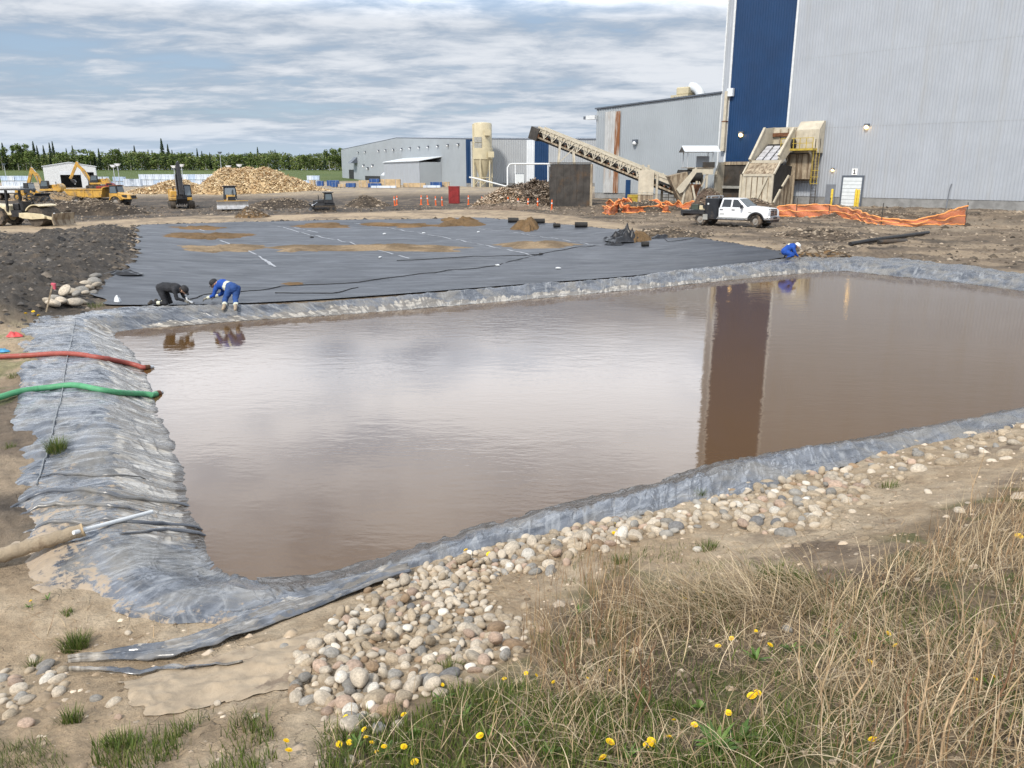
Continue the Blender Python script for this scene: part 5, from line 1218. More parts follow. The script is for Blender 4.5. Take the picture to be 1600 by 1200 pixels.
# soil dumped on the black liner to weigh it down
def sz(x, y):
    ox, oy = x.mean(), y.mean(); k = np.argsort(((bx_ - ox) ** 2 + (by_ - oy) ** 2).ravel())[:2500]; qx, qy, qz = bx_.ravel()[k], by_.ravel()[k], bz.ravel()[k]
    if x.max() - x.min() > 6: k = np.where((bx_ > x.min() - 1) & (bx_ < x.max() + 1) & (by_ > y.min() - 1) & (by_ < y.max() + 1))[0:2]; qx, qy, qz = bx_[k], by_[k], bz[k]
    d = (x.ravel()[:, None] - qx[None]) ** 2 + (y.ravel()[:, None] - qy[None]) ** 2; return qz[np.argmin(d, 1)].reshape(x.shape)
for px, py, wpx, hpx, hgt, lab in [(330, 370, 118, 12, .16, 'brown soil streak on the liner sheet at its left'), (300, 356, 90, 8, .10, 'far left soil patch on the liner sheet'), (345, 389, 125, 12, .15, 'near left tan soil streak on the liner sheet'),
     (470, 388, 140, 11, .13, 'tan soil streak crossing the liner middle'), (600, 388, 260, 12, .16, 'long tan soil streak across the liner middle'), (838, 383, 118, 12, .2, 'oval tan soil heap on the right of the liner'), (510, 352, 100, 10, .14, 'far middle soil streak on the liner'),
     (645, 351, 150, 9, .14, 'far soil streak along the liner edge'), (718, 347, 70, 12, .35, 'small far soil mound at the liner edge'), (826, 354, 42, 14, .55, 'small pointed soil heap near the black rolls'), (995, 372, 34, 14, .45, 'olive soil heap behind the crumpled black plastic'), (458, 443, 40, 6, .05, 'small soil stain near the kneeling worker')]:
    x_, y_, z_ = on_sheet(px, py); t = proj(x_, y_, z_)[2]; d2 = on_sheet(px, py + hpx / 2)[1]; d1 = on_sheet(px, py - hpx / 2)[1]
    mound('soil_heap', x_, y_, wpx / 2 / FPX * t, max(.5, (d1 - d2) / 2), hgt, 0, sand if py in (389, 388, 383) else brown, lab, 'soil heap', int(px + py), 18, 84, .8, .95, 'soil heaps on the liner', 1.2, 3.0, sz)
# ---------------------------------------------------------------- bits lying on the liner
for px, py, L, lab in [(802, 346, 1.0, 'left black roll on the far liner edge'), (842, 349, 1.1, 'second black roll on the far liner edge'), (870, 354, .6, 'small black roll between the larger ones'), (908, 354, 1.1, 'right black roll on the far liner edge'), (1008, 384, .5, 'short black roll by the crumpled plastic')]:
    x, y, z = on_sheet(px, py); o = MB(); o.tube([(-L / 2, 0, .0), (L / 2, 0, 0)], .2 if L > .7 else .15, 14); o.tube([(-L / 2 - .02, 0, 0), (L / 2 + .02, 0, 0)], .08, 8)
    q = o.build('liner_roll', MATS['black_rubber'], None, True); q.location = (x, y, z + (.19 if L > .7 else .14)); q.scale.x = .85; q.rotation_euler = (0, 0, rc.random() * .5 - .2); tag(q, lab, 'roll', 'black liner rolls')
def crumple(name, px, py, rx, ry, h, label, cat, mat, seed):
    x, y, z = on_sheet(px, py); na_, nr_ = 48, 14; a_ = np.linspace(0, 2 * math.pi, na_, endpoint=False)[:, None]; f_ = np.linspace(0, 1, nr_)[None]
    er_ = 1 + .7 * (fbm(np.cos(a_) * 2 + seed, np.sin(a_) * 2, seed, 3) - .5); X_ = np.cos(a_) * f_ * rx * er_; Y_ = np.sin(a_) * f_ * ry * er_
    Z_ = h * (1 - f_ ** 1.5) * (.2 + 1.6 * np.abs(fbm(X_ * 2 + seed, Y_ * 2, seed, 3) - .5) * 2) + .03
    o = npmesh(name, np.stack([X_, Y_, Z_], -1), gridfaces(na_, nr_, True), MATS[mat], smooth=False); o.location = (x, y, z); return tag(o, label, cat)
mk('black_plastic', (.016, .016, .018), .4, .3, 3)
crumple('plastic_heap', 975, 376, 1.35, 1.3, 1.0, 'crumpled heap of black plastic sheet on the right of the liner', 'plastic heap', 'black_plastic', 3)
crumple('plastic_scrap', 958, 383, .6, .4, .35, 'small black plastic scrap in front of the crumpled heap', 'plastic scrap', 'black_plastic', 5)
crumple('plastic_scrap', 1040, 371, .9, .4, .2, 'flat black plastic scrap right of the crumpled heap', 'plastic scrap', 'black_plastic', 8)
crumple('plastic_scrap', 970, 364, .5, .4, .35, 'black plastic scrap behind the crumpled heap', 'plastic scrap', 'black_plastic', 9)
crumple('plastic_scrap', 194, 428, .8, .5, .25, 'curled black flap at the left liner corner', 'plastic flap', 'black_plastic', 11)
rk = np.random.default_rng(31)
for px, py, lab in [(601, 366, 'small white weight left of the long seam'), (662, 365, 'small white weight on the long seam'), (748, 363, 'small white weight right of the long seam'), (594, 403, 'small pale weight at the end of the left seam'), (778, 415, 'white scrap on the dark liner centre'), (872, 421, 'white scrap on the liner right of centre'), (487, 371, 'dark speck by the second seam'), (845, 397, 'black cable end on the liner')]:
    x, y, z = on_sheet(px, py); mb = MB(); mb.ball((0, 0, .04), .1, 5, (1.3, .8, .45)); mb.box(.07, .03, .03, .1, .12, .06, rz=.4)
    q = mb.build('sand_weight', MATS['trim_white'] if 'dark' not in lab[:6] and 'black' not in lab[:6] else MATS['black_rubber'], None, True); q.location = (x, y, z); q.rotation_euler = (0, 0, rk.random() * 3); tag(q, lab, 'weight', 'small weights on the liner')
for pl, lab in [([(290, 471), (330, 462), (420, 452), (470, 446), (560, 440), (700, 424), (760, 417), (870, 392), (935, 384)], 'thin black power cable running from the workers across the liner'),
                ([(430, 460), (520, 459), (560, 452)], 'short black cable right of the blue worker'), ([(620, 408), (760, 400), (845, 397)], 'black cable lying along the liner centre'), ([(1005, 370), (1030, 367), (1048, 377), (1085, 372)], 'black cable by the plastic scraps')]:
    pts = [on_sheet(*p) for p in catmull(pl, 6)]; o = MB().tube([(a_, b_, c_ + .018) for a_, b_, c_ in pts], .016, 6).build('power_cable', MATS['black_rubber'], None, True); tag(o, lab, 'cable')

# ================================================================== SITE THINGS
# orange delineator posts
dl = None
for k, (px, py) in enumerate([(617, 322), (620, 321), (658, 321), (669, 321), (681, 321), (691, 321), (732, 320), (754, 321), (769, 323), (794, 324), (797, 322), (810, 326), (825, 327), (840, 327), (862, 329)]):
    x, y, z = PT(px, py)
    if dl is None:
        dl = thing('delineator_post', 'x', 'post')
        MB().lathe([(.17, 0), (.17, .06), (.09, .1), (.08, .9), (.06, 1.15), (.03, 1.2)], n=12).build('tube', MATS['orange_post'], dl, True)
        MB().lathe([(.094, .75), (.092, .9)], n=12).build('reflective_band', MATS['trim_white'], dl, True)
        o = dl
    else: o = copy_tree(dl)
    o.location = (x, y, Hz(x, y)); o.rotation_euler = (rk.normal() * .04, rk.normal() * .05, 0); tag(o, f'orange delineator post, {nth(k)} from the left in the row before the debris', 'post', 'orange delineator posts')
# red bin
t = 104; x, y = G(709.5, t); wb = 16 / FPX * t; hb_ = zpix(292, t)
rb = thing('red_bin', 'dark red corrugated steel bin near the orange posts', 'bin', (x, y, 0))
for s in (-1, 1):
    MB().box(s * wb / 2, .6, hb_ / 2, .06, 1.3, hb_).build('side_panel', MATS['red_paint'], rb)
for yy in (-.05, 1.25): MB().box(0, yy, hb_ / 2, wb - .07, .06, hb_).build('panel', MATS['red_paint'], rb)
for k in range(6): MB().box(-wb / 2 + (k + .5) * wb / 6, -.1, hb_ / 2, .09, .05, hb_ * .94).build('panel_rib', MATS['red_paint'], rb)
MB().box(0, .6, hb_ + .05, wb + .1, 1.45, .08).build('lid', MATS['red_paint'], rb)
# orange net fence on the right
def mesh_mat():
    m = bpy.data.materials.new('orange_net'); m.use_nodes = True; nt = m.node_tree; b = nt.nodes['Principled BSDF']
    tc = N(nt, 'ShaderNodeTexCoord'); br = N(nt, 'ShaderNodeTexBrick'); br.offset = 0.0
    br.inputs['Scale'].default_value = 1.0; br.inputs['Mortar Size'].default_value = .011; br.inputs['Brick Width'].default_value = .07; br.inputs['Row Height'].default_value = .05; br.inputs['Mortar Smooth'].default_value = 0
    nt.links.new(tc.outputs['UV'], br.inputs['Vector'])
    nt.links.new(mixc(nt, noise(nt, tc.outputs['UV'], 1.3, 3), (.55, .12, .035), (.72, .20, .06)), b.inputs['Base Color'])
    nt.links.new(ramp(nt, br.outputs['Fac'], .3, .6, .06, .95, 'LINEAR'), b.inputs['Alpha']); b.inputs['Roughness'].default_value = .6
    MATS['orange_net'] = m
mesh_mat(); mk('orange_band', (.80, .33, .10), .5, .15, 2); mk('steel_stake', (.05, .045, .04), .6, .3)
fp = [(1212, 338, .85), (1243, 339, 1.08), (1294, 340, 1.08), (1340, 346, .75), (1376, 351, .55), (1440, 353, .5), (1507, 351, 1.45)]
gp3 = []
for px, py, h in fp: x, y, z = PT(px, py); gp3.append((x, y, h))
cN = catmull(gp3, 16); nf = thing('net_fence', 'sagging orange safety net fence on dark stakes right of the truck', 'fence', (gp3[3][0], gp3[3][1], Hz(gp3[3][0], gp3[3][1])))
zg_ = H_all(cN[:, 0], cN[:, 1]); Lf = np.concatenate([[0], np.cumsum(np.linalg.norm(np.diff(cN[:, :2], axis=0), axis=1))])
rows = 9; Vn, Un = [], []
for k in range(len(cN)):
    for r_ in range(rows):
        f_ = r_ / (rows - 1); Vn.append((cN[k, 0] + .05 * math.sin(k * .9 + r_), cN[k, 1] + .12 * math.sin(k * .5 + r_ * .8), zg_[k] + .04 + cN[k, 2] * f_ + (.05 * math.sin(k * .7) if 0 < r_ < rows - 1 else 0))); Un.append((Lf[k], f_ * cN[k, 2]))
npmesh('net', np.array(Vn) - np.array(nf.location), gridfaces(len(cN), rows), MATS['orange_net'], uv=Un, parent=nf)
for r_, rr_ in ((rows - 1, .06), (4, .05), (0, .05)):
    MB().tube([Vn[k * rows + r_] for k in range(len(cN))], rr_, 6).build('edge_band', MATS['orange_band'], nf, True, world=True)
for i in (1, 2, 4, 6):
    x, y, h = gp3[i]; MB().tube([(x, y - .06, Hz(x, y) - .3), (x, y - .06, Hz(x, y) + max(1.75, h + .3))], .035, 6).build('stake', MATS['steel_stake'], nf, True, world=True)
# tangle of orange net left of the truck
def net_tangle(name, pl, h, label, seed, wob=.35):
    rg = np.random.default_rng(seed); pts3 = [PT(*p) for p in pl]; c = catmull([(a_, b_) for a_, b_, _ in pts3], 10); rows = 8
    r = thing(name, label, 'safety net', (c[0][0], c[0][1], Hz(*c[0]))); zg2 = H_all(c[:, 0], c[:, 1]); Vn = []; Un = []
    for k in range(len(c)):
        hh = h * (.45 + .9 * vnoise(np.array([k * .35]), np.array([seed * 1.]), seed)[0])
        for q in range(rows):
            f_ = q / (rows - 1); Vn.append((c[k, 0] + wob * (fbm(np.array([k * .5]), np.array([q * .7]), seed, 2)[0] - .5), c[k, 1] + f_ * .8 * wob + 2 * wob * (fbm(np.array([k * .4 + 9]), np.array([q * .6]), seed + 1, 2)[0] - .5), zg2[k] + .05 + hh * math.sin(f_ * 2.4))); Un.append((k * .4, f_ * 1.2))
    npmesh('net', np.array(Vn) - np.array(r.location), gridfaces(len(c), rows), MATS['orange_net'], uv=Un, parent=r)
    for q in (0, 4, rows - 1): MB().tube([Vn[k * rows + q] for k in range(len(c))], .055, 5).build('edge_band', MATS['orange_band'], r, True, world=True)
net_tangle('fallen_net', [(942, 333), (955, 336), (968, 330), (980, 334), (1002, 332), (1030, 331), (1045, 333)], .8, 'fallen tangle of orange safety net left of the flatbed', 3, .7)
net_tangle('fallen_net', [(1000, 322), (1030, 324), (1060, 326), (1085, 328), (1108, 330)], .75, 'slack orange net stretched behind the white truck', 9, .4)
net_tangle('fallen_net', [(948, 326), (962, 330), (976, 322), (990, 330)], 1.0, 'bunched orange net heap at the left end of the net', 15, .9)
# yellow block
x, y, z = PT(990, 318); b_ = MB().box(0, 0, .5, 1.5, .9, 1.0).box(.0, -.47, .75, 1.2, .05, .2).build('barrier_block', MATS['safety_yellow'], None, bevel=.08); b_.location = (x, y, Hz(x, y)); tag(b_, 'yellow steel block under the conveyor foot', 'block')
# black pipe lying on the dirt at right
pts = [PT(1328, 384), PT(1370, 379), PT(1410, 374), PT(1450, 367)]
pp = thing('black_pipe', 'long black plastic pipe lying on the dirt right of the pond', 'pipe', pts[1])
mb = MB(); mb.tube([(a_, b_, Hz(a_, b_) + .12) for a_, b_, _ in pts], .12, 10); mb.build('pipe_run', MATS['black_plastic'], pp, True, world=True)
q = PT(1390, 380); mb = MB(); mb.tube([(q[0] - .8, q[1] - .3, Hz(q[0], q[1]) + .12), (q[0] + 1.2, q[1] + .5, Hz(q[0], q[1]) + .12)], .13, 10); mb.build('pipe_offcut', MATS['dark_steel'], pp, True, world=True)
# brown soil heap at the corner by the third worker
x_, y_, _ = PT(1275, 399); mound('soil_heap', x_, y_, 1.9, 1.6, .35, 0, brown, 'brown soil heap beside the worker at the pond corner', 'soil heap', 55, rough=.5)
# ================================================================== VEHICLES
mk('truck_white', (.74, .76, .78), .28, .03, 2, dirt=(.36, .30, .23), dthr=(.64, .9), dscale=1.2, spec=.5, coat=.5)
mk('black_paint', (.016, .018, .022), .4, .2, 2, dirt=(.10, .08, .06), dthr=(.56, .8), dscale=1.5)
mk('tyre', (.03, .028, .026), .85, .3, 4, dirt=(.17, .13, .095), dthr=(.42, .62), dscale=3)
mk('glass_dark', (.012, .016, .02), .08, .1, 1, spec=.6)
mk('glass_sky', (.10, .125, .14), .08, .1, 1, spec=.7)
mk('chrome', (.45, .46, .48), .22, .08, 2, metal=.85)
mk('headlamp', (.62, .65, .68), .12, .1, 3, spec=.7)
mk('machine_yellow', (.52, .30, .055), .48, .12, 2, dirt=(.20, .14, .085), dthr=(.44, .72), dscale=1.4)
mk('machine_cream', (.58, .50, .33), .5, .12, 2, dirt=(.25, .2, .14), dthr=(.52, .75), dscale=1.4)
mk('machine_dark', (.024, .024, .026), .5, .3, 2, dirt=(.12, .09, .065), dthr=(.56, .78), dscale=1.4)
mk('track_mud', (.085, .068, .052), .85, .35, 4, bump=.3)
mk('worn_steel', (.50, .49, .48), .38, .2, 2, metal=.5, dirt=(.20, .16, .12), dthr=(.55, .75), dscale=1.2)
mk('olive_drab', (.05, .065, .05), .55, .2, 2)
mk('rim_steel', (.33, .31, .28), .5, .2, 3, dirt=(.16, .12, .09), dthr=(.45, .7), dscale=3)
def wheel(par, x, y, z, r, wd, rim='rim_steel', steer=0, hub=.55):
    o = bpy.data.objects.new('wheel', None)
    mb = MB(); pr = [(r * hub, -wd / 2 + .02), (r * .93, -wd / 2), (r, -wd / 2 + wd * .2), (r, wd / 2 - wd * .2), (r * .93, wd / 2), (r * hub, wd / 2 - .02)]
    n = 26
    mb.add([(a * math.cos(2 * math.pi * k / n), b_, a * math.sin(2 * math.pi * k / n)) for a, b_ in pr for k in range(n)], [(i * n + k, i * n + (k + 1) % n, (i + 1) * n + (k + 1) % n, (i + 1) * n + k) for i in range(5) for k in range(n)])
    for k in range(n): # tread blocks
        a = 2 * math.pi * (k + .5) / n
        mb.box(math.cos(a) * r * .995, (wd * .18) * (1 if k % 2 else -1), math.sin(a) * r * .995, r * .05, wd * .5, r * .12, ry=-a)
    w_ = mb.build('wheel', MATS['tyre'], par, True); w_.location = (x, y, z); w_.rotation_euler = (0, 0, steer)
    m2 = MB(); rr = r * hub
    m2.add([], []); m2.cyl((0, -wd / 2 + .06, 0), (0, wd / 2 - .06, 0), rr, n=20); m2.cyl((0, -wd / 2 + .0, 0), (0, wd / 2 - .0, 0), rr * .4, n=12)
    for k in range(8):
        a = 2 * math.pi * k / 8; m2.cyl((math.cos(a) * rr * .62, -wd / 2 + .04, math.sin(a) * rr * .62), (math.cos(a) * rr * .62, wd / 2 - .04, math.sin(a) * rr * .62), rr * .1, n=6)
    m2.build('rim', MATS[rim], w_, True); return w_
def panel(mb, c, th=.012):
    """a thin glazed or sheet panel given by its corner points"""
    a, b_, d = Vector(c[0]), Vector(c[1]), Vector(c[-1]); n = (b_ - a).cross(d - a).normalized() * th; k = len(c)
    return mb.add([Vector(p) for p in c] + [Vector(p) + n for p in c], [tuple(range(k))[::-1], tuple(range(k, 2 * k))] + [(i, (i + 1) % k, k + (i + 1) % k, k + i) for i in range(k)])

# ---------------------------------------------------------------- white crew-cab flatbed
tr_t = 60.0; x, y = G(1139, tr_t, 0)
tk = thing('flatbed_truck', 'white crew cab pickup with black tool box and black flatbed', 'truck', (x, y, Hz(x, y, False) + .02), R(-40)); tk.scale = (1.1,) * 3
AX_F, AX_R, WR = 2.32, -1.75, .43
def arc(cx, cz, r, a0, a1, n): return [(cx + r * math.cos(R(a0 + (a1 - a0) * i / n)), cz + r * math.sin(R(a0 + (a1 - a0) * i / n))) for i in range(n + 1)]
prof = [(-.42, .52), (-.42, 1.28), (1.62, 1.32), (1.75, 1.36), (2.4, 1.34), (2.95, 1.27), (3.1, 1.20), (3.16, 1.05), (3.16, .66), (2.98, .6)] + arc(AX_F, .44, .56, 15, 168, 10) + [(1.72, .5)]
MB().prism(prof, -.98, .98).build('body', MATS['truck_white'], tk, True, bevel=.06)
# crown of the bonnet
MB().hexa([(1.6, -.72, 1.33), (2.95, -.66, 1.26), (2.95, .66, 1.26), (1.6, .72, 1.33)], [(1.7, -.55, 1.42), (2.8, -.5, 1.335), (2.8, .5, 1.335), (1.7, .55, 1.42)]).build('bonnet', MATS['truck_white'], tk, True, bevel=.03)
# greenhouse
Bq = {'x0': -.40, 'x1': 1.70, 'y': .94, 'z': 1.27}; Tq = {'x0': -.27, 'x1': .86, 'y': .74, 'z': 1.93}
b4 = [(Bq['x0'], -Bq['y'], Bq['z']), (Bq['x1'], -Bq['y'], Bq['z']), (Bq['x1'], Bq['y'], Bq['z']), (Bq['x0'], Bq['y'], Bq['z'])]
t4 = [(Tq['x0'], -Tq['y'], Tq['z']), (Tq['x1'], -Tq['y'], Tq['z']), (Tq['x1'], Tq['y'], Tq['z']), (Tq['x0'], Tq['y'], Tq['z'])]
MB().hexa(b4, t4).build('cab', MATS['truck_white'], tk, True, bevel=.07)
def gface(sy, u, v):           # point on the cab side (u along x 0..1, v up 0..1), pushed out a little
    xb = Bq['x0'] + (Bq['x1'] - Bq['x0']) * u; xt = Tq['x0'] + (Tq['x1'] - Tq['x0']) * u
    return (xb + (xt - xb) * v, sy * (Bq['y'] + (Tq['y'] - Bq['y']) * v + .012), Bq['z'] + (Tq['z'] - Bq['z']) * v)
def at_x(sy, x, v):            # side point at a given x
    xb0, xb1 = Bq['x0'] + (Tq['x0'] - Bq['x0']) * v, Bq['x1'] + (Tq['x1'] - Bq['x1']) * v
    return gface(sy, (x - xb0) / (xb1 - xb0), v)
for sy in (-1, 1):
    o = [at_x(sy, -.22, .10), at_x(sy, .44, .10), at_x(sy, .44, .86), at_x(sy, -.13, .86)]
    panel(MB(), o if sy < 0 else o[::-1]).build('side_window', MATS['glass_dark'], tk)
    o = [at_x(sy, .56, .10), at_x(sy, 1.42, .10), at_x(sy, 1.30, .26), at_x(sy, .87, .86), at_x(sy, .56, .86)]
    panel(MB(), o if sy < 0 else o[::-1]).build('side_window', MATS['glass_dark'], tk)
    for xa, xb in ((-.36, .49), (.51, 1.50)):
        d = MB().box((xa + xb) / 2, sy * .987, .93, xb - xa - .02, .02, .66).build('door', MATS['truck_white'], tk, bevel=.008)
        MB().box(xa + .17, sy * 1.005, 1.15, .22, .035, .05).build('handle', MATS['black_paint'], d)
    MB().box(.55, sy * 1.0, .54, 2.1, .12, .07).build('running_board', MATS['chrome'], tk)
    MB().box(.62, sy * .99, .62, 2.2, .03, .05).build('rocker_trim', MATS['grille_grey'], tk)
    fl = [(AX_F + a * .61, .44 + b_ * .61) for a, b_ in [(math.cos(R(q)), math.sin(R(q))) for q in range(8, 173, 15)]] + [(AX_F + a * .53, .44 + b_ * .53) for a, b_ in [(math.cos(R(q)), math.sin(R(q))) for q in range(172, 7, -15)]]
    MB().prism(fl, sy * 1.0 - .05, sy * 1.0 + .05).build('fender_flare', MATS['black_paint'], tk, True)
    m_ = MB().box(1.34, sy * 1.16, 1.38, .13, .26, .24).build('mirror', MATS['black_paint'], tk, bevel=.03); MB().box(1.36, sy * 1.0, 1.34, .06, .16, .05).build('mirror_arm', MATS['black_paint'], m_)
    MB().hexa([(2.93, sy * .58, .88), (3.17, sy * .58, .88), (3.12, sy * .93, .88), (2.82, sy * .985, .88)], [(2.90, sy * .58, 1.12), (3.15, sy * .58, 1.12), (3.06, sy * .93, 1.12), (2.74, sy * .985, 1.12)]).build('headlight', MATS['headlamp'], tk, bevel=.02)
    wheel(tk, AX_F, sy * .84, WR, WR, .28, 'rim_steel', R(-14))
    for dy in (.0, .30): wheel(tk, AX_R, sy * (.92 - dy), WR, WR, .25, 'rim_steel')
    MB().box(1.88, sy * .995, 1.02, .22, .012, .05).build('fender_badge', MATS['grille_grey'], tk)
for i, (zz, L) in enumerate(((.90, .30), (.83, .36))): MB().box(-.13, -1.0, zz, L, .006, .035).build('door_lettering', MATS['grille_grey'], tk)
# windscreen and rear window
def fr_pt(v, yy): x = Bq['x1'] + (Tq['x1'] - Bq['x1']) * v; z = Bq['z'] + (Tq['z'] - Bq['z']) * v; w_ = Bq['y'] + (Tq['y'] - Bq['y']) * v; return (x + .012, yy * (w_ - .09), z + .008)
panel(MB(), [fr_pt(.12, -1), fr_pt(.12, 1), fr_pt(.90, 1), fr_pt(.90, -1)]).build('windscreen', MATS['glass_sky'], tk)
panel(MB(), [(-.39, .7, 1.4), (-.39, -.7, 1.4), (-.31, -.62, 1.82), (-.31, .62, 1.82)]).build('rear_window', MATS['glass_dark'], tk)
# nose
MB().box(3.13, 0, .98, .10, 1.14, .42).build('grille_frame', MATS['chrome'], tk, bevel=.03)
for zz in (.86, .98, 1.10): MB().box(3.185, 0, zz, .03, .98, .075).build('grille_slot', MATS['black_paint'], tk)
MB().box(3.205, 0, .99, .02, .1, .36).build('grille_bar', MATS['chrome'], tk)
MB().box(3.08, 0, 1.215, .12, 1.2, .05).build('bonnet_guard', MATS['black_paint'], tk)
MB().hexa([(2.86, -1.0, .52), (3.3, -.86, .52), (3.3, .86, .52), (2.86, 1.0, .52)], [(2.86, -1.0, .76), (3.28, -.86, .76), (3.28, .86, .76), (2.86, 1.0, .76)]).build('front_bumper', MATS['chrome'], tk, bevel=.04)
MB().box(3.15, 0, .44, .25, 1.5, .16).build('air_dam', MATS['black_paint'], tk)
MB().box(3.32, 0, .66, .02, .5, .13).build('bumper_grille', MATS['black_paint'], tk)
MB().box(.6, 0, .52, 5.3, .8, .2).build('chassis', MATS['black_paint'], tk)
# tool box behind the cab and flat deck
bxm = MB().box(-.95, 0, 1.18, .98, 2.02, 1.42).build('tool_box', MATS['black_paint'], tk, bevel=.02)
MB().box(-.95, -1.02, 1.2, .84, .02, 1.24).build('box_door', MATS['black_paint'], bxm)
mb = MB(); mb.cyl((-1.18, -1.035, 1.52), (-1.18, -1.05, 1.52), .07, n=12); mb.build('box_decal', MATS['trim_white'], bxm)
for xx in (-1.35, -1.05): MB().tube([(xx, -.95, 1.88), (xx, -.95, 2.02), (xx, .95, 2.02), (xx, .95, 1.88)], .03, 6).build('rack_bar', MATS['galv'], bxm, True)
MB().box(-2.35, 0, .98, 1.85, 2.2, .1).build('deck', MATS['black_paint'], tk)
MB().box(-2.35, -1.08, .88, 1.8, .05, .14).build('deck_rail', MATS['machine_dark'], tk); MB().box(-2.35, 1.08, .88, 1.8, .05, .14).build('deck_rail', MATS['machine_dark'], tk)
MB().hexa([(-3.25, -1.1, .72), (-3.1, -1.1, .62), (-3.1, 1.1, .62), (-3.25, 1.1, .72)], [(-3.28, -1.1, .93), (-3.1, -1.1, .93), (-3.1, 1.1, .93), (-3.28, 1.1, .93)]).build('tail_skirt', MATS['machine_dark'], tk)
MB().box(-1.35, -.9, .62, .35, .4, .38).build('underbox', MATS['grille_grey'], tk)
MB().box(AX_R, 0, .45, .18, 1.6, .18).build('rear_axle', MATS['black_paint'], tk); MB().box(AX_F, 0, .45, .18, 1.4, .18).build('front_axle', MATS['black_paint'], tk)
# cargo on the deck: things of their own
import mathutils
def on_truck(p): return tk.matrix_basis @ Vector(p)
M_tk = Matrix.Translation(tk.location) @ Matrix.Rotation(tk.rotation_euler.z, 4, 'Z') @ Matrix.Scale(1.1, 4)
def cargo(name, p, label, cat):
    w_ = M_tk @ Vector(p); return thing(name, label, cat, w_, tk.rotation_euler.z)
c = cargo('generator', (-2.45, -.35, 1.035), 'small dark green generator on the truck deck', 'generator')
MB().box(0, 0, .24, .62, .5, .42).build('casing', MATS['olive_drab'], c, bevel=.04); MB().tube([(-.3, -.25, .0), (-.3, -.25, .52), (.3, -.25, .52), (.3, -.25, .0)], .02, 6).build('frame', MATS['machine_dark'], c, True)
c = cargo('fuel_pump', (-1.82, -.45, 1.035), 'cream pump unit on the deck beside the tool box', 'pump')
MB().box(0, 0, .2, .55, .45, .34).build('pump_body', MATS['machine_cream'], c, bevel=.05); MB().cyl((.2, -.3, .3), (.2, -.12, .3), .14, n=14).build('flywheel', MATS['machine_dark'], c, True); MB().cyl((-.1, 0, .37), (-.1, 0, .5), .1, n=10).build('filler_cap', MATS['machine_dark'], c, True)
c = cargo('orange_hose_coil', (-1.75, .45, 1.035), 'orange hose coil on the truck deck', 'hose coil')
MB().tube([(.3 * math.cos(a), .3 * math.sin(a), .06 + a * .014) for a in np.linspace(0, 25, 110)], .05, 6).build('coil', MATS['orange_band'], c, True)

# ---------------------------------------------------------------- tracked running gear
def track(par, x0, x1, yc, r, wd, name='track'):
    pr = arc(x1, r, r, -90, 90, 8) + arc(x0, r, r, 90, 270, 8); o = MB().prism(pr, yc - wd / 2, yc + wd / 2).build(name, MATS['track_mud'], par, True)
    L = []; n = len(pr)
    mb = MB(); per = []
    for i in range(n):
        a, b_ = Vector((pr[i][0], 0, pr[i][1])), Vector((pr[(i + 1) % n][0], 0, pr[(i + 1) % n][1])); m_ = max(1, int((b_ - a).length / .26))
        for k in range(m_):
            p = a + (b_ - a) * ((k + .5) / m_); d = (b_ - a).normalized(); ang = math.atan2(d.z, d.x)
            MBp = MB().box(0, 0, 0, .1, wd + .02, .07); q = MBp.build('grouser', MATS['track_mud'], o); q.location = (p.x, yc, p.z); q.rotation_euler = (0, -ang, 0)
    k = 4
    for i in range(k): MB().cyl((x0 + (x1 - x0) * i / (k - 1), yc - wd / 2 - .02, r), (x0 + (x1 - x0) * i / (k - 1), yc + wd / 2 + .02, r), r * .5, n=12).build('track_roller', MATS['machine_dark'], o, True)
    return o
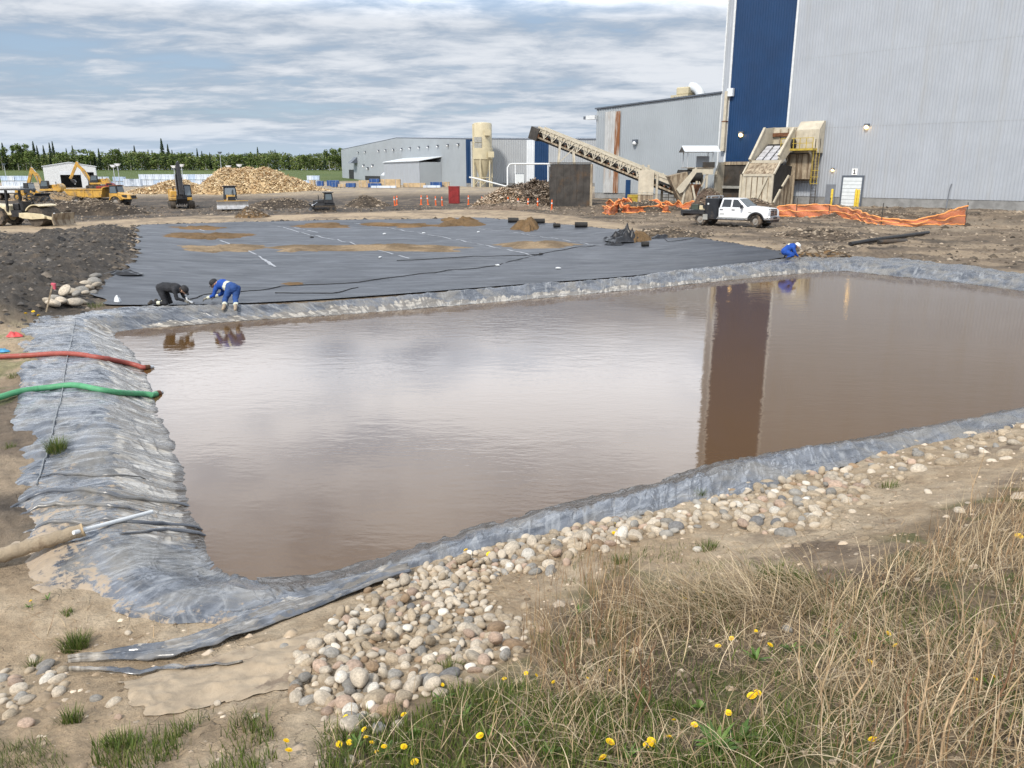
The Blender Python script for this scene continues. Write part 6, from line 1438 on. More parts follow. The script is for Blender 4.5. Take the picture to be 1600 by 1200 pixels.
def excavator(name, label, px, t, yaw, k, boom, col_b, col_h, cab_col='machine_dark', slew=0.0):
    x, y = G(px, t); r = thing(name, label, 'excavator', (x, y, Hz(x, y, False)), yaw); r.scale = (k, k, k)
    for sy in (-1, 1): track(r, -1.6, 1.6, sy * 1.15, .42, .6)
    MB().box(0, 0, .62, 2.2, 1.8, .45).build('undercarriage', MATS['machine_dark'], r); MB().cyl((0, 0, .8), (0, 0, 1.0), .7, n=18).build('slew_ring', MATS['machine_dark'], r, True)
    MB().hexa([(-2.4, -1.3, 1.0), (1.2, -1.3, 1.0), (1.2, 1.3, 1.0), (-2.4, 1.3, 1.0)], [(-2.2, -1.25, 1.5), (1.2, -1.3, 1.35), (1.2, 1.3, 1.35), (-2.2, 1.25, 1.5)]).build('deck_frame', MATS[col_h], r, bevel=.05)
    MB().hexa([(-2.1, -1.25, 1.5), (-.2, -1.25, 1.4), (-.2, .2, 1.4), (-2.1, 1.25, 1.5)], [(-1.9, -1.15, 2.25), (-.3, -1.15, 2.15), (-.3, .2, 2.15), (-1.9, 1.15, 2.25)]).build('engine_cover', MATS[col_h], r, bevel=.08)
    MB().prism(arc(-1.9, 1.6, .85, 110, 250, 8) + [(-1.9, .95)], -1.25, 1.25).build('counterweight', MATS[col_h], r, True)
    cb = MB().hexa([(-.5, .35, 1.38), (1.15, .35, 1.38), (1.15, 1.3, 1.38), (-.5, 1.3, 1.38)], [(-.45, .4, 2.95), (.75, .4, 2.95), (.75, 1.25, 2.95), (-.45, 1.25, 2.95)]).build('cab', MATS[cab_col], r, bevel=.06)
    panel(MB(), [(1.17, .45, 1.6), (1.17, 1.2, 1.6), (.83, 1.15, 2.8), (.83, .5, 2.8)]).build('windscreen', MATS['glass_sky'], cb)
    for yy in (.345, 1.305):
        q = [(-.3, yy, 1.9), (.95, yy, 1.9), (.68, yy * .99 + (.03 if yy < 1 else -.03), 2.8), (-.3, yy * .99 + (.03 if yy < 1 else -.03), 2.8)]
        panel(MB(), q if yy < 1 else q[::-1]).build('side_window', MATS['glass_sky'], cb)
    B0, B1, B2, B3, B4 = [Vector((a, -.12, b_)) for a, b_ in boom]       # foot, bend, tip, stick end, bucket tip
    MB().beam(B0, B1, .6, .75, (0, 0, 1)).build('boom', MATS[col_b], r, bevel=.03); MB().beam(B1, B2, .55, .6).build('boom_tip', MATS[col_b], r, bevel=.03)
    MB().beam(B2 + (B2 - B3).normalized() * .5, B3, .45, .55).build('stick', MATS[col_b], r, bevel=.03)
    for s in (-.36, .36): MB().cyl(B0 + Vector((.35, s, -.25)), B0.lerp(B1, .85) + Vector((0, s, 0)), .085, n=8).build('lift_cylinder', MATS['chrome'], r, True)
    MB().cyl(B1 + Vector((0, 0, .38)), B2 + (B2 - B3).normalized() * .5 + Vector((.1, 0, .2)), .08, n=8).build('stick_cylinder', MATS['chrome'], r, True)
    d = (B4 - B3); up = Vector((d.z, 0, -d.x)).normalized()
    bk = MB(); pts2 = [(B3.x, B3.z), (B3.x + d.x * .5 + up.x * .55, B3.z + d.z * .5 + up.z * .55), (B4.x + up.x * .5, B4.z + up.z * .5), (B4.x, B4.z), (B3.x + d.x * .4 - up.x * .15, B3.z + d.z * .4 - up.z * .15)]
    bk.prism(pts2, -.75, .5); bo = bk.build('bucket', MATS['machine_dark'], r)
    for j in range(5): MB().beam(Vector((B4.x, -.7 + j * .28, B4.z)), Vector((B4.x, -.7 + j * .28, B4.z)) + d.normalized() * .22, .1, .06).build('tooth', MATS['worn_steel'], bo)
    MB().cyl((-1.2, -.7, 2.2), (-1.2, -.7, 2.75), .08, n=8).build('exhaust', MATS['machine_dark'], r, True)
    return r
FOLD = [(1.0, 1.5), (2.0, 4.4), (2.6, 5.0), (3.0, 1.6), (2.5, .55)]
excavator('excavator', 'yellow excavator with black folded boom facing the camera', 284, 91, R(-62), .90, [(1.0, 1.5), (1.5, 4.3), (2.1, 5.15), (3.0, 1.7), (2.6, .6)], 'machine_dark', 'machine_yellow')
excavator('excavator', 'yellow excavator with raised yellow boom at the left', 78, 138, R(188), .9, [(1.0, 1.5), (2.0, 4.2), (2.7, 4.9), (3.9, 1.7), (3.2, .5)], 'machine_yellow', 'machine_yellow')
excavator('excavator', 'distant excavator with sloping brown boom before the shed door', 152, 196, R(200), 1.15, [(1.0, 1.5), (2.4, 4.2), (3.4, 5.3), (5.0, 2.2), (4.3, 1.2)], 'machine_yellow', 'machine_yellow')
def dozer(name, label, px, t, yaw, k, body, blade='worn_steel'):
    x, y = G(px, t); r = thing(name, label, 'bulldozer', (x, y, Hz(x, y, False)), yaw); r.scale = (k, k, k)
    for sy in (-1, 1): track(r, -1.1, 1.2, sy * .95, .42, .5)
    MB().hexa([(-1.4, -.65, .55), (1.5, -.6, .55), (1.5, .6, .55), (-1.4, .65, .55)], [(-1.4, -.65, 1.2), (1.5, -.5, 1.2), (1.5, .5, 1.2), (-1.4, .65, 1.2)]).build('main_frame', MATS[body], r, bevel=.04)
    MB().hexa([(.1, -.5, 1.2), (1.6, -.48, 1.2), (1.6, .48, 1.2), (.1, .5, 1.2)], [(.1, -.48, 1.75), (1.5, -.42, 1.6), (1.5, .42, 1.6), (.1, .48, 1.75)]).build('engine_hood', MATS[body], r, bevel=.05)
    MB().box(1.63, 0, 1.15, .06, .85, .85).build('radiator_grille', MATS['machine_dark'], r)
    cb = MB().hexa([(-1.25, -.75, 1.2), (.15, -.75, 1.2), (.15, .75, 1.2), (-1.25, .75, 1.2)], [(-1.1, -.65, 2.65), (.0, -.65, 2.65), (.0, .65, 2.65), (-1.1, .65, 2.65)]).build('cab', MATS['machine_dark'], r, bevel=.04)
    panel(MB(), [(.17, -.62, 1.75), (.17, .62, 1.75), (.05, .55, 2.55), (.05, -.55, 2.55)]).build('windscreen', MATS['glass_sky'], cb)
    for sy in (-1, 1):
        q = [(-1.0, sy * .745, 1.7), (-.05, sy * .745, 1.7), (-.12, sy * .68, 2.52), (-.95, sy * .68, 2.52)]; panel(MB(), q if sy < 0 else q[::-1]).build('side_window', MATS['glass_sky'], cb)
        MB().beam((-.4, sy * 1.28, .55), (2.0, sy * 1.28, .5), .16, .22).build('push_arm', MATS[body], r)
        MB().cyl((1.1, sy * .45, 1.35), (2.0, sy * .55, .75), .07, n=8).build('lift_cylinder', MATS['chrome'], r, True)
        MB().box(-.55, sy * .8, .95, 1.7, .3, .1).build('fender', MATS[body], r)
    MB().box(-.55, 0, 2.72, 1.5, 1.6, .12).build('roof', MATS['machine_dark'], r, bevel=.03)
    bl = arc(2.75, .62, .75, 145, 215, 6) + [(2.22, .16), (2.06, .5), (2.06, .75), (2.2, 1.06)]
    MB().prism(bl, -1.75, 1.75).build('blade', MATS[blade], r, True)
    MB().box(2.13, 0, 1.09, .1, 3.5, .08).build('blade_rim', MATS[body], r)
    MB().cyl((.9, .25, 1.65), (.9, .25, 2.35), .06, n=8).build('exhaust', MATS['machine_dark'], r, True)
dozer('bulldozer', 'bulldozer with broad pale blade facing the camera', 362, 86.5, R(-66), .94, 'machine_yellow')
dozer('bulldozer', 'small dark bulldozer turned left beside the haul road', 508, 83, R(200), .72, 'machine_dark', 'machine_dark')
# ---------------------------------------------------------------- articulated haul truck
t = 93; x, y = G(160, t); ad = thing('haul_truck', 'yellow articulated haul truck facing right with long dump bed', 'dump truck', (x, y, Hz(x, y, False)), R(-6)); ad.scale = (.8,) * 3
WRr = .78
for xx in (3.1, -1.4, -3.2):
    for sy in (-1, 1): wheel(ad, xx, sy * 1.1, WRr, WRr, .62, 'rim_steel', 0, .5)
MB().box(-1.0, 0, 1.1, 6.4, .9, .4).build('rear_frame', MATS['machine_dark'], ad); MB().box(3.2, 0, 1.05, 2.6, 1.1, .45).build('front_frame', MATS['machine_dark'], ad)
bd = [(-4.9, 2.55), (-4.4, 1.75), (-1.0, 1.35), (.9, 1.5), (1.35, 2.3), (1.75, 2.95), (1.2, 2.8)]
for sy in (-1, 1):
    MB().prism([(-4.9, 2.55), (-4.35, 1.8), (-1.0, 1.4), (.9, 1.55), (1.3, 2.75), (-1, 2.65)], sy * 1.3 - .06, sy * 1.3 + .06).build('bed_side', MATS['machine_yellow'], ad)
    for xx in (-3, -1.7, -.4): MB().box(xx, sy * 1.38, 2.1, .14, .06, 1.0).build('bed_rib', MATS['machine_yellow'], ad)
    MB().box(-1.7, sy * 1.4, 2.6, 6.0, .1, .12).build('bed_rail', MATS['machine_yellow'], ad)
MB().prism([(-4.9, 2.45), (-4.4, 1.72), (-1.0, 1.3), (.9, 1.45), (.9, 1.55), (-1, 1.42), (-4.35, 1.84), (-4.85, 2.56)], -1.24, 1.24).build('bed_floor', MATS['machine_yellow'], ad)
MB().prism([(.85, 1.5), (1.25, 2.8), (1.75, 2.95), (1.7, 3.02), (1.15, 2.9), (.75, 1.6)], -1.3, 1.3).build('bed_headboard', MATS['machine_yellow'], ad)
MB().hexa([(3.3, -1.05, 1.2), (5.3, -.95, 1.2), (5.3, .95, 1.2), (3.3, 1.05, 1.2)], [(3.3, -.95, 2.25), (5.1, -.8, 1.85), (5.1, .8, 1.85), (3.3, .95, 2.25)]).build('bonnet', MATS['machine_yellow'], ad, bevel=.1)
cb = MB().hexa([(1.9, -.95, 1.3), (3.4, -.95, 1.3), (3.4, .95, 1.3), (1.9, .95, 1.3)], [(2.0, -.8, 3.15), (3.15, -.8, 3.15), (3.15, .8, 3.15), (2.0, .8, 3.15)]).build('cab', MATS['machine_dark'], ad, bevel=.05)
panel(MB(), [(3.37, -.8, 2.1), (3.37, .8, 2.1), (3.2, .72, 3.02), (3.2, -.72, 3.02)]).build('windscreen', MATS['glass_sky'], cb)
panel(MB(), [(2.1, -.935, 2.1), (3.15, -.935, 2.1), (3.0, -.85, 3.0), (2.15, -.85, 3.0)]).build('side_window', MATS['glass_sky'], cb)
MB().box(2.6, 0, 3.2, 1.4, 1.7, .1).build('cab_roof', MATS['rusty'], ad); MB().box(2.65, -.97, 1.7, 1.3, .06, .7).build('cab_door', MATS['machine_yellow'], cb)
for sy in (-1, 1):
    MB().prism(arc(3.1, .78, 1.0, 20, 160, 8) + arc(3.1, .78, .88, 160, 20, 8), sy * 1.15 - .3, sy * 1.15 + .3).build('mudguard', MATS['machine_yellow'], ad, True)
MB().box(4.3, -.92, 1.62, .8, .06, .4).build('side_vent', MATS['machine_dark'], ad); MB().box(5.22, 0, 1.5, .1, 1.2, .45).build('radiator_grille', MATS['machine_dark'], ad)
# ---------------------------------------------------------------- cream padfoot roller with blade
t = 60.5; x, y = G(33, t); ro = thing('soil_roller', 'cream soil roller with black canopy and front blade at left edge', 'roller', (x, y, Hz(x, y, False)), R(-8)); ro.scale = (1.0,) * 3
for sy in (-1, 1): wheel(ro, -1.15, sy * .85, .72, .72, .5, 'machine_cream', 0, .5)
MB().hexa([(-2.4, -.75, .8), (-.1, -.7, .8), (-.1, .7, .8), (-2.4, .75, .8)], [(-2.3, -.65, 1.7), (-.3, -.65, 1.55), (-.3, .65, 1.55), (-2.3, .65, 1.7)]).build('engine_hood', MATS['machine_cream'], ro, bevel=.1)
MB().box(.25, 0, .95, 1.0, 1.2, .5).build('operator_deck', MATS['machine_dark'], ro); MB().box(.05, 0, 1.45, .5, .6, .5).build('seat', MATS['machine_dark'], ro, bevel=.05)
MB().box(.7, 0, 1.5, .25, .9, .7).build('control_console', MATS['machine_dark'], ro)
for sy in (-1, 1):
    MB().beam((-.35, sy * .7, 1.1), (-.25, sy * .7, 2.72), .14).build('canopy_post', MATS['machine_dark'], ro)
    MB().beam((.95, sy * .7, 1.2), (.75, sy * .7, 2.0), .07).build('handrail', MATS['machine_dark'], ro)
MB().hexa([(-.9, -.85, 2.7), (1.15, -.85, 2.7), (1.15, .85, 2.7), (-.9, .85, 2.7)], [(-.8, -.8, 2.82), (1.1, -.8, 2.82), (1.1, .8, 2.82), (-.8, .8, 2.82)]).build('canopy', MATS['machine_dark'], ro)
MB().cyl((2.15, -.98, .72), (2.15, .98, .72), .70, n=32).build('drum', MATS['track_mud'], ro, True)
drum = ro.children[-1]
for i in range(12):
    for j in range(5):
        a = 2 * math.pi * (i + .5 * (j % 2)) / 12; p = MB().box(0, 0, 0, .14, .16, .1).build('drum_pad', MATS['track_mud'], drum); p.location = (2.15 + .73 * math.cos(a), -.78 + j * .39, .72 + .73 * math.sin(a)); p.rotation_euler = (0, -a + math.pi / 2, 0)
for sy in (-1, 1):
    MB().prism([(.9, .75), (1.0, 1.0), (1.6, 1.05), (2.9, .95), (3.1, .8), (3.05, .62), (2.0, .55), (1.2, .62)], sy * 1.1 - .08, sy * 1.1 + .08).build('drum_frame', MATS['machine_cream'], ro, bevel=.02)
MB().box(1.05, 0, .85, .3, 2.2, .35).build('yoke_beam', MATS['machine_cream'], ro); MB().prism(arc(2.15, .72, .95, 60, 150, 6) + arc(2.15, .72, .88, 150, 60, 6), -.95, .95).build('drum_cover', MATS['machine_cream'], ro, True)
for sy in (-1, 1): MB().beam((2.9, sy * .95, .75), (3.75, sy * .8, .55), .14, .2).build('blade_arm', MATS['machine_cream'], ro)
MB().prism([(3.75, .12), (3.83, .12), (3.75, .5), (3.88, 1.0), (3.78, 1.0), (3.65, .5)], -1.2, 1.2).build('blade', MATS['cream_dirty'], ro); MB().cyl((3.0, 0, .95), (3.7, 0, .6), .07, n=8).build('blade_cylinder', MATS['chrome'], ro, True)
# white trailer and orange-topped loader at the far left
t = 118; x, y = G(12, t); tl = thing('white_trailer', 'long low white trailer at the left edge behind the roller', 'trailer', (x, y, Hz(x, y, False)))
MB().box(0, 0, 1.55, 6.0, 2.4, 1.0).build('box_body', MATS['trim_white'], tl, bevel=.05); MB().box(0, 0, 1.0, 5.8, 2.2, .12).build('floor_frame', MATS['machine_dark'], tl); MB().box(0, -1.22, 1.62, 5.9, .02, .12).build('orange_stripe', MATS['orange_band'], tl)
for xx in (-1.6, -.7):
    for sy in (-1, 1): wheel(tl, xx, sy * 1.0, .5, .5, .35)
t = 112; x, y = G(48, t); wl = thing('wheel_loader', 'muddy yellow wheel loader before the left excavator', 'loader', (x, y, Hz(x, y, False)), R(-20))
for xx in (-1.2, 1.2):
    for sy in (-1, 1): wheel(wl, xx, sy * .95, .62, .62, .45, 'machine_yellow')
MB().box(-1.2, 0, 1.25, 1.8, 1.3, .9).build('engine_hood', MATS['machine_yellow'], wl, bevel=.08); MB().box(.9, 0, .95, 1.6, .9, .6).build('front_frame', MATS['machine_yellow'], wl)
cb = MB().hexa([(-.4, -.6, 1.2), (.7, -.6, 1.2), (.7, .6, 1.2), (-.4, .6, 1.2)], [(-.3, -.55, 2.6), (.5, -.55, 2.6), (.5, .55, 2.6), (-.3, .55, 2.6)]).build('cab', MATS['machine_dark'], wl, bevel=.04)
panel(MB(), [(.7, -.5, 1.75), (.7, .5, 1.75), (.55, .46, 2.5), (.55, -.46, 2.5)]).build('windscreen', MATS['glass_sky'], cb)
for sy in (-1, 1): MB().beam((.8, sy * .45, 1.4), (2.4, sy * .45, .6), .14, .28).build('lift_arm', MATS['machine_yellow'], wl)
MB().prism([(2.3, .2), (3.2, .12), (3.2, .2), (2.6, .35), (2.4, .8), (2.7, 1.15), (2.6, 1.18), (2.2, .85)], -1.2, 1.2).build('bucket', MATS['machine_dark'], wl)
t = 176; x, y = G(172, t); pk = thing('parked_pickup', 'small red and white pickup by the chip pile', 'pickup', (x, y, Hz(x, y, False)), R(10))
MB().prism([(-2.6, .5), (-2.6, 1.1), (-.6, 1.1), (-.4, 1.75), (.8, 1.75), (1.3, 1.15), (2.5, 1.05), (2.6, .5)], -.9, .9).build('body', MATS['red_paint'], pk, True, bevel=.05)
panel(MB(), [(-.35, -.905, 1.2), (1.1, -.905, 1.2), (.75, -.905, 1.68), (-.28, -.905, 1.68)]).build('side_window', MATS['glass_dark'], pk)
for xx in (-1.7, 1.7):
    for sy in (-1, 1): wheel(pk, xx, sy * .8, .38, .38, .24)
# ================================================================== PEOPLE
mk('overall_black', (.022, .023, .027), .85, .3, 6); mk('overall_blue', (.012, .062, .30), .85, .25, 6); mk('overall_navy', (.02, .06, .20), .85, .25, 6)
mk('skin', (.45, .27, .19), .55, .1, 6); mk('reflect_tape', (.55, .56, .44), .5, .15, 8); mk('boot_tan', (.30, .235, .165), .8, .2, 8); mk('boot_dark', (.05, .045, .04), .8, .2, 8)
mk('glove_grey', (.16, .15, .13), .85, .3, 10); mk('cap_black', (.02, .02, .022), .7, .2, 8); mk('hair_brown', (.05, .033, .022), .8, .3, 20); mk('hard_hat_white', (.72, .72, .7), .35, .05)
def capsule(mb, p, q, r1, r2, n=12):
    p, q = Vector(p), Vector(q); d = q - p; L = d.length; d = d.normalized() if L > 1e-6 else Vector((0, 0, 1))
    pts, rs = [], []
    for a in np.linspace(-math.pi / 2, 0, 5): pts.append(p + d * math.sin(a) * r1); rs.append(max(.002, math.cos(a) * r1))
    for a in np.linspace(0, math.pi / 2, 5): pts.append(q + d * math.sin(a) * r2); rs.append(max(.002, math.cos(a) * r2))
    for i in range(1, len(pts)):
        if (pts[i] - pts[i - 1]).length < 1e-4: pts[i] = pts[i] + d * 2e-4
    return mb.tube(pts, rs, n)
def fused(name, caps, mats, parent, voxel=.016, smooth=6):
    """one continuous skin grown over tapered limbs; caps = (p, q, r1, r2, material index)"""
    mb = MB()
    for p, q, a, b_, k in caps: capsule(mb, p, q, a, b_)
    o = mb.build(name, mats[0]); md = o.modifiers.new('remesh', 'REMESH'); md.mode = 'VOXEL'; md.voxel_size = voxel; md.use_smooth_shade = True
    sm = o.modifiers.new('smooth', 'SMOOTH'); sm.iterations = smooth; sm.factor = .5
    dg = bpy.context.evaluated_depsgraph_get(); me = bpy.data.meshes.new_from_object(o.evaluated_get(dg)); old = o.data
    o.modifiers.clear(); o.data = me; bpy.data.meshes.remove(old)
    me.materials.clear()
    for m_ in mats: me.materials.append(m_)
    cen = np.array([p.center[:] for p in me.polygons]); best = np.full(len(cen), 1e9); idx = np.zeros(len(cen), np.int32)
    for p, q, a, b_, k in caps:
        p = np.array(p, float); q = np.array(q, float); e = q - p; tt_ = np.clip(((cen - p) @ e) / max(1e-9, e @ e), 0, 1); d = np.linalg.norm(cen - p - tt_[:, None] * e, axis=1) - (a + (b_ - a) * tt_)
        w_ = d < best; best[w_] = d[w_]; idx[w_] = k
    if name == 'body':
        nv_ = len(me.vertices); cv2 = np.empty(nv_ * 3, np.float32); me.vertices.foreach_get('co', cv2); cv2 = cv2.reshape(-1, 3); nm_ = np.array([v.normal[:] for v in me.vertices])
        fo = fbm(cv2[:, 0] * 9 + cv2[:, 2] * 7, cv2[:, 1] * 9 - cv2[:, 2] * 5, 5, 3) - .5; fo2 = (1 - np.abs(2 * fbm(cv2[:, 0] * 6 - cv2[:, 1] * 4, cv2[:, 2] * 14, 9, 2) - 1)) ** 3 - .3
        me.vertices.foreach_set('co', (cv2 + nm_ * (.014 * fo + .014 * fo2)[:, None]).astype(np.float32).ravel())
    me.polygons.foreach_set('material_index', idx); me.polygons.foreach_set('use_smooth', np.ones(len(cen), bool)); me.update()
    o.parent = parent; return o
def hand(par, p, d, side=(0, 1, 0), mat='glove_grey'):
    """gloved hand: palm, four curled fingers and a thumb"""
    p = Vector(p); d = Vector(d).normalized(); s = Vector(side); s = (s - d * s.dot(d)).normalized(); n = d.cross(s)
    if n.z > 0: n = -n
    caps = [(p, p + d * .07, .032, .034, 0), (p + s * .02, p + d * .08 + s * .025, .026, .024, 0), (p - s * .02, p + d * .08 - s * .025, .026, .024, 0)]
    for i, L in enumerate((.06, .072, .068, .052)):
        b_ = p + d * .085 + s * (-.033 + i * .022); m_ = b_ + d * L * .55 + n * .012; caps += [(b_, m_, .0115, .0105, 0), (m_, m_ + d * L * .3 + n * L * .5, .0105, .009, 0)]
    b_ = p + d * .02 - s * .035; caps += [(b_, b_ + d * .035 - s * .03 + n * .01, .014, .0125, 0), (b_ + d * .035 - s * .03 + n * .01, b_ + d * .07 - s * .03 + n * .03, .0125, .01, 0)]
    return fused('glove', caps, [MATS[mat]], par, .007, 3)
def head_bits(par, c, face, up, hat='cap_black', hair='hair_brown', vis=False):
    c, f, u = Vector(c), Vector(face).normalized(), Vector(up); u = (u - f * u.dot(f)).normalized(); s = f.cross(u)
    def T(a, b_, d): return c + f * a + s * b_ + u * d
    mb = MB()
    prof = [(.112, -.01), (.114, .03), (.104, .075), (.07, .108), (.02, .122)]; n = 18; vs = []
    for r_, z_ in prof:
        for k in range(n): a = 2 * math.pi * k / n; vs.append(T(math.cos(a) * r_ * 1.12 - .008, math.sin(a) * r_ * .96, z_ + .02))
    mb.add(vs, [(i * n + k, i * n + (k + 1) % n, (i + 1) * n + (k + 1) % n, (i + 1) * n + k) for i in range(4) for k in range(n)] + [tuple(4 * n + k for k in range(n))])
    o = mb.build('hat', MATS[hat], par, True)
    MB().add([T(.10, -.075, .015), T(.10, .075, .015), T(.19, .05, .0), T(.19, -.05, .0), T(.10, -.075, .027), T(.10, .075, .027), T(.19, .05, .011), T(.19, -.05, .011)], [(0, 1, 2, 3), (7, 6, 5, 4), (0, 4, 5, 1), (1, 5, 6, 2), (2, 6, 7, 3), (3, 7, 4, 0)]).build('hat_brim', MATS[hat], o)
    mb = MB()
    for b_ in (-.034, .034): mb.ball(T(.098, b_, -.008), .0125, 5)
    mb.build('eyes', MATS['ink_black'], par, True)
    MB().hexa([T(.095, -.014, -.055), T(.128, -.012, -.05), T(.128, .012, -.05), T(.095, .014, -.055)], [T(.095, -.008, -.0), T(.105, -.007, -.0), T(.105, .007, -.0), T(.095, .008, -.0)]).build('nose', MATS['skin'], par, bevel=.004)
    MB().box(*T(.1, 0, -.085), .012, .05, .01, rz=math.atan2(f.y, f.x)).build('mouth', MATS['rusty'], par)
    for b_ in (-.088, .088): MB().ball(T(-.005, b_, -.015), .03, 5, (.7, .5, 1.1)).build('ear', MATS['skin'], par, True)
    MB().ball(T(-.035, 0, -.02), .098, 7, (.9, .98, .9)).build('hair', MATS[hair], par, True)
def boot(par, ankle, toe, mat, sole='boot_dark'):
    a, t_ = Vector(ankle), Vector(toe); caps = [(a + Vector((0, 0, .02)), a, .058, .055, 0), (a, a.lerp(t_, .5), .052, .05, 0), (a.lerp(t_, .5), t_, .05, .042, 0)]
    return fused('boot', caps, [MATS[mat]], par, .012, 4)
def wpos(px, py): x, y, z = PT(px, py); return x, y
# worker in black, on hands and knees, facing right ------------------------------------------------
x, y, z = on_sheet(262, 477); zl_ = max(z, liner_z(x, y))
p1 = thing('person', 'person in black work clothes on hands and knees welding the liner', 'person', (x, y, zl_ + .01), R(-6)); p1.scale = (1.04,) * 3
K = 0; SKN = 1; TP = 2
caps = []
for sy in (-1, 1):
    kn = (.02, sy * .13, .07); hp_ = (-.12, sy * .09, .50); an = (-.40, sy * .13, .08)
    caps += [(hp_, kn, .105, .068, K), (kn, an, .065, .045, K), ((-.17, sy * .13, .075), (-.20, sy * .13, .075), .066, .064, TP)]
    sh = (.36, sy * .17, .47); el_ = (.42, sy * .20, .22); wr = (.60, sy * .10, .15)
    caps += [(sh, el_, .065, .05, K), (el_, wr, .048, .036, K)]
caps += [((-.14, 0, .50), (.05, 0, .53), .15, .145, K), ((.05, 0, .53), (.34, 0, .49), .145, .155, K), ((.34, -.1, .48), (.34, .1, .48), .1, .1, K), ((.40, 0, .49), (.50, 0, .47), .062, .055, SKN), ((.53, 0, .46), (.58, 0, .435), .092, .085, SKN), ((.58, 0, .41), (.60, 0, .385), .075, .055, SKN)]
fused('body', caps, [MATS['overall_black'], MATS['skin'], MATS['reflect_tape']], p1)
head_bits(p1, (.56, 0, .445), (.62, 0, -.78), (.78, 0, .62))
for sy in (-1, 1):
    boot(p1, (-.42, sy * .13, .08), (-.50, sy * .14, .0 + .05), 'boot_dark'); hand(p1, (.62, sy * .09, .14), (.85, -.3 * sy, -.45), (0, 1, 0))
wl_x = p1.matrix_basis
tool = thing('hot_air_tool', 'small hand welding tool held by the worker in black', 'tool', Matrix.Translation(p1.location) @ Matrix.Rotation(R(-6), 4, 'Z') @ Vector((.74, 0, .05)))
MB().cyl((-.1, 0, .1), (.08, 0, .02), .035, n=10).build('barrel', MATS['galv'], tool, True); MB().cyl((-.08, 0, .09), (-.1, 0, .2), .026, n=10).build('grip', MATS['trim_white'], tool, True); MB().box(.1, 0, .012, .07, .06, .02).build('nozzle', MATS['dark_steel'], tool)
# worker in blue, prone on knees and elbows, boots towards the pond -------------------------------
x, y, z = on_sheet(366, 472); zl_ = max(z, liner_z(x, y)); y -= .24
p2 = thing('person', 'person in blue overalls with reflective bands crouched low, boots toward the pond', 'person', (x, y, zl_ + .04), R(4)); p2.scale = (1.06,) * 3
caps = []; BL = 0; NV = 3
hipc = Vector((.08, .02, .40)); shc = Vector((-.30, .30, .48))
for sy, kn, an in ((-1, (-.14, -.10, .10), (-.05, -.54, -.03)), (1, (.16, -.12, .11), (.28, -.58, -.04))):
    kn, an = Vector(kn), Vector(an); hp_ = hipc + Vector((.09 * sy, .05 * sy, -.02)); caps += [(hp_, kn, .118, .085, NV), (kn, an, .08, .058, NV)]
    b0 = kn.lerp(an, .72); b1 = kn.lerp(an, .86); caps += [(b0, b1, .068, .066, TP)]
caps += [(hipc, hipc.lerp(shc, .5), .165, .155, NV), (hipc.lerp(shc, .45), shc, .155, .165, BL), (shc + Vector((.06, .12, 0)), shc + Vector((-.06, -.12, -.02)), .11, .11, BL)]
w0 = hipc.lerp(shc, .42); w1 = hipc.lerp(shc, .52); caps += [(w0, w1, .162, .162, TP)]
for q in ((-.42, .14, .44), (-.26, .44, .44)):
    sh = Vector(q); el_ = sh + Vector((-.10, -.08, -.25)); wr = el_ + Vector((-.20, .02, -.08)); caps += [(sh, el_, .07, .055, BL), (el_, el_.lerp(wr, .6), .053, .045, BL), (el_.lerp(wr, .6), el_.lerp(wr, .85), .05, .048, TP), (el_.lerp(wr, .85), wr, .04, .034, SKN)]
    hand(p2, wr + Vector((-.01, 0, 0)), (-.9, .1, -.4), (0, 1, 0))
hd = shc + Vector((-.26, .06, .02)); caps += [(shc + Vector((-.1, .02, .02)), hd + Vector((.05, 0, 0)), .07, .06, SKN), (hd, hd + Vector((-.04, 0, -.02)), .092, .088, SKN), (hd + Vector((-.05, 0, -.05)), hd + Vector((-.06, 0, -.07)), .07, .055, SKN)]
fused('body', caps, [MATS['overall_blue'], MATS['skin'], MATS['reflect_tape'], MATS['overall_navy']], p2)
head_bits(p2, tuple(hd), (-.7, -.35, -.6), (-.55, -.1, .8))
for an, tw in (((-.05, -.56, -.03), (-.045, -.74, -.09)), ((.28, -.60, -.04), (.31, -.78, -.10))): boot(p2, an, tw, 'boot_tan')
# third worker, crouched in blue at the far pond corner --------------------------------------------
x, y, z = PT(1232, 408); zl_ = max(sheet_z(x, y), liner_z(x, y))
p3 = thing('person', 'person in bright blue overalls crouched at the far pond corner', 'person', (x, y, zl_ + .02), R(-10)); p3.scale = (1.08,) * 3
caps = []
for sy in (-1, 1):
    hp_ = (-.16, sy * .09, .28); kn = (.14, sy * .14, .20); an = (-.12, sy * .14, .07); caps += [(hp_, kn, .12, .085, BL), (kn, an, .08, .05, BL)]
    sh = (.12, sy * .17, .50); el_ = (.22, sy * .2, .26); wr = (.36, sy * .08, .12); caps += [(sh, el_, .07, .055, BL), (el_, wr, .05, .036, BL)]
caps += [((-.18, 0, .32), (-.02, 0, .48), .17, .165, BL), ((-.02, 0, .48), (.12, 0, .53), .165, .15, BL), ((-.06, -.05, .60), (.0, .05, .62), .045, .045, TP), ((.18, 0, .54), (.26, 0, .55), .065, .06, SKN), ((.29, 0, .55), (.33, 0, .53), .092, .085, SKN)]
fused('body', caps, [MATS['overall_blue'], MATS['skin'], MATS['reflect_tape']], p3)
head_bits(p3, (.31, 0, .55), (.8, 0, -.6), (.6, 0, .8), 'hard_hat_white')
for sy in (-1, 1):
    boot(p3, (-.13, sy * .14, .08), (.03, sy * .15, .05), 'boot_dark'); hand(p3, (.37, sy * .075, .12), (.8, -.2 * sy, -.5))
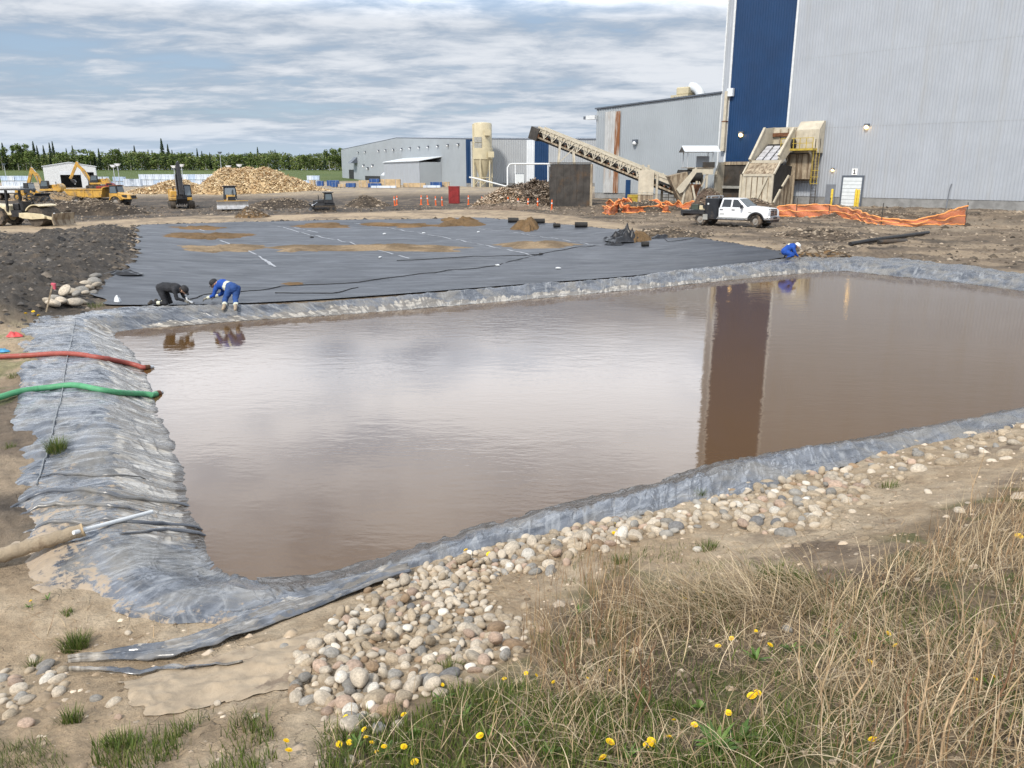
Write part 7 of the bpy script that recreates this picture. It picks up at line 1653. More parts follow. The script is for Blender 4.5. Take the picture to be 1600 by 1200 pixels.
# ================================================================== SCATTERING HELPERS
def in_px(poly, x, y, z):
    u, v, t = proj(x, y, z); return inpoly_sd(u, v, [tuple(map(float, p)) for p in poly])
def scatter_px(poly, n, seed, soft=0.0, noisy=True):
    """uniform positions on the ground inside the area whose outline the photo shows"""
    rg = np.random.default_rng(seed); c = np.array([PT(*p)[:2] for p in poly]); lo, hi = c.min(0) - .2, c.max(0) + .2
    out = np.zeros((0, 3))
    for _ in range(60):
        m_ = max(n * 2, 400); x = lo[0] + (hi[0] - lo[0]) * rg.random(m_); y = lo[1] + (hi[1] - lo[1]) * rg.random(m_); z = H_all(x, y, noisy)
        k = in_px(poly, x, y, z) < soft * (rg.random(m_) - .5) * 2; out = np.vstack([out, np.stack([x, y, z], -1)[k]])
        if len(out) >= n: break
    return out[:n]
def blades(name, base, head, L, lean, curl, width, cols, rng, segs=5, mat=None, parent=None, kind='stuff', sway=0.0, thickz=0.0):
    n = len(base); h = np.stack([np.cos(head), np.sin(head), 0 * head], -1); s = np.stack([-np.sin(head), np.cos(head), 0 * head], -1)
    p = base.copy(); rows_ = []; ds = (L / segs)[:, None]
    sw = rng.normal(size=n) * sway
    for k in range(segs + 1):
        w_ = (width * (1 - (k / segs) ** 1.6) + .0006)[:, None]; rows_ += [p - s * w_ / 2, p + s * w_ / 2]
        th = lean + curl * (k / segs); hk = h + s * (sw * k / segs)[:, None]
        p = p + ds * (hk * np.sin(th)[:, None] + np.array([0, 0, 1.]) * np.cos(th)[:, None])
        g = H_all(p[:, 0], p[:, 1]) if segs and thickz >= 0 else None
        if g is not None: p[:, 2] = np.maximum(p[:, 2], g + .006 + thickz * rng.random(n))
    V_ = np.stack(rows_, 1); m_ = 2 * (segs + 1)
    f0 = np.array([[2 * k, 2 * k + 1, 2 * k + 3, 2 * k + 2] for k in range(segs)]); F_ = (np.arange(n)[:, None, None] * m_ + f0[None]).reshape(-1, 4)
    c = np.asarray(cols)[rng.integers(0, len(cols), n)] * (.7 + .6 * rng.random((n, 1))); c = np.repeat(c, m_, 0)
    V_ = V_.reshape(-1, 3)
    if parent is not None: V_ = V_ - np.array(parent.location)
    o = npmesh(name, V_, F_, MATS[mat], c, True, parent=parent)
    if kind: o['kind'] = kind
    return o
def leaf_mat(name, tr=.35, rough=.6):
    m = bpy.data.materials.new(name); m.use_nodes = True; nt = m.node_tree; b = nt.nodes['Principled BSDF']
    at = N(nt, 'ShaderNodeAttribute'); at.attribute_name = 'Col'; nt.links.new(at.outputs['Color'], b.inputs['Base Color']); b.inputs['Roughness'].default_value = rough; b.inputs['Specular IOR Level'].default_value = .25
    td = N(nt, 'ShaderNodeBsdfTranslucent'); nt.links.new(at.outputs['Color'], td.inputs[0]); mx = N(nt, 'ShaderNodeMixShader'); mx.inputs[0].default_value = tr
    nt.links.new(b.outputs[0], mx.inputs[1]); nt.links.new(td.outputs[0], mx.inputs[2]); nt.links.new(mx.outputs[0], nt.nodes['Material Output'].inputs[0]); MATS[name] = m
leaf_mat('grass_leaf', .35, .5); leaf_mat('straw', .15, .6)
GREEN = [(.10, .15, .026), (.075, .115, .022), (.15, .185, .04), (.06, .09, .02), (.19, .18, .07)]
STRAW = [(.42, .325, .20), (.33, .24, .135), (.52, .42, .28), (.23, .16, .09)]
BROWN = [(.27, .165, .085), (.34, .22, .12), (.20, .12, .065), (.42, .30, .17)]

# ================================================================== CLODS AND PEBBLES
mk_attr('clod', .95, 9, .3, .4, 20, .02, .1)
def clods(name, P_, size, cols, rng, label, flat=.65, cat='clods'):
    n = len(P_); base = np.array([[1, 0, 0], [0, 1, 0], [-1, 0, 0], [0, -1, 0], [0, 0, 1.], [.6, .6, .45], [-.6, .5, .5]])
    F_ = np.array([[0, 1, 5], [1, 2, 6], [2, 3, 4], [3, 0, 4], [0, 5, 4], [5, 1, 4], [1, 6, 4], [6, 2, 4]])
    s = size * np.exp(rng.normal(size=n) * .45); jit = 1 + .45 * (rng.random((n, 7, 3)) - .5); a = rng.random(n) * 6.28; ca, sa = np.cos(a)[:, None], np.sin(a)[:, None]
    v = base[None] * jit * s[:, None, None]; v[..., 2] *= flat; vx = v[..., 0] * ca - v[..., 1] * sa; vy = v[..., 0] * sa + v[..., 1] * ca
    V_ = np.stack([vx + P_[:, None, 0], vy + P_[:, None, 1], v[..., 2] + P_[:, None, 2] - .12 * s[:, None]], -1).reshape(-1, 3)
    F2 = (np.arange(n)[:, None, None] * 7 + F_[None]).reshape(-1, 3); c = np.repeat(np.asarray(cols)[rng.integers(0, len(cols), n)] * (.6 + .8 * rng.random((n, 1))), 7, 0)
    o = npmesh(name, V_, F2, MATS['clod'], c, False); return tag(o, label, cat, None, 'stuff')
rq = np.random.default_rng(77)
def world_pts(n, x0, x1, y0, y1, cond, seed):
    rg = np.random.default_rng(seed); x = x0 + (x1 - x0) * rg.random(n); y = y0 + (y1 - y0) * rg.random(n); k = cond(x, y); x, y = x[k], y[k]; return np.stack([x, y, H_all(x, y)], -1)
MIDS0 = [(.12, .10, .08), (.17, .145, .12)]
DARKS = [(.055, .052, .05), (.075, .07, .066), (.035, .034, .034), (.12, .108, .095)]
pts = world_pts(26000, -50, -8, 20, 70, lambda x, y: F_SPOIL(x, y) < .3, 1); clods('dark_clods', pts, .055, DARKS + MIDS0, rq, 'loose black clods covering the spoil left of the liner')
MIDS = [(.11, .088, .066), (.07, .058, .046), (.19, .15, .11), (.28, .23, .175)]
far_ok = lambda x, y: (F_BLACK(x, y) > .3) & (F_POND(x, y) > 2.4) & (F_ROAD(x, y) > .2) & (near_s(x, y) < 0) & (F_SPOIL(x, y) > .3)
pts = world_pts(46000, -70, 62, 34, 100, far_ok, 2); pts = pts[rq.random(len(pts)) < (.25 + .75 * sstep(.45, .6, fbm(pts[:, 0] * .25, pts[:, 1] * .5, 45, 3)))]
clods('yard_clods', pts, .06, MIDS, rq, 'churned clods scattered over the muddy yard')
pts = world_pts(4000, -70, 62, 34, 100, far_ok, 12); clods('yard_lumps', pts, .11, MIDS, rq, 'bigger lumps of earth scattered over the muddy yard')
mp = np.vstack([a for a, c in MOUND_PTS]); clods('mound_clods', mp, .075, MIDS, rq, 'loose clods lying on the soil mounds')
near_ok = lambda x, y: (near_s(x, y) > .5) & (F_POND(x, y) > 1.3)
TANS = [(.40, .32, .235), (.30, .235, .165), (.48, .40, .31), (.22, .17, .12)]
pts = world_pts(14000, -9, 16, 1.2, 15, near_ok, 3); clods('bank_crumbs', pts, .014, TANS, rq, 'small crumbs of dry mud scattered over the near bank')
pts = world_pts(2500, -9, 16, 1.2, 15, near_ok, 4); clods('bank_pebbles', pts, .03, TANS, rq, 'small angular pebbles scattered over the near bank')
edge_ok = lambda x, y: (F_BLACK(x, y) > -.15) & (F_BLACK(x, y) < .5) & (y > 40)
pts = world_pts(200000, -40, 32, 40, 75, edge_ok, 5)[:1500]; clods('edge_clods', pts, .09, DARKS + MIDS, rq, 'dark ridge of clods along the far liner edge')

# ================================================================== COBBLES
ROCKC = {'tan': (.345, .28, .20), 'cream': (.44, .38, .30), 'grey': (.25, .235, .21), 'pinkish': (.36, .265, .20), 'brown': (.25, .175, .11), 'white': (.56, .52, .45), 'slate': (.16, .155, .15)}
def rock_mat(nm, c):
    m = bpy.data.materials.new('cobble_' + nm); m.use_nodes = True; nt = m.node_tree; b = nt.nodes['Principled BSDF']
    tc = N(nt, 'ShaderNodeTexCoord'); oi = N(nt, 'ShaderNodeObjectInfo'); v = N(nt, 'ShaderNodeVectorMath', operation='ADD'); nt.links.new(tc.outputs['Object'], v.inputs[0])
    sc_ = N(nt, 'ShaderNodeVectorMath', operation='SCALE'); sc_.inputs[0].default_value = (17, 31, 7); nt.links.new(oi.outputs['Random'], sc_.inputs['Scale']); nt.links.new(sc_.outputs[0], v.inputs[1])
    n1 = noise(nt, v.outputs[0], 3.2, 7, .65, .4); n2 = noise(nt, v.outputs[0], 22, 5, .7)
    d = mixc(nt, ramp(nt, n1, .32, .7), tuple(x * .74 for x in c), tuple(min(1, x * 1.24) for x in c)); d = mixc(nt, ramp(nt, n2, .58, .72, 0, .5), d, tuple(x * .55 for x in c))
    hs = N(nt, 'ShaderNodeHueSaturation'); nt.links.new(d, hs.inputs['Color']); nt.links.new(ramp(nt, oi.outputs['Random'], 0, 1, .78, 1.2, 'LINEAR'), hs.inputs['Value']); nt.links.new(hs.outputs[0], b.inputs['Base Color'])
    b.inputs['Roughness'].default_value = .72; b.inputs['Specular IOR Level'].default_value = .3
    bn = N(nt, 'ShaderNodeBump'); bn.inputs['Strength'].default_value = .35; bn.inputs['Distance'].default_value = .03; nt.links.new(n2, bn.inputs['Height']); nt.links.new(bn.outputs[0], b.inputs['Normal']); MATS['cobble_' + nm] = m
for k_, c_ in ROCKC.items(): rock_mat(k_, c_)
def rock_verts(seed, n=9):
    rg = np.random.default_rng(seed); k2 = n * 2; vs = []; ex = .78 + .3 * rg.random(3)
    ph = rg.random(6) * 6.28; fl = rg.normal(size=(3, 3)); fl /= np.linalg.norm(fl, axis=1)[:, None]; cut = .68 + .25 * rg.random(3)
    for i in range(n + 1):
        th = math.pi * i / n
        for k in range(k2):
            a = 2 * math.pi * k / k2; d = np.array([math.sin(th) * math.cos(a), math.sin(th) * math.sin(a), -math.cos(th)])
            p = np.sign(d) * np.abs(d) ** ex * (1 + .07 * math.sin(2 * a + ph[0]) * math.sin(th) + .06 * math.sin(3 * d[2] + ph[1] + a) * math.sin(th))
            for q, c in zip(fl, cut):
                e = p @ q
                if e > c: p = p - q * (e - c) * .75
            vs.append(p)
    F_ = [(i * k2 + k, i * k2 + (k + 1) % k2, (i + 1) * k2 + (k + 1) % k2, (i + 1) * k2 + k) for i in range(n) for k in range(k2)]
    return np.array(vs), np.array(F_)
ROCKS = [rock_verts(s) for s in range(9)]
rmesh = {}
def rock_mesh(v, cn):
    if (v, cn) not in rmesh:
        o = npmesh('cobble', ROCKS[v][0], ROCKS[v][1], MATS['cobble_' + cn]); rmesh[(v, cn)] = o.data; bpy.data.objects.remove(o)
    return rmesh[(v, cn)]
HEAP = [(625,905),(700,878),(775,862),(800,880),(760,915),(770,950),(830,980),(815,1015),(760,1050),(700,1085),(640,1090),(600,1120),(545,1125),(500,1110),(455,1085),(445,1045),(490,1000),(520,970),(570,935)]
STRIP1 = [(690,880),(800,848),(960,815),(1060,800),(1095,805),(1090,825),(980,850),(900,870),(860,890),(760,900),(640,915)]
STRIP2 = [(1085,792),(1160,768),(1260,742),(1320,740),(1360,765),(1330,800),(1250,830),(1160,828),(1090,815)]
STRIP3 = [(1260,742),(1400,710),(1500,688),(1620,664),(1850,625),(1880,655),(1640,700),(1560,715),(1480,715),(1400,745),(1330,760)]
LEFTP = [(-20,1040),(50,1035),(95,1055),(130,1085),(60,1105),(40,1140),(-20,1130)]
LOW = [(520,1105),(600,1100),(650,1105),(640,1140),(560,1150),(500,1140)]
rr_ = np.random.default_rng(909); placed = []; gridc = {}
def try_place(x, y, z, r, gap_):
    cx, cy = int(x / .12), int(y / .12)
    for i in range(cx - 2, cx + 3):
        for j in range(cy - 2, cy + 3):
            for (a, b_, c, d) in gridc.get((i, j), ()):
                if (a - x) ** 2 + (b_ - y) ** 2 + (c - z) ** 2 < ((r + d) * gap_) ** 2: return False
    gridc.setdefault((cx, cy), []).append((x, y, z, r)); return True
def fill(poly, n, rmed, sig, gap_, zone, seed, soft=8, layer=0.0, lo=.02, hi=.1):
    P_ = scatter_px(poly, n, seed, soft); rs0 = np.clip(rmed * np.exp(rr_.normal(size=len(P_)) * sig), lo, hi)
    for (x, y, z), r in sorted(zip(P_, rs0), key=lambda q: -q[1]):
        zc = z + r * (.2 + layer)
        if try_place(x, y, zc, r, gap_): placed.append((x, y, zc, r, zone, layer > 0))
fill(HEAP, 1200, .033, .28, .88, 'heap', 1, 8); fill(HEAP, 240, .036, .25, .80, 'heap', 2, 2, 1.0); fill(HEAP, 600, .02, .25, .95, 'heap', 3, 10, 0, .011)
fill(STRIP1, 900, .042, .28, .9, 'strip', 4, 6); fill(STRIP1, 120, .04, .25, .82, 'strip', 14, 3, .9); fill(STRIP2, 620, .042, .34, 1.02, 'right', 5, 10, -.12, .018, .09); fill(STRIP2, 60, .04, .3, .82, 'right', 15, 3, .9, .03, .08)
fill(STRIP3, 420, .045, .34, 1.5, 'right', 6, 12, -.15, .018, .1); fill(LEFTP, 60, .042, .25, .95, 'left', 7, 10); fill(LOW, 60, .035, .3, 1.1, 'heap', 8, 8)
for px, py, r in [(463,1092,.062),(487,1094,.05),(178,1050,.055),(377,1072,.035),(340,1100,.03),(150,1093,.05),(178,1100,.06),(185,1122,.03),(445,1012,.05),(200,990,.035),(1090,860,.06),(780,960,.06),(1130,900,.05),(1290,820,.09),(1230,985,.04),(1450,770,.06),(1500,800,.07),(1355,825,.06),(1410,735,.07),(548,1192,.055),(515,1098,.05),(400,1120,.03),(240,925,.02),(820,950,.05),(845,985,.05)]:
    r *= .78; x, y, z = PT(px, py, True); try_place(x, y, z + r * .15, r, 0); placed.append((x, y, z + r * .15, r, 'single', False))
app = [(2 * FPX * q[3] / proj(q[0], q[1], q[2])[2], q) for q in placed]; app.sort(key=lambda a: -a[0])
vis = [q for s, q in app if -20 < proj(q[0], q[1], q[2])[0] < 1620 and proj(q[0], q[1], q[2])[1] < 1215]
names_c = ['tan', 'cream', 'grey', 'pinkish', 'brown', 'white', 'slate']; wts = np.array([.38, .34, .10, .08, .04, .05, .01])
ZL = {'heap': ('in the heap below the torn liner strip', 'cobbles in the near heap'), 'strip': ('in the band along the liner', 'cobbles along the near liner'), 'right': ('spread along the right pond bank', 'cobbles on the right bank'), 'left': ('among the stones at the lower left corner', 'cobbles at the lower left'), 'single': ('lying singly on the dry bank', 'single cobbles on the bank')}
rest = []
for i, q in enumerate(vis):
    x, y, z, r, zone, up = q; cn = names_c[int(rr_.choice(7, p=wts))]; sx_, sy_, sz_ = r * (1.0 + .42 * rr_.random()), r * (.8 + .25 * rr_.random()), r * (.58 + .28 * rr_.random())
    rot = (rr_.normal() * (.25 if not up else .5), rr_.normal() * (.25 if not up else .5), rr_.random() * 6.28)
    if i < 300:
        o = bpy.data.objects.new('cobble', rock_mesh(int(rr_.integers(0, 9)), cn)); COL.objects.link(o); o.location = (x, y, z); o.scale = (sx_, sy_, sz_); o.rotation_euler = rot
        big = 'large' if r > .052 else ('small' if r < .036 else 'rounded')
        u_, v_, _t = proj(x, y, z); part_ = {'heap': f"{'left' if u_ < 570 else 'middle' if u_ < 690 else 'right'} {'upper' if v_ < 980 else 'lower'} part of the near heap", 'strip': f"{'left' if u_ < 820 else 'middle' if u_ < 960 else 'right'} part of the band along the liner", 'right': f"{'left' if u_ < 1180 else 'middle' if u_ < 1330 else 'right'} {'upper' if v_ < 760 else 'lower'} part of the right bank", 'left': 'stones at the lower left', 'single': f"open soil of the {'left' if u_ < 500 else 'middle' if u_ < 1050 else 'right'} bank"}[zone]
        tag(o, f"{big} {cn} cobble {'resting on others' if up else 'lying'} in the {part_}" if zone != 'single' else f'{big} {cn} cobble lying alone on {part_}', 'cobble', ZL[zone][1])
    else: rest.append((x, y, z, sx_, sy_, sz_, rot, cn))
Vr, Fr, Cr = [], [], []; off_ = 0
mk_attr('cobble_mix', .75, 18, .22, .3, 60, .015, .3)
for x, y, z, a, b_, c, rot, cn in rest:
    v, f_ = ROCKS[int(rr_.integers(0, 9))]; M_ = np.array(mathutils.Euler(rot).to_matrix()); w_ = (v * np.array([a, b_, c])) @ M_.T + np.array([x, y, z]); Vr.append(w_); Fr.append(f_ + off_); off_ += len(v)
    Cr.append(np.repeat((np.array(ROCKC[cn]) * (.8 + .4 * rr_.random()))[None], len(v), 0))
if Vr: o = npmesh('small_cobbles', np.vstack(Vr), np.vstack(Fr), MATS['cobble_mix'], np.vstack(Cr)); tag(o, 'smaller rounded cobbles filling in along the pond bank', 'cobbles', None, 'stuff')
# pale broken stones at the left corner of the sheet
for k, (px, py) in enumerate([(90,470),(102,462),(112,458),(120,466),(108,474),(96,478),(128,456),(135,464),(140,452),(148,446),(126,474),(84,482),(146,460),(118,480),(78,474),(150,438),(136,446),(152,452)]):
    x, y, z = PT(px, py, True); o = bpy.data.objects.new('broken_stone', rock_mesh(k % 9, 'cream' if k % 3 else 'grey')); COL.objects.link(o); r = .11 + .08 * rr_.random(); o.location = (x, y, z + r * .35 + (.1 if k % 2 else 0)); o.scale = (r * 1.3, r, r * .6); o.rotation_euler = (rr_.normal() * .4, rr_.normal() * .4, rr_.random() * 6)
    tag(o, 'pale broken stone in the small pile at the liner corner', 'stone', 'broken stones at the liner corner')

# ================================================================== TORN LINER STRIP, TEXTILE, HOSES, LOG
def ribbon(name, pl, widths, mat, lift, curl, label, cat, n=14, seed=0, thick=.006, side=1):
    c3 = [PT(*p) for p in pl]; c = catmull([(a, b_) for a, b_, _ in c3], 14); wd = np.interp(np.linspace(0, 1, len(c)), np.linspace(0, 1, len(widths)), widths); rows_ = []; nv = n; uvs = []
    Lr = np.concatenate([[0], np.cumsum(np.linalg.norm(np.diff(c, axis=0), axis=1))])
    for k in range(len(c)):
        d = c[min(k + 1, len(c) - 1)] - c[max(k - 1, 0)]; d = d / np.linalg.norm(d); s = np.array([-d[1], d[0]]) * side
        for j in range(nv):
            f_ = j / (nv - 1); e = 1 + .25 * (vnoise(np.array([Lr[k] * 2.5]), np.array([7. + seed]), seed)[0] - .5) if j == nv - 1 else 1
            if j == 0: e = 1 + .3 * (vnoise(np.array([Lr[k] * 3.1]), np.array([17. + seed]), seed)[0] - .5)
            o_ = (f_ - .5) * wd[k] * e; x, y = c[k] + s * o_
            rows_.append((x, y, f_)); uvs.append((o_ + .3, Lr[k]))
    V_ = np.array(rows_); fq = V_[:, 2].copy(); Hq = H_all(V_[:, 0], V_[:, 1]); Lq = np.array(uvs)[:, 1]
    V_[:, 2] = np.maximum(Hq + .02 + lift[0] * np.sin(fq * math.pi) + lift[1] * fq ** 3 + .05 * (fbm(Lq * 2.2, fq * 2.5, seed + 3, 3) - .45) + .03 * (1 - np.abs(2 * fbm(Lq * 1.1 + fq * 2, fq * 3 - Lq * .5, seed + 5, 2) - 1)) ** 5, Hq + .012)
    V_ = V_; l = tuple(V_.mean(0)); cl = np.zeros((len(V_), 3)) + np.array([.02, .0, .52]); cl[:, 0] = .05 + .3 * fbm(V_[:, 0] * 3, V_[:, 1] * 3, seed + 9, 3)
    o = npmesh(name, V_ - np.array(l), gridfaces(len(c), nv), mat, cl, uv=np.array(uvs)); o.location = l
    sd2 = o.modifiers.new('thickness', 'SOLIDIFY'); sd2.thickness = thick; sd2.offset = 1
    return tag(o, label, cat)
ribbon('torn_liner_strip', [(108,1036),(180,1034),(262,1026),(340,1004),(420,968),(500,938),(570,914),(640,898)], [.005, .06, .16, .26, .33, .38, .40, .38, .30, .16], m_liner, (.02, .055), 0, 'torn grey liner strip curling across the dry mud at lower left', 'liner strip', seed=4)
ribbon('loose_liner_edge', [(110,1052),(180,1056),(270,1050),(380,1046)], [.005, .05, .07, .02], m_liner, (.012, .0), 0, 'thin dark liner edge half buried below the torn strip', 'liner edge', 6, 9)
# mud-caked cloth under the heap
mk('mud_cloth', (.34, .27, .19), .9, .16, 5, bump=.35, bscale=9, dirt=(.20, .15, .105), dthr=(.56, .66), dscale=3.5)
cc = [PT(*p) for p in [(185,1068),(520,985),(470,1075),(225,1122)]]
nu_, nv_ = 60, 40; uu_ = np.linspace(0, 1, nu_)[:, None]; vv_ = np.linspace(0, 1, nv_)[None]
cx_ = [np.array(q[:2]) for q in cc]
Xc = sum(w_ * q[0] for w_, q in zip([(1 - uu_) * (1 - vv_), uu_ * (1 - vv_), uu_ * vv_, (1 - uu_) * vv_], cx_)); Yc = sum(w_ * q[1] for w_, q in zip([(1 - uu_) * (1 - vv_), uu_ * (1 - vv_), uu_ * vv_, (1 - uu_) * vv_], cx_))
rim = np.minimum.reduce([uu_ + 0 * vv_, 1 - uu_ + 0 * vv_, vv_ + 0 * uu_, 1 - vv_ + 0 * uu_]); wobx = (fbm(uu_ * 6 + 0 * vv_, vv_ * 6 + 0 * uu_, 3, 4) - .5) * .12 * sstep(.2, 0, rim)
Xc = Xc + wobx; Yc = Yc + wobx * .8
Zc = H_all(Xc.ravel(), Yc.ravel()).reshape(Xc.shape) + .006 + .02 * sstep(0, .04, rim) * (fbm(Xc * 2.5 + Yc * 4, Yc * 9 - Xc * 3, 5, 4)) + .012 * (1 - np.abs(2 * fbm(Xc * 1.2 - Yc * 1, Yc * 7 + Xc * 4, 6, 2) - 1)) ** 6
o = npmesh('mud_cloth', np.stack([Xc, Yc, Zc], -1), gridfaces(nu_, nv_), MATS['mud_cloth']); tag(o, 'mud caked textile sheet left of the cobble heap', 'textile sheet')
# folds of liner that stand up through the mud in the near left corner
for pl, r in [([(4,793),(60,776),(140,777),(235,790),(320,800)], .035), ([(4,809),(70,795),(150,797),(235,812)], .03), ([(15,838),(80,828),(160,830),(245,836),(330,838)], .035), ([(60,748),(150,750),(230,757)], .022), ([(190,850),(260,846),(345,848)], .03)]:
    pts = []
    for a, b_ in catmull(pl, 8): x, y, z = PT(a, b_); pts.append((x, y, liner_z(x, y) + .012))
    m_ = len(pts); MB().tube(pts, [r * (.25 + .75 * math.sin(math.pi * min(1, (i + .6) / m_))) for i in range(m_)], 8).build('liner_fold', m_liner, liner, 'full')
def mk_hose(nm, c): mk(nm, c, .55, .12, 6, dirt=(.33, .27, .2), dthr=(.60, .85), dscale=5)
mk_hose('hose_red', (.30, .072, .055)); mk_hose('hose_green', (.08, .29, .14))
def hose(name, pl, r, mat, label):
    pts = []
    for a, b_ in catmull(pl, 10): x, y, z = PT(a, b_); zz = max(liner_z(x, y), WZ - .02) if F_POND(np.array([x]), np.array([y]))[0] < 3 else z; pts.append([x, y, max(zz, z) + r * .95])
    pts = np.array(pts); k_ = np.ones(9) / 9; zs = np.convolve(np.pad(pts[:, 2], 4, 'edge'), k_, 'valid'); pts[:, 2] = np.maximum(zs, pts[:, 2] - .03)
    h = thing(name, label, 'hose', tuple(pts[len(pts) // 2]))
    MB().tube([tuple(p) for p in pts], r, 14).build('hose_tube', MATS[mat], h, 'full', world=True)
    rg = MB(); e, f_ = Vector(pts[-1]), Vector(pts[-2]); d = (e - f_).normalized(); MB().tube([e - d * .02, e + d * .10], r * 1.08, 12).build('coupling', MATS['rusty'], h, True, world=True); MB().tube([e + d * .10, e + d * .2], r * .75, 12).build('strainer', MATS['galv'], h, True, world=True)
    for i in range(6, len(pts) - 2, 14):
        a, b_ = Vector(pts[i]), Vector(pts[i + 1]); MB().tube([a, a + (b_ - a).normalized() * .05], r * 1.04, 14).build('hose_band', MATS[mat], h, True, world=True)
hose('suction_hose', [(-40,563),(0,561),(60,559),(115,562),(165,569),(205,578),(228,583)], .056, 'hose_red', 'dull red suction hose crossing the liner into the pond')
hose('suction_hose', [(-40,636),(0,627),(55,615),(110,611),(150,618),(195,625),(232,626),(246,625)], .056, 'hose_green', 'bright green suction hose crossing the liner into the pond')
# weathered pole with white pipe
mk('old_wood', (.33, .265, .185), .85, .2, 2.5, bump=.5, bscale=18, dirt=(.20, .15, .10), dthr=(.5, .66), dscale=5)
x0, y0, z0 = PT(-30, 892); x1, y1, z1 = PT(134, 856); lg = thing('weathered_pole', 'weathered peeling wooden pole lying in the mud at left', 'pole', (x1, y1, z1))
a, b_ = Vector((x0, y0, z0 + .1)), Vector((x1, y1, liner_z(x1, y1) + .11)); d = (b_ - a); nn_ = 26; mbp = MB()
mbp.tube([a + d * (i / nn_) + Vector((0, 0, .006 * math.sin(i * 1.7))) for i in range(nn_ + 1)], [.080 + .0025 * math.sin(i * 2.3) - .01 * i / nn_ for i in range(nn_ + 1)], 16).build('trunk', MATS['old_wood'], lg, True, world=True)
MB().tube([b_ - d.normalized() * .012, b_ + d.normalized() * .006], .075, 14).build('cut_end', MATS['raw_lumber'], lg, True, world=True)
x2, y2, z2 = PT(242, 831); mb = MB(); e0 = b_ + Vector((.02, 0, .0)); e1 = Vector((x2, y2, max(z2, liner_z(x2, y2)) + .14)); mb.tube([e0 + (e0 - e1) * .15, e1], .024, 12)
o = mb.build('white_pipe', MATS['trim_white'], None, True); tag(o, 'thin white plastic pipe lying past the end of the pole', 'pipe')
# stake and litter at the left edge
x, y, z = PT(70, 487); st_ = thing('marker_stake', 'leaning wooden stake with pink ribbon by the spoil', 'stake', (x, y, z)); mk('pink_ribbon', (.55, .10, .14), .6, .2, 5)
MB().beam((0, 0, -.1), (.28, .1, .75), .04).build('stake', MATS['old_wood'], st_); MB().hexa([(.26, .09, .66), (.34, .09, .62), (.36, .12, .64), (.27, .12, .68)], [(.24, .09, .8), (.36, .07, .78), (.38, .12, .8), (.26, .13, .82)]).build('ribbon', MATS['pink_ribbon'], st_)
mk('red_plastic', (.50, .06, .06), .5, .2, 5); mk('blue_plastic', (.05, .24, .42), .5, .2, 5)
def litter(name, px, py, r, h, mat, label, seed):
    x, y, z = PT(px, py, True); na_, nr_ = 30, 8; a_ = np.linspace(0, 2 * math.pi, na_, endpoint=False)[:, None]; f_ = np.linspace(0, 1, nr_)[None]; X_ = np.cos(a_) * f_ * r * (1 + .8 * (fbm(np.cos(a_) * 2 + seed, np.sin(a_) * 2, seed, 2) - .5)); Y_ = np.sin(a_) * f_ * r * .7 + 0 * X_; Z_ = h * (1 - f_ ** 2) * (.3 + 1.4 * fbm(X_ * 14 + seed, Y_ * 14, seed, 3)) + .015
    o = npmesh(name, np.stack([X_, Y_, Z_], -1), gridfaces(na_, nr_, True), MATS[mat], smooth=False); o.location = (x, y, z); tag(o, label, 'litter')
litter('plastic_litter', 23, 526, .22, .12, 'red_plastic', 'crumpled red plastic beside the left liner edge', 3); litter('plastic_litter', 5, 550, .14, .07, 'blue_plastic', 'small blue plastic scrap at the left edge', 5); litter('plastic_litter', 69, 507.5, .15, .04, 'black_plastic', 'small black scrap on the far left apron', 7)
litter('foam_ball', 184, 474, .13, .2, 'trim_white', 'small white foam lump behind the far left berm', 9)

# ================================================================== GRASS, WEEDS, DANDELIONS
rg_ = np.random.default_rng(404)
def tuft(px, py, n, L, spread, label, cols=GREEN, name='grass_tuft', cat='grass tuft', w_=.005, group='green grass tufts'):
    x, y, z = PT(px, py, True); r = thing(name, label, cat, (x, y, z), 0, group); a = rg_.random(n) * 6.28; d = spread * np.sqrt(rg_.random(n)); b = np.stack([x + np.cos(a) * d, y + np.sin(a) * d, 0 * a], -1); b[:, 2] = H_all(b[:, 0], b[:, 1]) - .005 + (.07 if px == 90 else 0)
    hd_ = np.where(rg_.random(n) < .6, a, rg_.random(n) * 6.28)
    blades('blade_clump', b, hd_, L * (.5 + .7 * rg_.random(n)), .1 + .45 * d / max(spread, .01) * rg_.random(n), .3 + .7 * rg_.random(n), w_ * (.6 + .8 * rg_.random(n)), cols, rg_, 4, 'grass_leaf', r, None); return r
for px, py, n, L, sp_, lab in [(118,1012,420,.13,.11,'dense green tuft on the dry mud above the left stones'), (112,1128,170,.11,.08,'sparse green tuft right of the lower left stones'), (90,710,420,.2,.14,'green tuft growing through the left apron'), (1212,908,420,.16,.17,'bright green tuft in the bare soil at right'), (1250,912,160,.12,.1,'low green tuft right of the brightest tuft'),
     (105,960,60,.07,.06,'faint thin tuft on the dry mud'), (52,1040,60,.09,.06,'thin tuft behind the lower left stones'), (1105,858,120,.09,.1,'small tuft beyond the arched straw'), (970,880,90,.09,.08,'small tuft at the far edge of the straw'), (1095,775,60,.12,.06,'thin tuft at the liner edge'), (1390,760,90,.10,.12,'small tuft on the right bank'), (190,1166,200,.10,.10,'tuft at the lower left bottom edge'),
     (15,700,70,.10,.1,'thin tuft left of the apron'), (20,590,80,.12,.12,'thin tuft beside the left apron edge'), (150,480,150,.2,.25,'tuft at the liner corner by the stones'), (700,1045,120,.08,.09,'tuft at the edge of the cobble heap')]: tuft(px, py, n, L, sp_, lab)
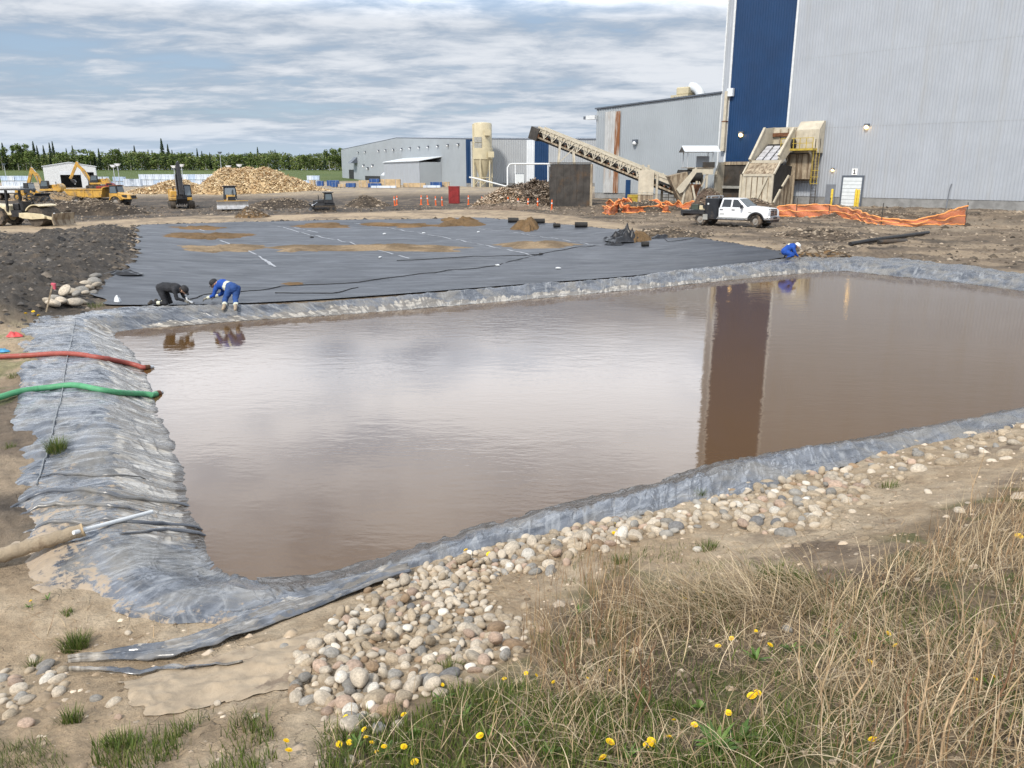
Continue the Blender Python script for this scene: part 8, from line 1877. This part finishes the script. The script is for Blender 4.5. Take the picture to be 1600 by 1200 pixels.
def field_blades(name, polys, n, Lr, lean, curl, wd, cols, mat, label, cat, seed, segs=5, soft=14, sway=.2, head=None, thick=0.0, clump=None):
    P_ = np.vstack([scatter_px(p, int(n * f), seed + i, soft) for i, (p, f) in enumerate(polys)]); rg = np.random.default_rng(seed + 50)
    if clump:
        q = fbm(P_[:, 0] * clump, P_[:, 1] * clump, seed, 3); P_ = P_[rg.random(len(P_)) < sstep(.36, .6, q)]
    m_ = len(P_); hd_ = rg.random(m_) * 6.28 if head is None else head + rg.normal(size=m_) * .75
    P_[:, 2] -= .004
    o = blades(name, P_, hd_, Lr[0] + (Lr[1] - Lr[0]) * rg.random(m_), lean[0] + (lean[1] - lean[0]) * rg.random(m_), curl[0] + (curl[1] - curl[0]) * rg.random(m_), wd * (.5 + rg.random(m_)), cols, rg, segs, mat, None, 'stuff', sway, thick)
    return tag(o, label, cat)
G1 = [(150,1165),(240,1150),(330,1122),(415,1120),(430,1150),(420,1230),(140,1230)]
G2 = [(505,1150),(600,1120),(690,1085),(800,1070),(900,1065),(1010,1090),(1010,1240),(500,1240)]
G3 = [(1010,1110),(1150,1120),(1250,1130),(1250,1240),(1010,1240)]
G4 = [(830,1000),(1000,930),(1180,930),(1330,930),(1500,920),(1620,900),(2200,900),(2200,1240),(1000,1240)]
G0 = [(-40,1150),(60,1160),(110,1190),(110,1240),(-40,1240)]
field_blades('green_grass', [(G1, .11), (G2, .34), (G3, .20), (G4, .45)], 20000, (.05, .13), (.05, .5), (.2, .9), .0055, GREEN, 'grass_leaf', 'short green grass along the bottom of the picture', 'grass', 500, 4, 10, .15, clump=3.2)
field_blades('sparse_grass', [(G4, .7), ([(880,870),(1100,850),(1330,900),(1330,960),(880,960)], .18), (G0, .08)], 14000, (.04, .10), (.1, .6), (.2, .9), .004, [(.12, .15, .04), (.10, .12, .04), (.17, .17, .07)], 'grass_leaf', 'sparse green blades between the dry straw', 'grass', 540, 4, 10, .15, clump=4.0)
D1 = [(840,985),(960,930),(1100,915),(1250,925),(1330,925),(1400,880),(1500,840),(1640,790),(1900,740),(2250,900),(2250,1240),(980,1240),(850,1160),(800,1080)]
D2 = [(1290,960),(1340,920),(1420,870),(1500,820),(1640,750),(1900,720),(2250,900),(2250,1240),(1330,1240),(1250,1080)]
D3 = [(815,990),(845,900),(900,860),(960,870),(1000,900),(1010,1000),(990,1090),(900,1110),(830,1090)]
ARC = [(1010,960),(1080,930),(1180,915),(1290,915),(1320,950),(1240,975),(1120,985),(1030,1000)]
field_blades('thatch', [(D1, .6), (D2, .4)], 18000, (.06, .2), (1.15, 1.5), (-.1, .3), .0042, [(.20, .145, .085), (.28, .21, .125), (.14, .10, .06), (.34, .27, .17)], 'straw', 'dark thatch of dead blades close to the soil', 'dry grass', 580, 4, 20, .6, None, .012, clump=1.4)
field_blades('dry_straw', [(D1, .55), (D2, .37), (G2, .05)], 15000, (.10, .32), (.55, 1.25), (.3, 1.1), .0042, STRAW, 'straw', 'matted pale straw lying over the near bank', 'dry grass', 600, 6, 20, .5, None, .02, clump=1.7)
field_blades('bent_straw', [(D1, .5), (D2, .5)], 3600, (.25, .55), (.15, .7), (.9, 1.7), .0045, STRAW, 'straw', 'long bent straw arching over the near bank', 'dry grass', 640, 8, 20, .5, None, .02, clump=1.2)
field_blades('arched_straw', [(ARC, 1)], 900, (.3, .6), (.4, .8), (.8, 1.2), .0045, STRAW, 'straw', 'combed over clump of pale straw in the middle', 'dry grass', 660, 8, 8, .15, 3.3, .03)
field_blades('brown_stems', [(D3, .32), (D2, .68)], 2900, (.14, .42), (.0, .32), (-.1, .3), .0034, BROWN, 'straw', 'thin upright brown weed stems on the near bank', 'dry weeds', 680, 6, 12, .25, clump=2.4)
field_blades('lean_stems', [(D2, 1)], 2100, (.2, .55), (.25, .8), (-.1, .35), .0042, BROWN + STRAW, 'straw', 'dry stems leaning right at the right edge', 'dry weeds', 700, 6, 12, .2, .25, clump=2.0)
field_blades('bank_twigs', [([(180,940),(420,960),(330,1010),(60,1020),(20,940)], .3), ([(760,860),(900,880),(860,960),(760,930)], .4), ([(1100,840),(1400,760),(1400,860),(1150,880)], .3)], 420, (.08, .3), (1.2, 1.5), (.0, .3), .004, BROWN + STRAW, 'straw', 'scattered dry twigs on the bare bank', 'twigs', 720, 5, 10, .3)
# single weeds that stand out
def weed(px, py, h, lean, n, label, seed, mat='bark', r0=.006):
    rw = np.random.default_rng(seed); x, y, z = PT(px, py, True); r = thing('dead_weed', label, 'weed', (x, y, z), 0, 'single dead weeds'); pts = [(lean[0] * f * h + .02 * math.sin(f * 7 + seed), lean[1] * f * h, h * f) for f in np.linspace(-.02, 1, 12)]
    MB().tube(pts, [r0 * (1 - .8 * i / 11) for i in range(12)], 6).build('stem', MATS[mat], r, True)
    for k in range(n):
        f = .15 + .8 * rw.random(); i = int(f * 11); p = Vector(pts[i]); a = rw.random() * 6.28; L = h * (.1 + .18 * rw.random()) * (1.1 - f * .5); q = p + Vector((math.cos(a) * L * .5, math.sin(a) * L * .5, L * .8)); MB().tube([p, p.lerp(q, .5) + Vector((0, 0, -.01)), q], [r0 * .5, r0 * .38, r0 * .15], 5).build('twig', MATS[mat], r, True)
mk('weed_brown', (.17, .095, .05), .85, .3, 20); mk('weed_pale', (.42, .30, .18), .85, .25, 20)
for k, (px, py, h, ln_, n, m_, lab) in enumerate([(992,1130,.55,(.05,.1),12,'weed_brown','tall dark branching weed in the middle of the straw'), (1003,1125,.5,(.12,.05),10,'weed_brown','second dark weed just right of the tallest one'), (905,1100,.42,(-.05,.1),9,'weed_brown','dark weed in the brown stems at left'), (1300,930,.22,(-.25,0),4,'weed_brown','short bent twig right of the arched straw'),
     (1465,1195,.62,(.28,.2),7,'weed_pale','thick pale leaning stalk at lower right'), (1440,1180,.7,(-.06,.1),5,'weed_pale','tall thin pale stalk left of the thick one'), (1330,1110,.45,(.3,.1),5,'weed_pale','pale leaning stalk right of centre'), (1545,1120,.6,(.25,.1),6,'weed_brown','brown leaning stalk near the right edge'), (1405,1190,.5,(.08,.1),5,'weed_brown','dark stalk left of the tall pale one'), (885,1090,.5,(.02,.1),8,'weed_brown','fine dark weed at the left edge of the stems'),
     (1515,800,.7,(.1,.1),6,'weed_pale','slender pale weed on the far right bank'), (935,1010,.35,(.0,.1),8,'weed_brown','short dark weed behind the brown stems')]): weed(px, py, h, ln_, n, lab, 30 + k, m_)
# broad-leaved rosettes
mk_attr('broad_leaf', .5, 20, .2, .3, 40, .01, .35)
def leaf_blade(L, w_, lean, curl, seg=6, lob=0.0, rw=None):
    V_, F_ = [], []; p = Vector((0, 0, 0))
    for k in range(seg + 1):
        f = k / seg; ww = w_ * math.sin(math.pi * min(.97, .12 + .88 * f)) ** .8 * (1 + (lob * (1 if k % 2 else -1))); V_ += [(p.x, -ww / 2, p.z + .18 * ww), (p.x, 0, p.z), (p.x, ww / 2, p.z + .18 * ww)]
        th = lean + curl * f; p = p + Vector((math.sin(th), 0, math.cos(th))) * (L / seg)
    for k in range(seg): a = 3 * k; F_ += [(a, a + 1, a + 4, a + 3), (a + 1, a + 2, a + 5, a + 4)]
    return np.array(V_), np.array(F_)
def rosette(px, py, n, L, w_, label, cols, lob=0.0, up=.9, seed=0, parent=None, name='leafy_plant'):
    rw = np.random.default_rng(seed); x, y, z = PT(px, py, True); r = thing(name, label, 'plant', (x, y, z + .004), 0, 'leafy green plants')
    for k in range(n):
        V_, F_ = leaf_blade(L * (.6 + .6 * rw.random()), w_ * (.7 + .5 * rw.random()), up * (.35 + .75 * rw.random()), .5 + .5 * rw.random(), 6, lob); c = np.array(cols[int(rw.integers(0, len(cols)))]) * (.8 + .4 * rw.random())
        o = npmesh('leaf', V_, F_, MATS['broad_leaf'], np.repeat(c[None], len(V_), 0), parent=r); o.rotation_euler = (0, 0, rw.random() * 6.28)
LG = [(.075, .14, .022), (.06, .115, .02), (.10, .165, .03)]
for k, (px, py, n, L, w_, lab, lob) in enumerate([(1120,1175,26,.14,.022,'large bright leafy plant at the bottom right of centre',0), (1155,1165,18,.13,.024,'leafy plant just right of the largest one',0), (1095,1110,12,.06,.03,'dark low leafy plant in the straw',.2), (1180,1035,12,.11,.02,'leafy plant among the straw at centre right',0), (1235,1020,10,.1,.02,'leafy plant right of the centre plant',0),
     (725,1125,14,.10,.014,'leafy plant at the lower middle',.25), (760,1160,12,.10,.018,'leafy plant left of the single bottom dandelion',.25), (600,1185,14,.09,.014,'leafy plant among the left dandelions',.25), (560,1170,14,.09,.014,'leafy plant left in the dandelion patch',.25), (650,1150,12,.08,.014,'leafy plant right in the dandelion patch',.25), (690,1100,10,.09,.016,'leafy plant below the cobble heap',.2), (1300,1000,10,.11,.02,'leafy plant in the straw at right',0),
     (1390,1010,10,.10,.018,'leafy plant by the right dandelions',.1), (1545,1075,8,.1,.02,'leafy plant near the right edge',0), (820,1140,12,.08,.012,'low leafy plant left of the bottom dandelions',.25), (860,1185,14,.08,.012,'leafy plant at the bottom edge centre',.25), (980,1190,12,.1,.014,'leafy plant beneath the bottom dandelion pair',.2), (45,950,8,.06,.012,'small leafy plant under the left dandelion',.2), (75,938,6,.07,.013,'small upright seedling on the dry mud',0), (905,960,10,.08,.014,'leafy plant at the left of the straw',.1)]):
    rosette(px, py, n, L, w_, lab, LG, lob, .9, 100 + k)
# dandelions
mk('dandelion_yellow', (.85, .60, .012), .6, .1, 60); mk('dandelion_core', (.80, .46, .01), .7, .1, 60); mk('stalk_green', (.17, .20, .06), .6, .15, 30)
def petal_mesh():
    V_, F_ = [], []
    for ring, (n, r0, r1, z0, z1, w_) in enumerate([(26, .003, .0205, .002, .004, .0042), (22, .003, .0165, .004, .009, .004), (16, .002, .011, .006, .012, .0034)]):
        for k in range(n):
            a = 2 * math.pi * (k + .4 * ring) / n; c, s = math.cos(a), math.sin(a); o = len(V_); V_ += [(c * r0 + s * w_ * .4, s * r0 - c * w_ * .4, z0), (c * r1 + s * w_ * .5, s * r1 - c * w_ * .5, z1), (c * r1 * 1.04, s * r1 * 1.04, z1 - .0005), (c * r1 - s * w_ * .5, s * r1 + c * w_ * .5, z1), (c * r0 - s * w_ * .4, s * r0 + c * w_ * .4, z0)]; F_.append((o, o + 1, o + 2, o + 3, o + 4))
    mb = MB(); mb.add(V_, F_); return mb
dand = None
DL = [(1175,1088,1.15,'largest'),(1184,1083,.9,''),(953,1160,1,''),(1018,1160,1.1,''),(1010,1164,.7,''),(1046,1153,.9,''),(942,1185,1,''),(1122,1010,.9,''),(1143,998,.8,''),(1203,1008,.8,''),(1181,987,.6,''),(1138,1114,.8,''),(1085,1133,.8,''),(1053,1126,.6,''),(1365,1157,1,''),(1388,990,.7,''),(1400,1009,.8,''),(1360,1035,.8,''),(1552,1058,.7,''),(1524,1061,.5,''),(1592,838,.8,''),(569,1140,.7,''),(572,1152,.6,''),(546,1160,.7,''),(530,1163,.8,''),(581,1161,.7,''),(600,1167,.7,''),(588,1175,.6,''),(631,1167,.8,''),(631,1117,.8,''),(648,1191,.9,''),(750,1150,.9,''),(447,1158,.8,''),(451,1173,.9,''),(540,1121,.8,''),(691,1070,.6,''),(788,1061,.7,''),(775,1097,.5,''),(822,1052,.6,''),(838,1055,.5,''),(865,1066,.6,''),(960,834,.8,''),(966,829,.7,''),(955,829,.7,''),(958,817,.7,''),(1070,935,.6,''),(980,1018,.6,''),(953,1048,.5,''),(918,1060,.5,''),(48,939,.6,''),(728,860,.7,''),(764,866,.8,''),(1099,926,.5,''),(1167,797,.9,''),(40,490,1.2,''),(52,487,1.2,''),(60,493,1.2,'')]
zone_l = lambda px, py: ('beside the spoil at the far left' if px < 70 and py < 600 else 'alone on the dry mud at left' if px < 100 else 'in the patch at the lower left of centre' if px < 700 and py > 1100 else 'beside the cobble heap' if px < 880 and py > 1000 else 'among the cobbles along the liner' if py < 880 else 'in the short grass at bottom centre' if px < 1100 and py > 1100 else 'in the straw at bottom right of centre' if px < 1250 and py > 1060 else 'in the straw above the centre plants' if px < 1250 else 'in the dry straw at the right')
from collections import Counter as _C
for k, (px, py, sc_, sp_) in enumerate(DL):
    h = .05 + .05 * rg_.random() if py > 900 else .06
    a, b_, c = ray(px, py); x, y, z = PT(px, py, True); tt = y / b_; tt = tt * (1 - h / (CZ - z) if CZ - z > .3 else 1); x, y, zf = a * tt, b_ * tt, CZ + c * tt; zg2 = Hz(x, y); h = max(.03, zf - zg2)
    if dand is None:
        dand = petal_mesh().build('flower_head', MATS['dandelion_yellow']); core_ = MB().ball((0, 0, .008), .007, 6, (1, 1, .6)).build('flower_core', MATS['dandelion_core'], None, True); stk_ = MB().tube([(0, 0, 0), (.006, .003, .4), (.004, -.004, .75), (0, 0, 1)], [.0028, .0025, .0023, .0026], 6).build('stalk', MATS['stalk_green'], None, True); dms = (dand.data, core_.data, stk_.data)
        for q in (dand, core_, stk_): bpy.data.objects.remove(q)
        dand = True
    lab = f"{'largest ' if sp_ else ''}yellow dandelion flower {zone_l(px, py)}"
    r = thing('dandelion', lab, 'dandelion', (x, y, zg2), rg_.random() * 6.28, 'yellow dandelions ' + zone_l(px, py))
    big = sc_ * (1.15 if py > 900 else 1.9)
    fh = bpy.data.objects.new('flower_head', dms[0]); COL.objects.link(fh); fh.parent = r; fh.location = (0, 0, h); fh.scale = (big,) * 3; fh.rotation_euler = (rg_.normal() * .3, rg_.normal() * .3, 0)
    co_ = bpy.data.objects.new('flower_core', dms[1]); COL.objects.link(co_); co_.parent = fh
    sk = bpy.data.objects.new('stalk', dms[2]); COL.objects.link(sk); sk.parent = r; sk.scale = (1, 1, h + .004)
